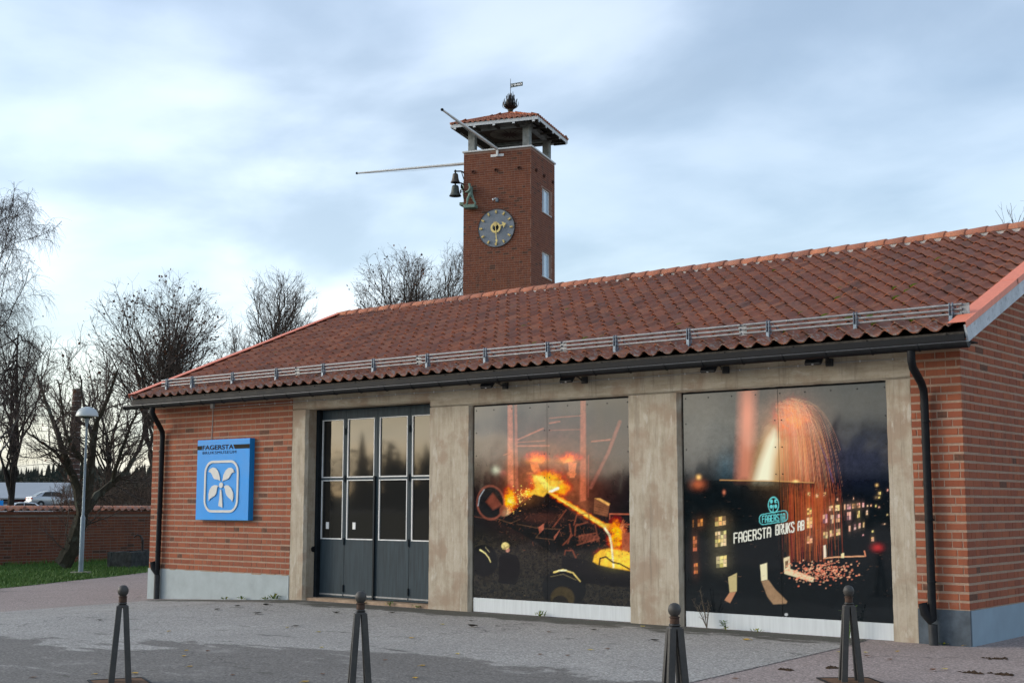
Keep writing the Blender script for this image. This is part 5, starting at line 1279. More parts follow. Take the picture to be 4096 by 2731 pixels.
# ------------------------------------------------------------------ bollards
IRONB = Mat('cast_iron_bollard'); _f = IRONB.noise(6, 6, .65, vscale=(1, 1, .5)); _g = IRONB.noise(40, 4, .65)
_c = IRONB.ramp(_f, [(.3, (.034, .033, .031)), (.6, (.055, .050, .044)), (.8, (.044, .044, .046))]); IRONB.col(IRONB.mix(IRONB.rng(IRONB.noise(3.2, 6, .7), .58, .72, 0, .8), _c, (.075, .034, .018)))
IRONB.set(Roughness=IRONB.rng(_g, .3, .7, .48, .7), Metallic=.15, Specular_IOR_Level=.5); IRONB.bump(_g, .35, .003); IRONB = IRONB.m
RUSTP = simple('rusty_base_plate', (.15, .085, .05), .9, 0, .2, .3, 12, .4); RUSTN = simple('rusty_collar', (.075, .042, .028), .8, .1, .3, .4, 14, .3)
def bollard(x, y, rz, label, proto=None, ry=0):
    if proto is not None:
        t = proto.copy(); COL.objects.link(t); t.location = (x, y, gz(x)); t.rotation_euler = (0, ry, rz); t['label'] = label
        for ch in list(proto.children):
            c = ch.copy(); COL.objects.link(c); c.parent = t
        return t
    t = thing('bollard', label, 'bollard', (x, y, gz(x)), rz, 'iron ball bollards in front of the building')
    k = .906
    mb = MB(); mb.lathe([(.012, .906), (.030, .899), (.044, .883), (.0515, .860), (.0515, .848), (.046, .826), (.036, .812), (.029, .804), (.030, .800)], 28); mb.build('ball', IRONB, t, True)
    mb = MB(); mb.lathe([(.026, .806), (.040, .800), (.042, .794), (.036, .788), (.0365, .786), (.038, .750), (.038, .746)], 24); mb.build('collar', RUSTN, t, True)
    mb = MB(); mb.bbox(-.041, .041, -.041, .041, .722, .747, .012); mb.bbox(-.055, .055, -.055, .055, .695, .7215, .014); mb.build('cap', IRONB, t)
    for sx in (-1, 1):
        for sy in (-1, 1):
            vs = []
            for z, o, w_ in ((.712, .029, .0255), (.004, .078, .027)):
                for ax_, ay_ in ((-1, -1), (1, -1), (1, 1), (-1, 1)): vs.append((sx*o+ax_*w_, sy*o+ay_*w_, z))
            mb = MB(); mb.add(vs, [(3, 2, 1, 0), (4, 5, 6, 7), (0, 1, 5, 4), (1, 2, 6, 5), (2, 3, 7, 6), (3, 0, 4, 7)])
            mb.build('leg', IRONB, t)
    mb = MB(); q = Matrix.Rotation(R(8), 4, 'Z'); mb.box(-.24, .24, -.24, .24, .001, .006, q); mb.build('base_plate', RUSTP, t)
    mb = MB()
    for (a, b, c, d) in ((-.262, .262, -.262, -.2405), (-.262, .262, .2405, .262), (-.262, -.2405, -.24, .24), (.2405, .262, -.24, .24)): mb.box(a, b, c, d, .001, .010, q)
    mb.build('plate_rim', BLACK, t)
    return t
b0 = bollard(-4.955, -8.437, R(57), 'leftmost ball bollard, standing by a yellow leaf on its rusty plate')
bollard(-2.62, -7.57, R(52), 'ball bollard standing in front of the folding doors', b0)
bollard(.282, -6.964, R(51), 'nearest ball bollard, in front of the pillar between the murals', b0)
bollard(.302, -3.904, R(36), 'ball bollard in front of the night mural near its right edge', b0)

# ------------------------------------------------------------------ garden wall, lamp, trough
GX = -32.55; GY0, GY1, GZ0, GZT = -9.0, 34.0, -.30, 1.34
gw = thing('garden_wall', 'long dark red brick garden wall with a tiled top behind the lawn', 'wall')
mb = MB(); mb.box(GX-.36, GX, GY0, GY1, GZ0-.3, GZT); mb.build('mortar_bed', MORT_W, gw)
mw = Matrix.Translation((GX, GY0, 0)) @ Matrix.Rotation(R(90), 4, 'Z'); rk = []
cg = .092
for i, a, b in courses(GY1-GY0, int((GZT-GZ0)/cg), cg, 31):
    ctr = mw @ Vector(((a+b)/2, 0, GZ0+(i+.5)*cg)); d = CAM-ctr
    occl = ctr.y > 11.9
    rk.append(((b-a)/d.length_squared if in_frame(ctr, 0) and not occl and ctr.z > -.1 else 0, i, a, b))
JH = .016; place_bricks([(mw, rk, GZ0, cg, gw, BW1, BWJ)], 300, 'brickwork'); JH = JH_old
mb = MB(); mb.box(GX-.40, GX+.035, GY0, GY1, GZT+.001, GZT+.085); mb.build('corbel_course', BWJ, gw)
WT = tile_mat('wall_tile_clay', True, 1.6)
q = MB(); vs, fs = tile_vf(random.Random(77)); q.add(vs, fs); wtm = q.mesh('coping_tile', WT, True)
q = MB(); q.add(vs, fs); wtj = q.mesh('coping_tile', tile_mat('wall_tile_mossy', True, .8), True)
y = GY0
while y < GY1-.3:
    vis = in_frame((GX, y, 1.5), .03) is not None and y < 12.6
    if vis:
        for (xo, rz_, yo) in ((GX+.09, R(90), 0), (GX-.45, R(-90), TW)):
            o = link_mesh('coping_tile', wtm if random.random() < .75 else wtj, gw)
            o.matrix_basis = Matrix.Translation((xo, y+yo, GZT+.12)) @ Matrix.Rotation(rz_+random.uniform(-.02, .02), 4, 'Z') @ Matrix.Rotation(R(22)+random.uniform(-.02, .02), 4, 'X') @ Matrix.Scale(.82, 4, (0, 1, 0))
    y += TW
mb = MB(); mb.tube([(GX-.18, GY0, GZT+.20), (GX-.18, GY1, GZT+.20)], .08, 8); mb.build('ridge_cap', WT, gw)

LG = simple('lamp_pole_grey', (.21, .27, .31), .5, .2, .5, .15, 5)
lamp = thing('street_lamp', 'grey park lamp post with a pale dome head on the lawn', 'lamp', (-26.20, 4.745, gz(-26.2)))
mb = MB(); mb.lathe([(.27, 0), (.27, .045), (.25, .05)], 24); mb.build('foot', simple('lamp_foot', (.30, .27, .22), .9, 0, .2, .2, 8), lamp)
mb = MB(); mb.tube([(0, 0, .04), (0, 0, 1.50), (0, 0, 1.58), (0, 0, 4.0), (0, 0, 4.18), (0, 0, 4.24)], [.066, .064, .036, .030, .065, .085], 16); mb.build('pole', LG, lamp, True)
mb = MB(); mb.lathe([(.10, 4.235), (.30, 4.262), (.302, 4.285), (.285, 4.36), (.235, 4.44), (.15, 4.50), (.06, 4.525), (.01, 4.53)], 28); mb.build('lamp_head', simple('lamp_dome_pale', (.46, .50, .50), .4, .1, .5, .06, 4), lamp, True)
mb = MB(); mb.lathe([(.02, 4.20), (.13, 4.215), (.16, 4.245), (.02, 4.25)], 20); mb.build('lamp_glass', GLASS, lamp, True)

STONE = simple('dark_stone', (.045, .050, .050), .9, 0, .25, .4, 7, .5)
tr = thing('stone_trough', 'dark mossy stone trough half hidden behind the building corner', 'trough', (-27.72, 7.30, gz(-27.5)), R(111))
def rough_block(x0, x1, y0, y1, z0, z1, n, amp, mat, name, parent):
    mb = MB(); rr = random.Random(name); nx, ny, nz = n
    f = lambda i, j, k: (x0+(x1-x0)*i/nx+rr.uniform(-amp, amp), y0+(y1-y0)*j/ny+rr.uniform(-amp, amp), z0+(z1-z0)*k/nz+rr.uniform(-amp, amp))
    ids = {}; vs = []
    for i in range(nx+1):
        for j in range(ny+1):
            for k in range(nz+1):
                if i in (0, nx) or j in (0, ny) or k in (0, nz): ids[i, j, k] = len(vs); vs.append(f(i, j, k))
    fs = []
    for i in range(nx):
        for j in range(ny):
            for k in (0, nz): fs.append((ids[i, j, k], ids[i+1, j, k], ids[i+1, j+1, k], ids[i, j+1, k]))
    for i in range(nx):
        for k in range(nz):
            for j in (0, ny): fs.append((ids[i, j, k], ids[i+1, j, k], ids[i+1, j, k+1], ids[i, j, k+1]))
    for j in range(ny):
        for k in range(nz):
            for i in (0, nx): fs.append((ids[i, j, k], ids[i, j+1, k], ids[i, j+1, k+1], ids[i, j, k+1]))
    mb.add(vs, fs); return mb.build(name, mat, parent, True)
for (a, b, c, d) in ((0, 1.9, -.09, .03), (0, 1.9, .62, .74), (0.01, .13, .03, .62), (1.77, 1.89, .03, .62)): rough_block(a, b, c, d, -.1, .47, (8, 2, 4) if b-a > 1 else (2, 6, 4), .008, STONE, 'trough_side', tr)
mb = MB(); mb.box(.1, 1.8, 0, .65, .0, .30); mb.build('trough_earth', simple('dark_earth', (.03, .025, .018), .95), tr)
ph = thing('iron_spout', 'black wrought iron spout standing behind the stone trough', 'spout', (-28.35, 8.2, gz(-28)))
mb = MB(); mb.tube([(0, 0, 0), (0, 0, .80)], .035, 8); mb.tube([(0, 0, .78), (-.05, -.05, .92), (-.14, -.10, .95), (-.22, -.16, .88)], [.035, .03, .026, .022], 8); mb.build('pipe', IRON, ph)
mb = MB(); mb.tube([(.0+.10*math.cos(a)*(1-a/16), -.02-.08*math.cos(a)*(1-a/16), .78+.12*math.sin(a)*(1-a/16)) for a in [k*.5 for k in range(18)]], .016, 6); mb.build('scroll', IRON, ph)

# ------------------------------------------------------------------ trees
def bark(name, c, lichen=None):
    m = Mat(name); f = m.noise(9, 6, .7, vscale=(1, 1, .35)); g = m.noise(3, 5, .65)
    base = m.ramp(f, [(.3, tuple(x*.5 for x in c)), (.7, tuple(x*1.3 for x in c))])
    if lichen: base = m.mix(m.rng(g, .54, .66, 0, .8), base, lichen)
    m.col(base); m.set(Roughness=.95, Specular_IOR_Level=.15); m.bump(f, .6, .02); return m.m
BARK = bark('bark_grey_brown', (.050, .043, .037), (.105, .11, .10)); BARKD = bark('bark_dark', (.038, .032, .028), (.075, .08, .065)); TWIG = simple('twig_brown', (.085, .066, .055), .9, 0, .2, .2, 3); TWIGB = simple('birch_twig', (.062, .045, .042), .9, 0, .2, .2, 3)
BIRCHB = bark('birch_bark', (.12, .11, .10), (.30, .29, .27))
LEAFD = Mat('dead_leaves'); _r = LEAFD.n('ShaderNodeNewGeometry').outputs['Random Per Island']; LEAFD.col(LEAFD.ramp(_r, [(0, (.070, .030, .018)), (.5, (.11, .045, .025)), (1, (.16, .075, .04))])); LEAFD.set(Roughness=.8, Specular_IOR_Level=.2); LEAFD = LEAFD.m

def unit(v): return v/max(np.linalg.norm(v), 1e-9)
def perp(d, r):
    a = r.normal(size=3); a -= d*(a@d); return unit(a)
class Tree:
    def __init__(s, seed, crown, levels, leafy=0.0, up=.15, twist=.16):
        s.r = np.random.default_rng(seed); s.c = np.array(crown[0], float); s.e = np.array(crown[1], float)
        s.lv = levels; s.leafy = leafy; s.up = up; s.tw = twist; s.limbs = []; s.twigs = []; s.leaves = []; s.tips = []; s.fine = None
    def room(s, p, d):
        q = (p-s.c)/s.e; v = d/s.e; a = v@v; b = q@v; c = q@q-1
        disc = b*b-a*c
        if disc <= 0: return .15
        return max(.15, (-b+math.sqrt(disc))/a)
    def branch(s, p, d, L, r0, lv, r1=None):
        r = s.r; P_ = s.lv[lv]; n = P_.get('seg', 4); pts = [p.copy()]; rad = [r0]; r1 = r1 if r1 is not None else max(P_.get('rend', .008), r0*P_.get('taper', .35))
        dirs = [d]; wob = P_.get('wob', s.tw); up = P_.get('up', s.up)*.35; dr = P_.get('droop', 0)
        for k in range(n):
            d = d + r.normal(size=3)*wob; d[2] += up-dr*(.4+k/n); d = unit(d)
            p = p+d*(L/n); pts.append(p.copy()); rad.append(r0+(r1-r0)*(k+1)/n); dirs.append(d)
        s.spawn(pts, dirs, rad, L, lv)
    def grow_to(s, p, tgt, r0, r1, lv, n=8):
        r = s.r; d = tgt-p; L = np.linalg.norm(d); ctrl = p+d*.45+np.array((0, 0, L*.10))-np.array((d[0], d[1], 0))*.16; pts = []
        for k in range(n+1):
            t = k/n; q = p*(1-t)**2+ctrl*2*t*(1-t)+tgt*t*t
            if 0 < k: q = q+r.normal(size=3)*L*.018
            pts.append(q)
        dirs = [unit(pts[min(k+1, n)]-pts[max(k-1, 0)]) for k in range(n+1)]; s.spawn(pts, dirs, [r0+(r1-r0)*(k/n)**.7 for k in range(n+1)], L, lv)
    def spawn(s, pts, dirs, rad, L, lv):
        r = s.r; n = len(pts)-1
        (s.limbs if lv < 2 else s.twigs).append((pts, rad))
        if lv+1 < len(s.lv):
            Q = s.lv[lv+1]; m = Q['n']; m = max(1, int(m*min(1.4, max(.3, L/Q['ref'])))) if 'ref' in Q else m
            for k in range(m):
                t = Q.get('t0', .25)+(1-Q.get('t0', .25))*(k+r.random())/m; x = t*n; i = min(n-1, int(x)); f = x-i
                pp = pts[i]*(1-f)+pts[i+1]*f
                if Q.get('target'):
                    v = unit(r.normal(size=3)); v[2] = abs(v[2])*1.0 if r.random() < Q.get('top', .75) else -abs(v[2])*.6; tg = s.c+s.e*unit(v)*r.uniform(.62, 1.0)
                    s.grow_to(pp, tg, max(.045, .6*(rad[i]+(rad[i+1]-rad[i])*f)), .014, lv+1); continue
                dd = dirs[i+1]; a = R(r.uniform(*Q.get('ang', (30, 60))))
                nd = unit(dd*math.cos(a)+perp(dd, r)*math.sin(a)+np.array((0, 0, Q.get('lift', 0))))
                rm = s.room(pp, nd)
                l = rm*r.uniform(.72, 1.0) if Q.get('fill') else min(L*Q.get('len', .5)*(1-.4*t)*r.uniform(.7, 1.25), rm*1.03)
                l = min(l, Q.get('max', 30))
                if l < .12: continue
                rr_ = min(Q.get('rad', .4)*(rad[i]+(rad[i+1]-rad[i])*f), Q.get('rmax', 1)); s.branch(pp, nd, l, max(rr_, Q.get('rmin', .004)), lv+1)
        else: s.tips.append((np.array(pts), np.array(dirs)))
    def twiggery(s, n, length, rad, droop=0.0, seg=2):
        """many last-order twigs on the outermost branches, all at once"""
        if not s.tips: return
        r = s.r; P0 = []; D0 = []
        for pts, dirs in s.tips:
            k = len(pts)-1; x = r.random(n)*k; i = np.minimum(x.astype(int), k-1); f = (x-i)[:, None]
            P0.append(pts[i]*(1-f)+pts[i+1]*f); D0.append(dirs[i+1])
        P0 = np.concatenate(P0); D0 = np.concatenate(D0); N_ = len(P0)
        D = D0*1.0+r.normal(size=(N_, 3))*.55; D[:, 2] += .12-droop; D /= np.linalg.norm(D, axis=1)[:, None]
        L = length*r.uniform(.5, 1.3, N_)[:, None]; ring = [P0]
        for k in range(seg):
            D = D+r.normal(size=(N_, 3))*.16; D[:, 2] -= droop; D /= np.linalg.norm(D, axis=1)[:, None]; ring.append(ring[-1]+D*L/seg)
        s.fine = (ring, [rad*(1-.45*k/seg) for k in range(seg+1)])
        if s.leafy:
            k = r.random(N_) < s.leafy; tips = ring[-1][k]; s.leaves += list(tips+r.normal(size=tips.shape)*.04)
def fine_tubes(mb, ring, rads):
    N_ = len(ring[0]); D = ring[-1]-ring[0]; D /= np.maximum(np.linalg.norm(D, axis=1), 1e-9)[:, None]
    A = np.cross(D, np.array((.31, .52, .79))); A /= np.maximum(np.linalg.norm(A, axis=1), 1e-9)[:, None]; B = np.cross(D, A); m = len(ring); V = np.zeros((N_, m, 3, 3))
    for i, (p, rd) in enumerate(zip(ring, rads)):
        for k in range(3): t = 2.0944*k; V[:, i, k] = p+(A*math.cos(t)+B*math.sin(t))*rd
    base = len(mb.v); mb.v += V.reshape(-1, 3).tolist(); off = base+np.arange(N_)[:, None]*(m*3); F = []
    for i in range(m-1):
        for k in range(3): k2 = (k+1) % 3; F.append(np.concatenate([off+i*3+k, off+i*3+k2, off+(i+1)*3+k2, off+(i+1)*3+k], 1))
    F = np.concatenate(F).tolist(); mb.f += F; mb.mi += [0]*len(F)
def tubes(mb, lines, n):
    for pts, rad in lines:
        V = []; a = None
        for i, p in enumerate(pts):
            d = unit(pts[min(i+1, len(pts)-1)]-pts[max(i-1, 0)])
            if a is None: a = unit(np.cross(d, (0, 0, 1.0) if abs(d[2]) < .9 else (1.0, 0, 0)))
            else: a = unit(a-d*(a@d))
            b = np.cross(d, a)
            for k in range(n): t = 6.28318*k/n; V.append(p+(a*math.cos(t)+b*math.sin(t))*rad[i])
        m = len(pts); F = [(i*n+k, i*n+(k+1) % n, (i+1)*n+(k+1) % n, (i+1)*n+k) for i in range(m-1) for k in range(n)]
        base = len(mb.v); mb.v += [tuple(q) for q in V]; mb.f += [tuple(base+j for j in f) for f in F]; mb.mi += [0]*len(F)
def plant_tree(name, label, cat, T, base, bk, tg, group=None, leafmat=None, leaf=.05):
    t = thing(name, label, cat, base, 0, group)
    mb = MB(); tubes(mb, T.limbs, 7); mb.build('trunk', bk, t, True, recalc=False)
    mb = MB(); tubes(mb, T.twigs, 3)
    if T.fine: fine_tubes(mb, *T.fine)
    for p in T.leaves:
        a = unit(T.r.normal(size=3)); b = perp(a, T.r); l = leaf*T.r.uniform(.6, 1.5); c = perp(a, T.r)
        mb.m = 1; mb.add([p+a*l, p+b*l*.6, p-a*l, p-b*l*.6+c*l*.4], [(0, 1, 2, 3)])
    mb.build('crown', [tg, leafmat or LEAFD], t, False, recalc=False); return t
def at_px(u, v, dist):                     # point seen at photo pixel (4096 px wide), at forward distance
    k = 36/46.625/4096
    d = FW + RT2*((u-2048)*k) - UP2*((v-1365.5)*k); return CAM + d*dist
def h_at(v, dist): return at_px(2048, v, dist).z

def DEC(n1=20, n2=12, n3=7, t0=.5, tf=.5, top=.75, fr=1.0):
    return [dict(seg=8, wob=.06, tf=tf), dict(n=n1, t0=t0, target=True, top=top), dict(n=n2, t0=.28, ang=(18, 52), len=.40, rad=.55, rmax=.045, rmin=.013*fr, rend=.008*fr, seg=5, taper=.4, ref=5.0, lift=.1), dict(n=n3, t0=.15, ang=(20, 60), len=.48, rad=.6, rmin=.0075*fr, rmax=.014, rend=.0055*fr, seg=4, taper=.6, ref=1.9)]
tree_group = 'bare trees around the building'
def simple_tree(name, label, cat, u, dist, vtop, ulo, uhi, vbot, seed, spec, leafy, trunk_r, zb=None, lean=(0, 0), bk=BARK, tg=TWIG, leafmat=None, leaf=.05, base_v=None, up=.15, wob=.13, tw=(7, .55, .0075, 0)):
    """crown ellipsoid fills the pixel box; trunk stands at column u"""
    b = at_px(u, 2012, dist); z0 = gz(b.x) if zb is None else zb; base = Vector((b.x, b.y, z0))
    pxm = dist*36/46.625/4096
    cx = (ulo+uhi)/2; zt = h_at(vtop, dist)-z0; zl = h_at(vbot, dist)-z0
    cc = at_px(cx, 2012, dist)-b; rx = (uhi-ulo)/2*pxm*1.02; rzc = (zt-zl)/2
    T = Tree(seed, ((cc.x, cc.y, zl+rzc), (rx, rx, rzc)), spec, leafy, up=up, twist=wob)
    d0 = unit(np.array((cc.x*.55+lean[0], cc.y*.55+lean[1], zt)))
    T.branch(np.zeros(3), d0, zt*spec[0]['tf'], trunk_r, 0, trunk_r*.55 if spec[0]['tf'] < .7 else .03)
    T.twiggery(*tw)
    return plant_tree(name, label, cat, T, base, bk, tg, tree_group, leafmat, leaf)

# gnarled tree in front of the garden wall: explicit trunk and limbs, grown twigs
nb = at_px(262, 2240, 38.2); nb.z = gz(nb.x)
L4 = lambda u, v, dd=0: np.array(at_px(u, v, 38.2+dd)-nb)
T = Tree(5, (tuple((at_px(330, 1640, 38.2)-nb)), (3.2, 3.2, 2.9)), [dict(), dict(n=1), dict(n=9, t0=.12, ang=(30, 70), len=.62, rad=.4, rmax=.03, rmin=.012, rend=.008, seg=5, taper=.35, lift=.12), dict(n=8, t0=.1, ang=(25, 65), len=.55, rad=.5, rmin=.007, rmax=.012, rend=.005, seg=4, taper=.5, ref=.9)], .03, up=.2, twist=.2)
def limb(pts, r0, r1):
    pts = [np.array(p) for p in pts]; fine = []
    for a, b in zip(pts, pts[1:]):
        for k in range(3): fine.append(a+(b-a)*k/3+T.r.normal(size=3)*.012)
    fine.append(pts[-1]); n = len(fine)-1; rad = [r0+(r1-r0)*i/n for i in range(n+1)]
    T.limbs.append((fine, rad)); Q = T.lv[2]; r = T.r; tot = sum(np.linalg.norm(b-a) for a, b in zip(pts, pts[1:]))
    for k in range(int(Q['n']*tot/2.2)):
        t = .18+.82*(k+r.random())/(Q['n']*tot/2.2); i = min(n-1, int(t*n)); dd = unit(fine[i+1]-fine[i]); a = R(r.uniform(30, 70)); nd = unit(dd*math.cos(a)+perp(dd, r)*math.sin(a)+np.array((0, 0, .15)))
        l = min(1.5*r.uniform(.5, 1.2), T.room(fine[i], nd)); T.branch(fine[i], nd, l, min(.03, rad[i]*.5), 2)
limb([L4(250, 2255), L4(285, 2195), L4(310, 2120), L4(325, 2060)], .26, .20)
limb([L4(325, 2065), L4(318, 1990), L4(290, 1900), L4(262, 1830), L4(240, 1760), L4(215, 1690, .3), L4(180, 1600, .6), L4(150, 1500, .8)], .15, .03)
limb([L4(290, 1905, -.1), L4(250, 1850, -.4), L4(215, 1800, -.6), L4(160, 1765, -.8), L4(100, 1720, -1)], .07, .02)
limb([L4(330, 2060, .1), L4(352, 1960, .2), L4(365, 1860, .2), L4(372, 1760, .2), L4(392, 1680, .1), L4(430, 1600, 0), L4(470, 1480, -.2)], .17, .03)
limb([L4(352, 1960, -.1), L4(340, 1870, -.4), L4(325, 1830, -.5), L4(290, 1790, -.7), L4(255, 1700, -.9), L4(245, 1610, -1.1), L4(230, 1520, -1.2)], .08, .02)
limb([L4(335, 2050, .2), L4(390, 1980, .5), L4(450, 1930, .7), L4(510, 1880, .9), L4(560, 1790, 1.1), L4(580, 1690, 1.2)], .14, .025)
limb([L4(450, 1930, .7), L4(470, 1850, .4), L4(500, 1760, .1), L4(540, 1660, -.2), L4(560, 1560, -.3)], .07, .02)
limb([L4(372, 1760, .2), L4(350, 1690, .6), L4(335, 1600, .9), L4(320, 1500, 1.1)], .07, .02)
T.twiggery(3, .30, .0038)
plant_tree('gnarled_tree', 'gnarled leaning tree with lichen on its trunk before the garden wall', 'tree', T, nb, bark('bark_mossy', (.050, .045, .033), (.105, .115, .095)), TWIG, tree_group)
simple_tree('oak_tree', 'broad tree with clinging brown leaves rising left of the roof', 'tree', 600, 58, 1090, 275, 930, 1700, 12, DEC(26, 11, 6, .45, .45), .20, .22, leaf=.060, up=.15, tw=(4, .45, .005, 0))
simple_tree('linden_tree', 'oval leafless tree standing above the roof verge left of the tower', 'tree', 1085, 70, 1060, 930, 1258, 1470, 14, DEC(30, 8, 5, .42, .80), .01, .24, up=.2, tw=(5, .42, .0052, 0))
simple_tree('linden_tree', 'low spreading leafless tree behind the roof verge, left of the oval tree', 'tree', 955, 62, 1285, 820, 1090, 1640, 15, DEC(18, 9, 5, .4, .5), .015, .16, up=.12, tw=(4, .45, .005, 0))
simple_tree('maple_tree', 'rounded tree with sparse brown leaves behind the roof left of the tower', 'tree', 1575, 72, 990, 1380, 1790, 1420, 16, DEC(30, 8, 5, .55, .55, .8), .12, .26, leaf=.060, up=.2, tw=(5, .45, .0052, 0))
simple_tree('linden_tree', 'leafless tree partly hidden behind the tower', 'tree', 1850, 84, 905, 1720, 2000, 1420, 17, DEC(28, 8, 5, .5, .7), .01, .26, up=.2, tw=(5, .45, .0055, 0))
simple_tree('fruit_tree', 'bare twigs of a tree showing over the ridge by the right edge', 'tree', 4165, 33, 755, 3965, 4400, 1250, 18, DEC(16, 6, 4, .5, .5, fr=.6), .05, .12, leaf=.03, up=.3, tw=(2, .3, .004, 0))
simple_tree('alder_tree', 'bare dark tree rising behind the garden wall at the left edge', 'tree', 42, 62, 1250, -190, 220, 1990, 19, DEC(40, 8, 5, .12, .92, .55), .03, .17, leaf=.06, bk=BARKD, up=.12, tw=(4, .45, .005, 0))
simple_tree('alder_tree', 'bare bushy tree filling the gap behind the lamp post', 'tree', 430, 74, 1480, 180, 660, 1960, 20, DEC(22, 8, 5, .25, .5, .6), .04, .16, leaf=.06, bk=BARKD, up=.15, tw=(4, .45, .0055, 0))
# weeping birch
bb = at_px(-12, 2012, 55); z0 = gz(bb.x); zt = h_at(800, 55)-z0
T = Tree(8, ((.3, .2, zt*.56), (2.4, 2.4, zt*.50)), [dict(seg=10, wob=.04), dict(n=34, t0=.2, ang=(25, 48), len=.40, rad=.35, seg=6, taper=.2, rend=.012, up=.25, droop=.02, max=3.8), dict(n=10, t0=.2, ang=(20, 55), len=.5, rad=.4, rmax=.02, rmin=.009, rend=.006, seg=5, taper=.4, droop=.16), dict(n=8, t0=.1, ang=(20, 60), len=.7, rad=.5, rmin=.0055, rmax=.007, rend=.0045, seg=6, taper=.6, ref=1.2, droop=.40, wob=.08)], .02)
T.branch(np.zeros(3), unit(np.array((.35, .25, zt))), zt*.98, .17, 0, .012)
T.twiggery(3, .70, .0045, .35, 3)
plant_tree('birch_tree', 'tall weeping birch with hanging bare twigs at the left edge', 'tree', T, (bb.x, bb.y, z0), BIRCHB, TWIGB, tree_group, leaf=.04)
# brown thicket behind the wall
def thicket(u0, u1, vtop, dist, n, seed, name, label, mat):
    r = np.random.default_rng(seed); mb = MB(); p0 = at_px((u0+u1)/2, 2012, dist); z0 = gz(p0.x); lines = []
    for k in range(n):
        u = r.uniform(u0, u1); dd = dist+r.uniform(-3, 3); q = at_px(u, 2012, dd); p = np.array((q.x-p0.x, q.y-p0.y, 0.0)); h = (h_at(vtop, dist)-z0)*r.uniform(.45, 1.0); d = unit(np.array((r.normal()*.22, r.normal()*.22, 1)))
        pts = [p]
        for i in range(5): d = unit(d+r.normal(size=3)*.12); pts.append(pts[-1]+d*h/5)
        lines.append((pts, [.014, .012, .010, .008, .006, .004]))
        for j in range(7):
            i = r.integers(1, 5); nd = unit(d+r.normal(size=3)*.55); pp = pts[i]; q2 = [pp, pp+nd*h*.12, pp+nd*h*.2+r.normal(size=3)*.05]; lines.append((q2, [.007, .005, .004]))
    tubes(mb, lines, 3); t = thing(name, label, 'shrubs', (p0.x, p0.y, z0)); mb.build('stems', mat, t, recalc=False); t['kind'] = 'stuff'
thicket(430, 680, 1830, 52, 420, 41, 'undergrowth', 'dense brown leafless thicket behind the wall beside the building corner', simple('thicket_brown', (.060, .042, .032), .9, 0, .2, .3, 2))
thicket(230, 450, 1910, 66, 260, 42, 'undergrowth', 'low reddish brown brush behind the garden wall near the lamp post', simple('thicket_red', (.085, .050, .036), .9, 0, .2, .3, 2))

# ------------------------------------------------------------------ forests (far masses)
def spruce_mass(name, label, pts, mat, seed, col=None):
    r = random.Random(seed); mb = MB()
    for (x, y, z, h, wd, kind) in pts:
        if kind:                                              # conifer: stacked ragged skirts
            nl = max(5, int(h/1.0)); b = len(mb.v)
            for k in range(nl):
                t = k/nl; zc = z+h*(.06+.94*t); rr_ = wd*(1-t)**.9+.12; n = 9; vs = [(x, y, zc+h/nl*1.7)]
                a0 = r.random()*6.28
                for q in range(n*2):
                    a = a0+math.pi*q/n; ro = rr_*(r.uniform(.85, 1.15) if q % 2 == 0 else .55); vs.append((x+ro*math.cos(a), y+ro*math.sin(a), zc-(h/nl*.35 if q % 2 == 0 else 0)+r.uniform(-.1, .1)))
                mb.add(vs, [(0, 1+q, 1+(q+1) % (2*n)) for q in range(2*n)])
        else:                                                  # leafy or twiggy crown: loose flakes
            for k in range(90):
                a = r.random()*6.28; u = r.random(); zc = z+h*(.25+.75*u); ro = wd*math.sqrt(max(0, 1-((u-.45)/.58)**2))*math.sqrt(r.random()); s_ = r.uniform(.25, .6)*wd*.4
                c = Vector((x+ro*math.cos(a), y+ro*math.sin(a), zc)); e1 = Vector((r.gauss(0, 1), r.gauss(0, 1), r.gauss(0, 1))).normalized()*s_; e2 = e1.orthogonal().normalized()*s_*.7
                mb.add([c+e1, c+e2, c-e1, c-e2], [(0, 1, 2, 3)])
    o = mb.build(name, mat, None, recalc=False); return tag(o, label, 'forest', kind='stuff')
def forest_mat(name, a, b):
    m = Mat(name); r_ = m.n('ShaderNodeNewGeometry').outputs['Random Per Island']; m.col(m.ramp(r_, [(0, a), (1, b)])); m.set(Roughness=.95, Specular_IOR_Level=.1); return m.m
pts = []; r = random.Random(5)
for k in range(620):
    u = r.uniform(-300, 1100); dist = r.uniform(330, 520); q = at_px(u, 2012, dist); top = 1868+14*math.sin(u/60)+r.uniform(-6, 26)
    z = gz(q.x); h = max(6, h_at(top, dist)-z); pts.append((q.x, q.y, z, h, h*.16, 1))
for k in range(260):
    u = r.uniform(-300, 1100); dist = r.uniform(260, 330); q = at_px(u, 2012, dist); z = gz(q.x); h = max(3, h_at(1915+r.uniform(-10, 25), dist)-z); pts.append((q.x, q.y, z, h, h*.42, 0))
spruce_mass('forest', 'dark wooded ridge on the horizon behind the garden wall', pts, forest_mat('far_forest', (.030, .040, .034), (.070, .066, .052)), 1)
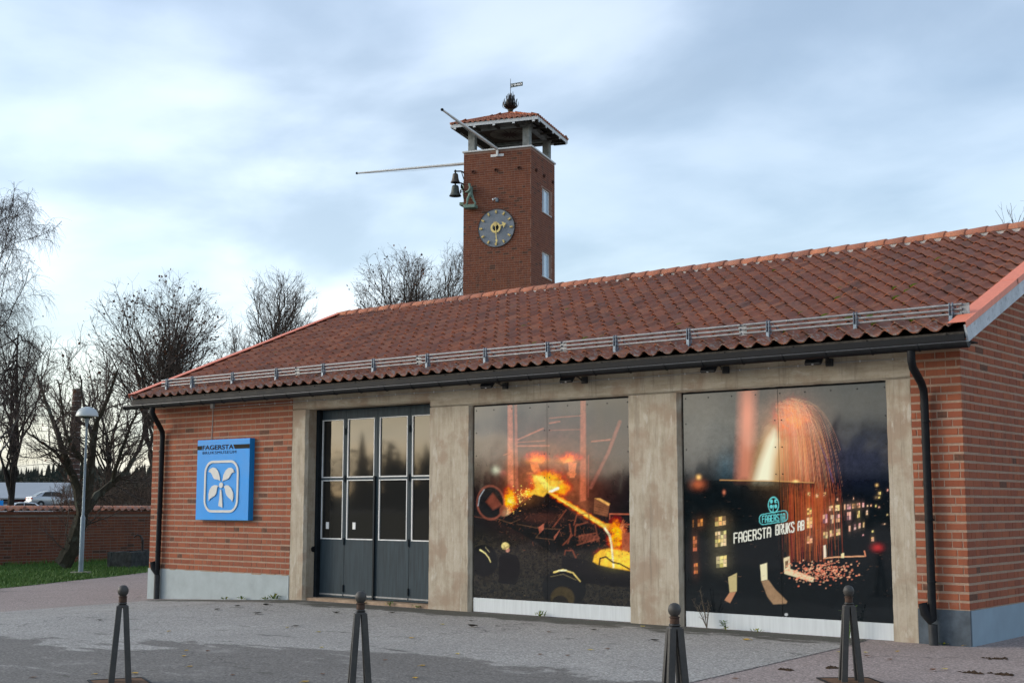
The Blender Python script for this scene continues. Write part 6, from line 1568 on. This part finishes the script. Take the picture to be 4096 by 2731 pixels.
# the wood behind the photographer, mirrored in the door panes and murals
pts = []
for k in range(560):
    az = R(r.uniform(-172, -112)); d = r.uniform(105, 175); x = 6.05+d*math.sin(az); y = 15.97+d*math.cos(az)
    el = R(float(np.interp(math.degrees(az), [-172, -160, -156, -152.7, -150, -147.5, -142, -136, -131, -112], [4.6, 4.3, 3.9, 2.9, 2.1, 1.55, 1.35, 1.75, 1.9, 2.2]))); h = d*math.tan(el)*(r.uniform(.6, 1.0) if r.random() < .9 else r.uniform(1.05, 1.3))+1.7
    pts.append((x, y, gz(x), h, h*.2, 1 if r.random() < .62 else 0))
spruce_mass('forest', 'mixed wood across the street, mirrored in the glossy panels and panes', pts, forest_mat('near_wood', (.020, .030, .018), (.060, .055, .035)), 2)

# ------------------------------------------------------------------ far buildings, chimney, cars
cb_ = at_px(290, 2012, 240)
ch = thing('factory_chimney', 'tall brick factory chimney with pale hoops behind the trees', 'chimney', (cb_.x, cb_.y, gz(cb_.x)))
ht = h_at(1560, 240)-gz(cb_.x)
CHB = simple('chimney_brick', (.105, .058, .046), .9, 0, .2, .25, .8)
mb = MB(); mb.lathe([(1.15, -1), (.80, ht), (.86, ht), (.86, ht+.3), (.6, ht+.3)], 20); mb.build('shaft', CHB, ch, True)
HOOP = simple('chimney_hoop', (.36, .33, .31), .7)
z = 3.0
while z < ht:
    r_ = 1.15-.35*(z+1)/(ht+1); mb = MB(); mb.lathe([(r_+.01, 0), (r_+.03, .02), (r_+.03, .10), (r_+.01, .12)], 20, Matrix.Translation((0, 0, z))); mb.build('hoop', HOOP, ch); z += .95
def box_building(u0, u1, dist, vtop, vmid, vbase, label, name, roofc, wallc, bandc, depth=18):
    a = at_px(u0, 2012, dist); b = at_px(u1, 2012, dist); c = (a+b)/2; z0 = gz(c.x)-.2; rz = math.atan2(b.y-a.y, b.x-a.x); L = (b-a).length
    t = thing(name, label, 'building', (c.x, c.y, z0), rz); zt, zm = h_at(vtop, dist)-z0, h_at(vmid, dist)-z0
    mb = MB(); mb.box(-L/2, L/2, 0, depth, -.5, zm); w_ = mb.build('wall', simple(name+'_wall', wallc, .8, 0, .3, .2, .5), t)
    mb = MB(); mb.prism([(-.5, zm), (depth/2, zt+1.2), (depth+.5, zm), (depth+.5, zm-.15), (-.5, zm-.15)], -L/2-.5, L/2+.5, lambda u, v, q: (q, u, v)); mb.build('roof', simple(name+'_roof', roofc, .5, .1, .4, .1, .4), t)
    mb = MB(); mb.box(-L/2-.02, L/2+.02, -.04, -.001, zm*.06, zm*.46); mb.build('band', simple(name+'_band', bandc, .7), w_)
    k = -L/2+1.5
    while k < L/2-2:
        mb = MB(); mb.box(k, k+1.2, -.05, -.002, zm*.55, zm*.78); wn = mb.build('window', WHITE, t); mb = MB(); mb.box(k+.1, k+1.1, -.06, -.051, zm*.57, zm*.76); mb.build('pane', GLASS, wn); k += 4.5
    return t
box_building(-330, 175, 165, 1966, 1994, 2030, 'long low shed with a pale roof and dark red wall beyond the wall', 'industrial_shed', (.30, .32, .34), (.085, .032, .034), (.055, .07, .11))
def car(label, loc, rz, paint, sc=1.0):
    t = thing('parked_car', label, 'car', loc, rz)
    # local x forward, length 4.4
    st = [(-2.18, .60, .36, .70), (-2.12, .74, .30, .93), (-1.75, .80, .24, .99), (-1.0, .84, .20, 1.0), (0, .85, .20, .97), (1.0, .84, .22, .93), (1.55, .82, .24, .86), (2.0, .74, .28, .76), (2.18, .58, .34, .62)]
    mb = MB(); ring = []
    for x, hw, zb, zt in st:
        ring += [(x, -hw*.86, zb), (x, -hw, zb+.14), (x, -hw, zt-.22), (x, -hw*.93, zt-.03), (x, -hw*.70, zt), (x, hw*.70, zt), (x, hw*.93, zt-.03), (x, hw, zt-.22), (x, hw, zb+.14), (x, hw*.86, zb)]
    n = 10; mb.add(ring, [(i*n+k, i*n+(k+1) % n, (i+1)*n+(k+1) % n, (i+1)*n+k) for i in range(len(st)-1) for k in range(n)]+[tuple(range(n)), tuple((len(st)-1)*n+k for k in range(n))])
    body = mb.build('body', paint, t, True)
    cs = [(-1.72, .70, .66, .96, .985), (-1.05, .70, .56, .96, 1.36), (-.55, .71, .55, .96, 1.43), (.15, .71, .55, .95, 1.42), (.48, .71, .56, .94, 1.36), (1.25, .72, .68, .90, .93)]
    mb = MB(); ring = []
    for x, hb, htp, zb, zt in cs: ring += [(x, -hb*1.08, zb-.03), (x, -htp, zt-.04), (x, -htp*.85, zt), (x, htp*.85, zt), (x, htp, zt-.04), (x, hb*1.08, zb-.03)]
    n = 6; mb.add(ring, [(i*n+k, i*n+(k+1) % n, (i+1)*n+(k+1) % n, (i+1)*n+k) for i in range(len(cs)-1) for k in range(n)])
    cab = mb.build('cabin', paint, t, True)
    CG = GLASS
    def pane(pts, off): 
        c = [Vector(p)+Vector(off) for p in pts]; m2 = MB(); m2.add(c+[q-Vector(off)*1.5 for q in c], [(0, 1, 2, 3), (7, 6, 5, 4), (0, 4, 5, 1), (1, 5, 6, 2), (2, 6, 7, 3), (3, 7, 4, 0)]); m2.build('window', CG, cab)
    pane([(-1.66, -.60, 1.03), (-1.66, .60, 1.03), (-1.12, .50, 1.32), (-1.12, -.50, 1.32)], (-.012, 0, .02)); pane([(1.16, -.60, .98), (1.16, .60, .98), (.52, .50, 1.33), (.52, -.50, 1.33)], (.012, 0, .02))
    for s_ in (-1, 1):
        pane([(-1.25, s_*.745, 1.0), (-.42, s_*.75, 1.0), (-.42, s_*.575, 1.37), (-.92, s_*.575, 1.35)], (0, s_*.022, .01)); pane([(-.36, s_*.75, 1.0), (.75, s_*.745, .98), (.40, s_*.575, 1.32), (-.36, s_*.575, 1.37)], (0, s_*.022, .01))
        mb = MB(); mb.bbox(-2.17, -2.02, s_*.70-.13, s_*.70+.08 if s_ > 0 else s_*.70+.13, .72, .86, .02) if s_ > 0 else mb.bbox(-2.17, -2.02, -.78, -.57, .72, .86, .02)
        mb.build('tail_light', TAIL, t)
        mb = MB(); mb.bbox(2.02, 2.17, s_*.60-.12, s_*.60+.12, .62, .74, .02); mb.build('headlight', WHITE, t)
        mb = MB(); mb.bbox(.55, .72, s_*.93-.08, s_*.93+.08, 1.0, 1.12, .03); mb.build('mirror', paint, t)
        for x in (-1.32, 1.36):
            mm = Matrix.Translation((x, s_*.74, .31)) @ Matrix.Rotation(R(90), 4, 'X'); mb = MB(); mb.lathe([(.20, -.11), (.30, -.11), (.315, -.07), (.315, .07), (.30, .11), (.20, .11)], 24, mm); wh = mb.build('wheel', simple('tyre', (.018, .018, .018), .85) if 'tyre' not in bpy.data.materials else bpy.data.materials['tyre'], t, True)
            mb = MB(); mb.lathe([(.20, -.10), (.20, .10), (.06, .118), (.02, .118)] if s_ < 0 else [(.20, .10), (.20, -.10), (.06, -.118), (.02, -.118)], 20, mm); mb.build('rim', GALV, wh, True)
    mb = MB(); mb.bbox(-2.26, -2.10, -.70, .70, .34, .58, .04); mb.build('bumper', paint, t); mb = MB(); mb.box(-2.2, -2.172, -.26, .26, .74, .85); mb.build('number_plate', simple('plate_pale', (.45, .45, .42), .6) if 'plate_pale' not in bpy.data.materials else bpy.data.materials['plate_pale'], t)
    return t
TAIL = simple('tail_lamp_red', (.45, .055, .03), .3, 0, .5, .05)
SILV = Mat('silver_car_paint'); SILV.col((.44, .455, .46)); SILV.set(Metallic=.55, Roughness=.34, Coat_Weight=.6, Coat_Roughness=.05); SILV = SILV.m
WCAR = Mat('white_car_paint'); WCAR.col((.62, .63, .63)); WCAR.set(Roughness=.35, Coat_Weight=.6, Coat_Roughness=.06); WCAR = WCAR.m
cp = at_px(212, 2012, 116)
car('silver saloon car beyond the garden wall, seen from behind at an angle', (cp.x, cp.y, gz(cp.x)), math.atan2(FW.y, FW.x)-R(52), SILV)
cp = at_px(112, 2012, 104)
car('white car mostly hidden below the garden wall top', (cp.x, cp.y, gz(cp.x)-.90), math.atan2(FW.y, FW.x)-R(60), WCAR)
ps = at_px(2, 2012, 96); sg2 = thing('parking_sign', 'small blue square sign on a post at the left edge beyond the wall', 'sign', (ps.x, ps.y, gz(ps.x)))
mb = MB(); mb.tube([(0, 0, 0), (0, 0, h_at(1995, 96)-gz(ps.x))], .03, 8); mb.build('post', GALV, sg2)
zc = h_at(2016, 96)-gz(ps.x); mb = MB(); q = Matrix.Translation((0, 0, zc)) @ Matrix.Rotation(YAW*-1, 4, 'Z'); mb.box(-.22, .22, -.05, -.035, -.22, .22, q); mb.build('plate', BLUE, sg2)

# ------------------------------------------------------------------ grass, weeds, leaves, moss
def leaf_mat(name, a, b):
    m = Mat(name); r_ = m.n('ShaderNodeNewGeometry').outputs['Random Per Island']; m.col(m.ramp(r_, [(0, a), (1, b)])); m.set(Roughness=.7, Specular_IOR_Level=.3); return m.m
r = random.Random(21)
def edge_x(y):
    for (x0, y0), (x1, y1) in zip(GRASS_EDGE, GRASS_EDGE[1:]):
        if y0 <= y <= y1: return x0+(x1-x0)*(y-y0)/(y1-y0)
    return -25
mb = MB()
for k in range(26000):
    y = r.uniform(-2.5, 12.5); xe = edge_x(y); x = xe+.12*r.gauss(0, 1)-abs(r.gauss(0, 1))*3.2 if r.random() < .6 else r.uniform(-32.4, xe)
    if x < -32.4 or x > xe+.25: continue
    z = gz(x); h = r.uniform(.035, .10)*(1.8 if x < -31.6 else 1); a = r.random()*6.28; wd = .012; lx, ly = r.gauss(0, .03), r.gauss(0, .03)
    mb.add([(x-wd*math.cos(a), y-wd*math.sin(a), z), (x+wd*math.cos(a), y+wd*math.sin(a), z), (x+lx, y+ly, z+h)], [(0, 1, 2)])
tag(mb.build('grass', leaf_mat('grass_blades', (.030, .080, .012), (.105, .19, .035)), None, recalc=False), 'short green grass growing on the strip before the garden wall', 'grass', kind='stuff')
GREENS = leaf_mat('weed_green', (.045, .11, .02), (.14, .22, .04)); YELLOWS = leaf_mat('weed_yellow', (.25, .26, .03), (.45, .34, .03)); STALK = simple('dry_stalk', (.12, .09, .06), .9)
def leafquad(mb, p, d, l, w_, up=Vector((0, 0, 1))):
    d = d.normalized(); s_ = d.cross(up); s_ = s_.normalized() if s_.length > .01 else Vector((1, 0, 0)); n = s_.cross(d)
    mb.add([p, p+d*l*.45+s_*w_+n*l*.05, p+d*l, p+d*l*.45-s_*w_+n*l*.05], [(0, 1, 2, 3)])
def weed(x, y, h, kind, seed, label):
    h = h*(.62 if kind == 'low' else 1)
    rr = random.Random(seed); t = thing('weed', label, 'plant', (x, y, gz(x)), 0, 'weeds growing along the foot of the building')
    st = MB(); lf = MB(); lf2 = MB()
    if kind == 'tall':
        for s_ in range(3):
            top = Vector((rr.gauss(0, .05), rr.gauss(0, .04)-.03, h*rr.uniform(.6, 1))); st.tube([Vector((0, 0, 0)), top*.5+Vector((0, 0, .02)), top], [.005, .004, .002], 5)
            for k in range(14):
                u = .12+.88*k/14; a = rr.random()*6.28; p = top*u; leafquad(lf2 if u < .3 else lf, p, Vector((math.cos(a), math.sin(a), rr.uniform(-.2, .6))), rr.uniform(.05, .09), .012)
    elif kind == 'dry':
        for s_ in range(9):
            a = rr.random()*6.28; sp = rr.uniform(.05, .22); top = Vector((math.cos(a)*sp, math.sin(a)*sp*.5-.05, h*rr.uniform(.5, 1))); mid = top*.5+Vector((0, 0, h*.06)); st.tube([Vector((0, 0, 0)), mid, top], [.005, .0035, .002], 4)
            for k in range(7):
                u = rr.uniform(.3, 1); p = top*u; q = p+Vector((rr.gauss(0, .03), rr.gauss(0, .02), rr.uniform(.02, .09))); st.tube([p, q], [.002, .001], 3, False)
                if rr.random() < .5: leafquad(lf2, q, Vector((rr.gauss(0, 1), rr.gauss(0, 1), rr.gauss(0, 1))), .018, .006)
    else:
        for k in range(int(16+h*90)):
            a = rr.random()*6.28; el = rr.uniform(.15, 1.3); ro = rr.uniform(.0, .10); leafquad(lf if rr.random() < .8 else lf2, Vector((ro*math.cos(a), ro*math.sin(a)*.5, rr.uniform(0, h*.4))), Vector((math.cos(a)*math.cos(el), math.sin(a)*math.cos(el)-.15, math.sin(el))), h*rr.uniform(.3, .8), rr.uniform(.008, .018))
        st.tube([(0, 0, -.01), (0, 0, h*.3)], .004, 4)
    if st.v: st.build('stem', STALK if kind == 'dry' else GREENS, t)
    if lf.v: lf.build('leaves', GREENS, t, recalc=False)
    if lf2.v: lf2.build('faded_leaves', YELLOWS if kind != 'dry' else STALK, t, recalc=False)
weed(-13.95, -.10, .11, 'low', 1, 'low green weed at the pale plinth, below the right edge of the blue sign')
weed(-13.45, -.10, .12, 'low', 2, 'small green weed at the pale plinth, second from the first pillar')
weed(-12.55, -.09, .24, 'low', 3, 'bushy green weed where the pale plinth meets the first pillar')
weed(-12.80, -.10, .12, 'low', 4, 'small green weed just left of the bushy weed at the pillar')
weed(-10.45, .02, .12, 'low', 5, 'green weed at the door threshold below the middle of the doors')
weed(-9.75, .02, .15, 'low', 6, 'broad green weed at the door threshold right of the middle')
weed(-9.15, .02, .10, 'low', 7, 'small weed at the door threshold beside the second pillar')
weed(-6.55, -.03, .17, 'low', 8, 'green weed growing below the middle of the foundry mural')
weed(-3.62, -.06, .55, 'dry', 9, 'dry twiggy stalks before the white strip of the night mural')
weed(-3.30, -.10, .16, 'tall', 10, 'small upright yellow green weed right of the dry stalks')
weed(-2.85, -.06, .10, 'low', 11, 'low dark green weed below the night mural')
weed(-1.52, -.10, .42, 'tall', 12, 'tall leafy yellow green weed below the night mural beside a bollard')
weed(-.33, -.03, .0801, 'low', 13, 'tiny weed at the foot of the dark end plinth')
LEAFMATS = {'yellow': simple('leaf_yellow', (.62, .36, .020), .6, 0, .3, .2, 30), 'pale yellow': simple('leaf_pale_yellow', (.58, .45, .12), .6, 0, .3, .2, 30), 'brown': simple('leaf_brown', (.17, .070, .030), .7, 0, .3, .3, 30), 'orange': simple('leaf_orange', (.50, .17, .025), .65, 0, .3, .2, 30), 'dark': simple('leaf_dark', (.035, .030, .020), .9, 0, .2, .3, 30)}
_lm = {}
def fallen_leaf(x, y, kind, size, label, rot=None, zoff=0):
    key = (kind, r.randrange(3))
    if key not in _lm:
        q = MB(); rr = random.Random(str(key)); cu = rr.uniform(.25, .5); n = 7; vs = []
        for i in range(n):
            u = i/(n-1); w_ = .48*math.sin(math.pi*u**.8)**.8+.01; z = .10+.22*cu*(abs(u-.5)*2)**2
            vs += [(u-.5, -w_, z+cu*w_*.6), (u-.5, 0, z-.02), (u-.5, w_, z+cu*w_*.4)]
        q.add(vs, [(i*3+j, i*3+j+1, i*3+j+4, i*3+j+3) for i in range(n-1) for j in (0, 1)])
        q.tube([(-.5, 0, vs[1][2]), (-.8, .05, .02)], .02, 4, False); _lm[key] = q.mesh('fallen_leaf', LEAFMATS[kind])
    o = link_mesh('fallen_leaf', _lm[key]); o.location = (x, y, gz(x)+.001+zoff); o.scale = (size,)*3; o.rotation_euler = (0, 0, rot if rot is not None else r.random()*6.28)
    return tag(o, label, 'leaf', 'fallen leaves on the forecourt')
def px_leaf(u, v, kind, size, label, rot=None):
    k = 36/46.625/4096; d = FW+RT2*((u-2048)*k)-UP2*((v-1365.5)*k); t = -CAM.z/d.z; p = CAM+d*t
    for _ in range(3): t = (gz(p.x)-CAM.z)/d.z; p = CAM+d*t
    return fallen_leaf(p.x, p.y, kind, size, label, rot)
px_leaf(540, 2694, 'yellow', .075, 'large bright yellow leaf standing right of the leftmost bollard', .4)
px_leaf(382, 2696, 'yellow', .05, 'yellow leaf left of the leftmost bollard', 1.0)
px_leaf(735, 2624, 'yellow', .06, 'yellow curled leaf midway between the two left bollards', 2.4)
px_leaf(2318, 2470, 'orange', .12, 'orange leaf against the white strip of the foundry mural')
px_leaf(2740, 2495, 'yellow', .09, 'yellow leaf pile against the strip beside the pillar between the murals')
px_leaf(2985, 2560, 'yellow', .10, 'yellow green leaf on the damp patch before the night mural')
px_leaf(3780, 2677, 'pale yellow', .07, 'pale yellow leaf alone on the pinkish asphalt by the right edge')
px_leaf(3357, 2608, 'pale yellow', .06, 'pale yellow leaf just left of the last bollard')
px_leaf(3462, 2610, 'pale yellow', .05, 'pale leaf just right of the last bollard')
px_leaf(775, 2388, 'brown', .12, 'brown leaf pair against the pale plinth below the sign')
lab = {'yellow': 'small yellow leaf lying on the grey forecourt', 'pale yellow': 'small pale leaf lying on the grey forecourt', 'brown': 'small brown leaf lying on the asphalt', 'dark': 'small dark moss clump on the asphalt'}
for u, v, kd, sz in ((760, 2666, 'yellow', .045), (745, 2602, 'yellow', .04), (830, 2604, 'brown', .04), (675, 2525, 'yellow', .05), (1275, 2528, 'pale yellow', .05), (1150, 2510, 'pale yellow', .05), (1645, 2552, 'yellow', .05), (1690, 2663, 'yellow', .05), (1660, 2712, 'yellow', .05), (1222, 2728, 'yellow', .06), (1830, 2616, 'pale yellow', .05), (1770, 2498, 'pale yellow', .06), (1285, 2590, 'pale yellow', .04), (1290, 2696, 'brown', .04), (135, 2710, 'brown', .05), (400, 2480, 'dark', .06), (870, 2438, 'dark', .09), (950, 2425, 'dark', .09), (1030, 2455, 'dark', .12), (1065, 2421, 'dark', .10), (1185, 2505, 'dark', .08), (1345, 2453, 'dark', .10), (1890, 2508, 'dark', .12), (1570, 2451, 'dark', .07), (1885, 2482, 'dark', .05), (2195, 2528, 'brown', .05), (2360, 2600, 'pale yellow', .05), (2270, 2622, 'brown', .05), (2430, 2595, 'brown', .05), (2620, 2563, 'dark', .08), (2375, 2520, 'dark', .08), (2570, 2507, 'pale yellow', .06), (2940, 2715, 'brown', .05), (3470, 2625, 'brown', .05), (3590, 2606, 'yellow', .05), (3865, 2582, 'yellow', .06), (3560, 2638, 'brown', .05), (3730, 2680, 'brown', .06), (2160, 2618, 'brown', .04), (930, 2700, 'brown', .04), (1540, 2640, 'brown', .04)):
    zone = 'left of the leftmost bollard' if u < 484 else 'between the two left bollards' if u < 1440 else 'between the middle bollards' if u < 2700 else 'between the two right bollards' if u < 3400 else 'right of the last bollard'
    px_leaf(u, v, kd, sz*1.3, lab[kd].replace('lying on the grey forecourt', '').replace('on the asphalt', '').replace('lying', '').strip()+(' close to the building, ' if v < 2540 else ' well out on the asphalt, ')+zone)
# dead moss clods fallen on the pinkish asphalt
CLOD = simple('clod_brown', (.055, .035, .022), .95, 0, .1, .4, 40, .6)
def clod(u, v, s_, label):
    k = 36/46.625/4096; d = FW+RT2*((u-2048)*k)-UP2*((v-1365.5)*k); t = -CAM.z/d.z; p = CAM+d*t; rr = random.Random(u); mb = MB()
    for q in range(26):
        a = rr.random()*6.28; ro = abs(rr.gauss(0, .5))*s_; x, y = ro*math.cos(a)*1.5, ro*math.sin(a)*.8; e = rr.uniform(.012, .035)
        mb.add([(x-e, y-e*.6, .0), (x+e, y-e*.7, .0), (x+e*.8, y+e, .0), (x-e*.6, y+e*.8, .0), (x, y, e*rr.uniform(.3, .8))], [(0, 1, 4), (1, 2, 4), (2, 3, 4), (3, 0, 4)])
    o = mb.build('moss_clod', CLOD); o.location = (p.x, p.y, -.004); tag(o, label, 'debris', 'brown clods on the asphalt')
clod(3985, 2632, .11, 'brown clod of litter on the pink asphalt below the gable plinth'); clod(3890, 2688, .12, 'long brown clod of litter at the lower right, left of another one'); clod(4010, 2694, .12, 'brown clod of litter nearest the lower right corner'); clod(3330, 2668, .10, 'brown litter clod left of the last bollard'); clod(3150, 2676, .08, 'brown litter clod between the two right bollards')
# roof moss
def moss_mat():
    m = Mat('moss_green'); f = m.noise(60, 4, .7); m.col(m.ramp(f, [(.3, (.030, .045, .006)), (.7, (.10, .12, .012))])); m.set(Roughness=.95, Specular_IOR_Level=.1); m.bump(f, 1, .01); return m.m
mb = MB(); rr = random.Random(61)
for k in range(900):
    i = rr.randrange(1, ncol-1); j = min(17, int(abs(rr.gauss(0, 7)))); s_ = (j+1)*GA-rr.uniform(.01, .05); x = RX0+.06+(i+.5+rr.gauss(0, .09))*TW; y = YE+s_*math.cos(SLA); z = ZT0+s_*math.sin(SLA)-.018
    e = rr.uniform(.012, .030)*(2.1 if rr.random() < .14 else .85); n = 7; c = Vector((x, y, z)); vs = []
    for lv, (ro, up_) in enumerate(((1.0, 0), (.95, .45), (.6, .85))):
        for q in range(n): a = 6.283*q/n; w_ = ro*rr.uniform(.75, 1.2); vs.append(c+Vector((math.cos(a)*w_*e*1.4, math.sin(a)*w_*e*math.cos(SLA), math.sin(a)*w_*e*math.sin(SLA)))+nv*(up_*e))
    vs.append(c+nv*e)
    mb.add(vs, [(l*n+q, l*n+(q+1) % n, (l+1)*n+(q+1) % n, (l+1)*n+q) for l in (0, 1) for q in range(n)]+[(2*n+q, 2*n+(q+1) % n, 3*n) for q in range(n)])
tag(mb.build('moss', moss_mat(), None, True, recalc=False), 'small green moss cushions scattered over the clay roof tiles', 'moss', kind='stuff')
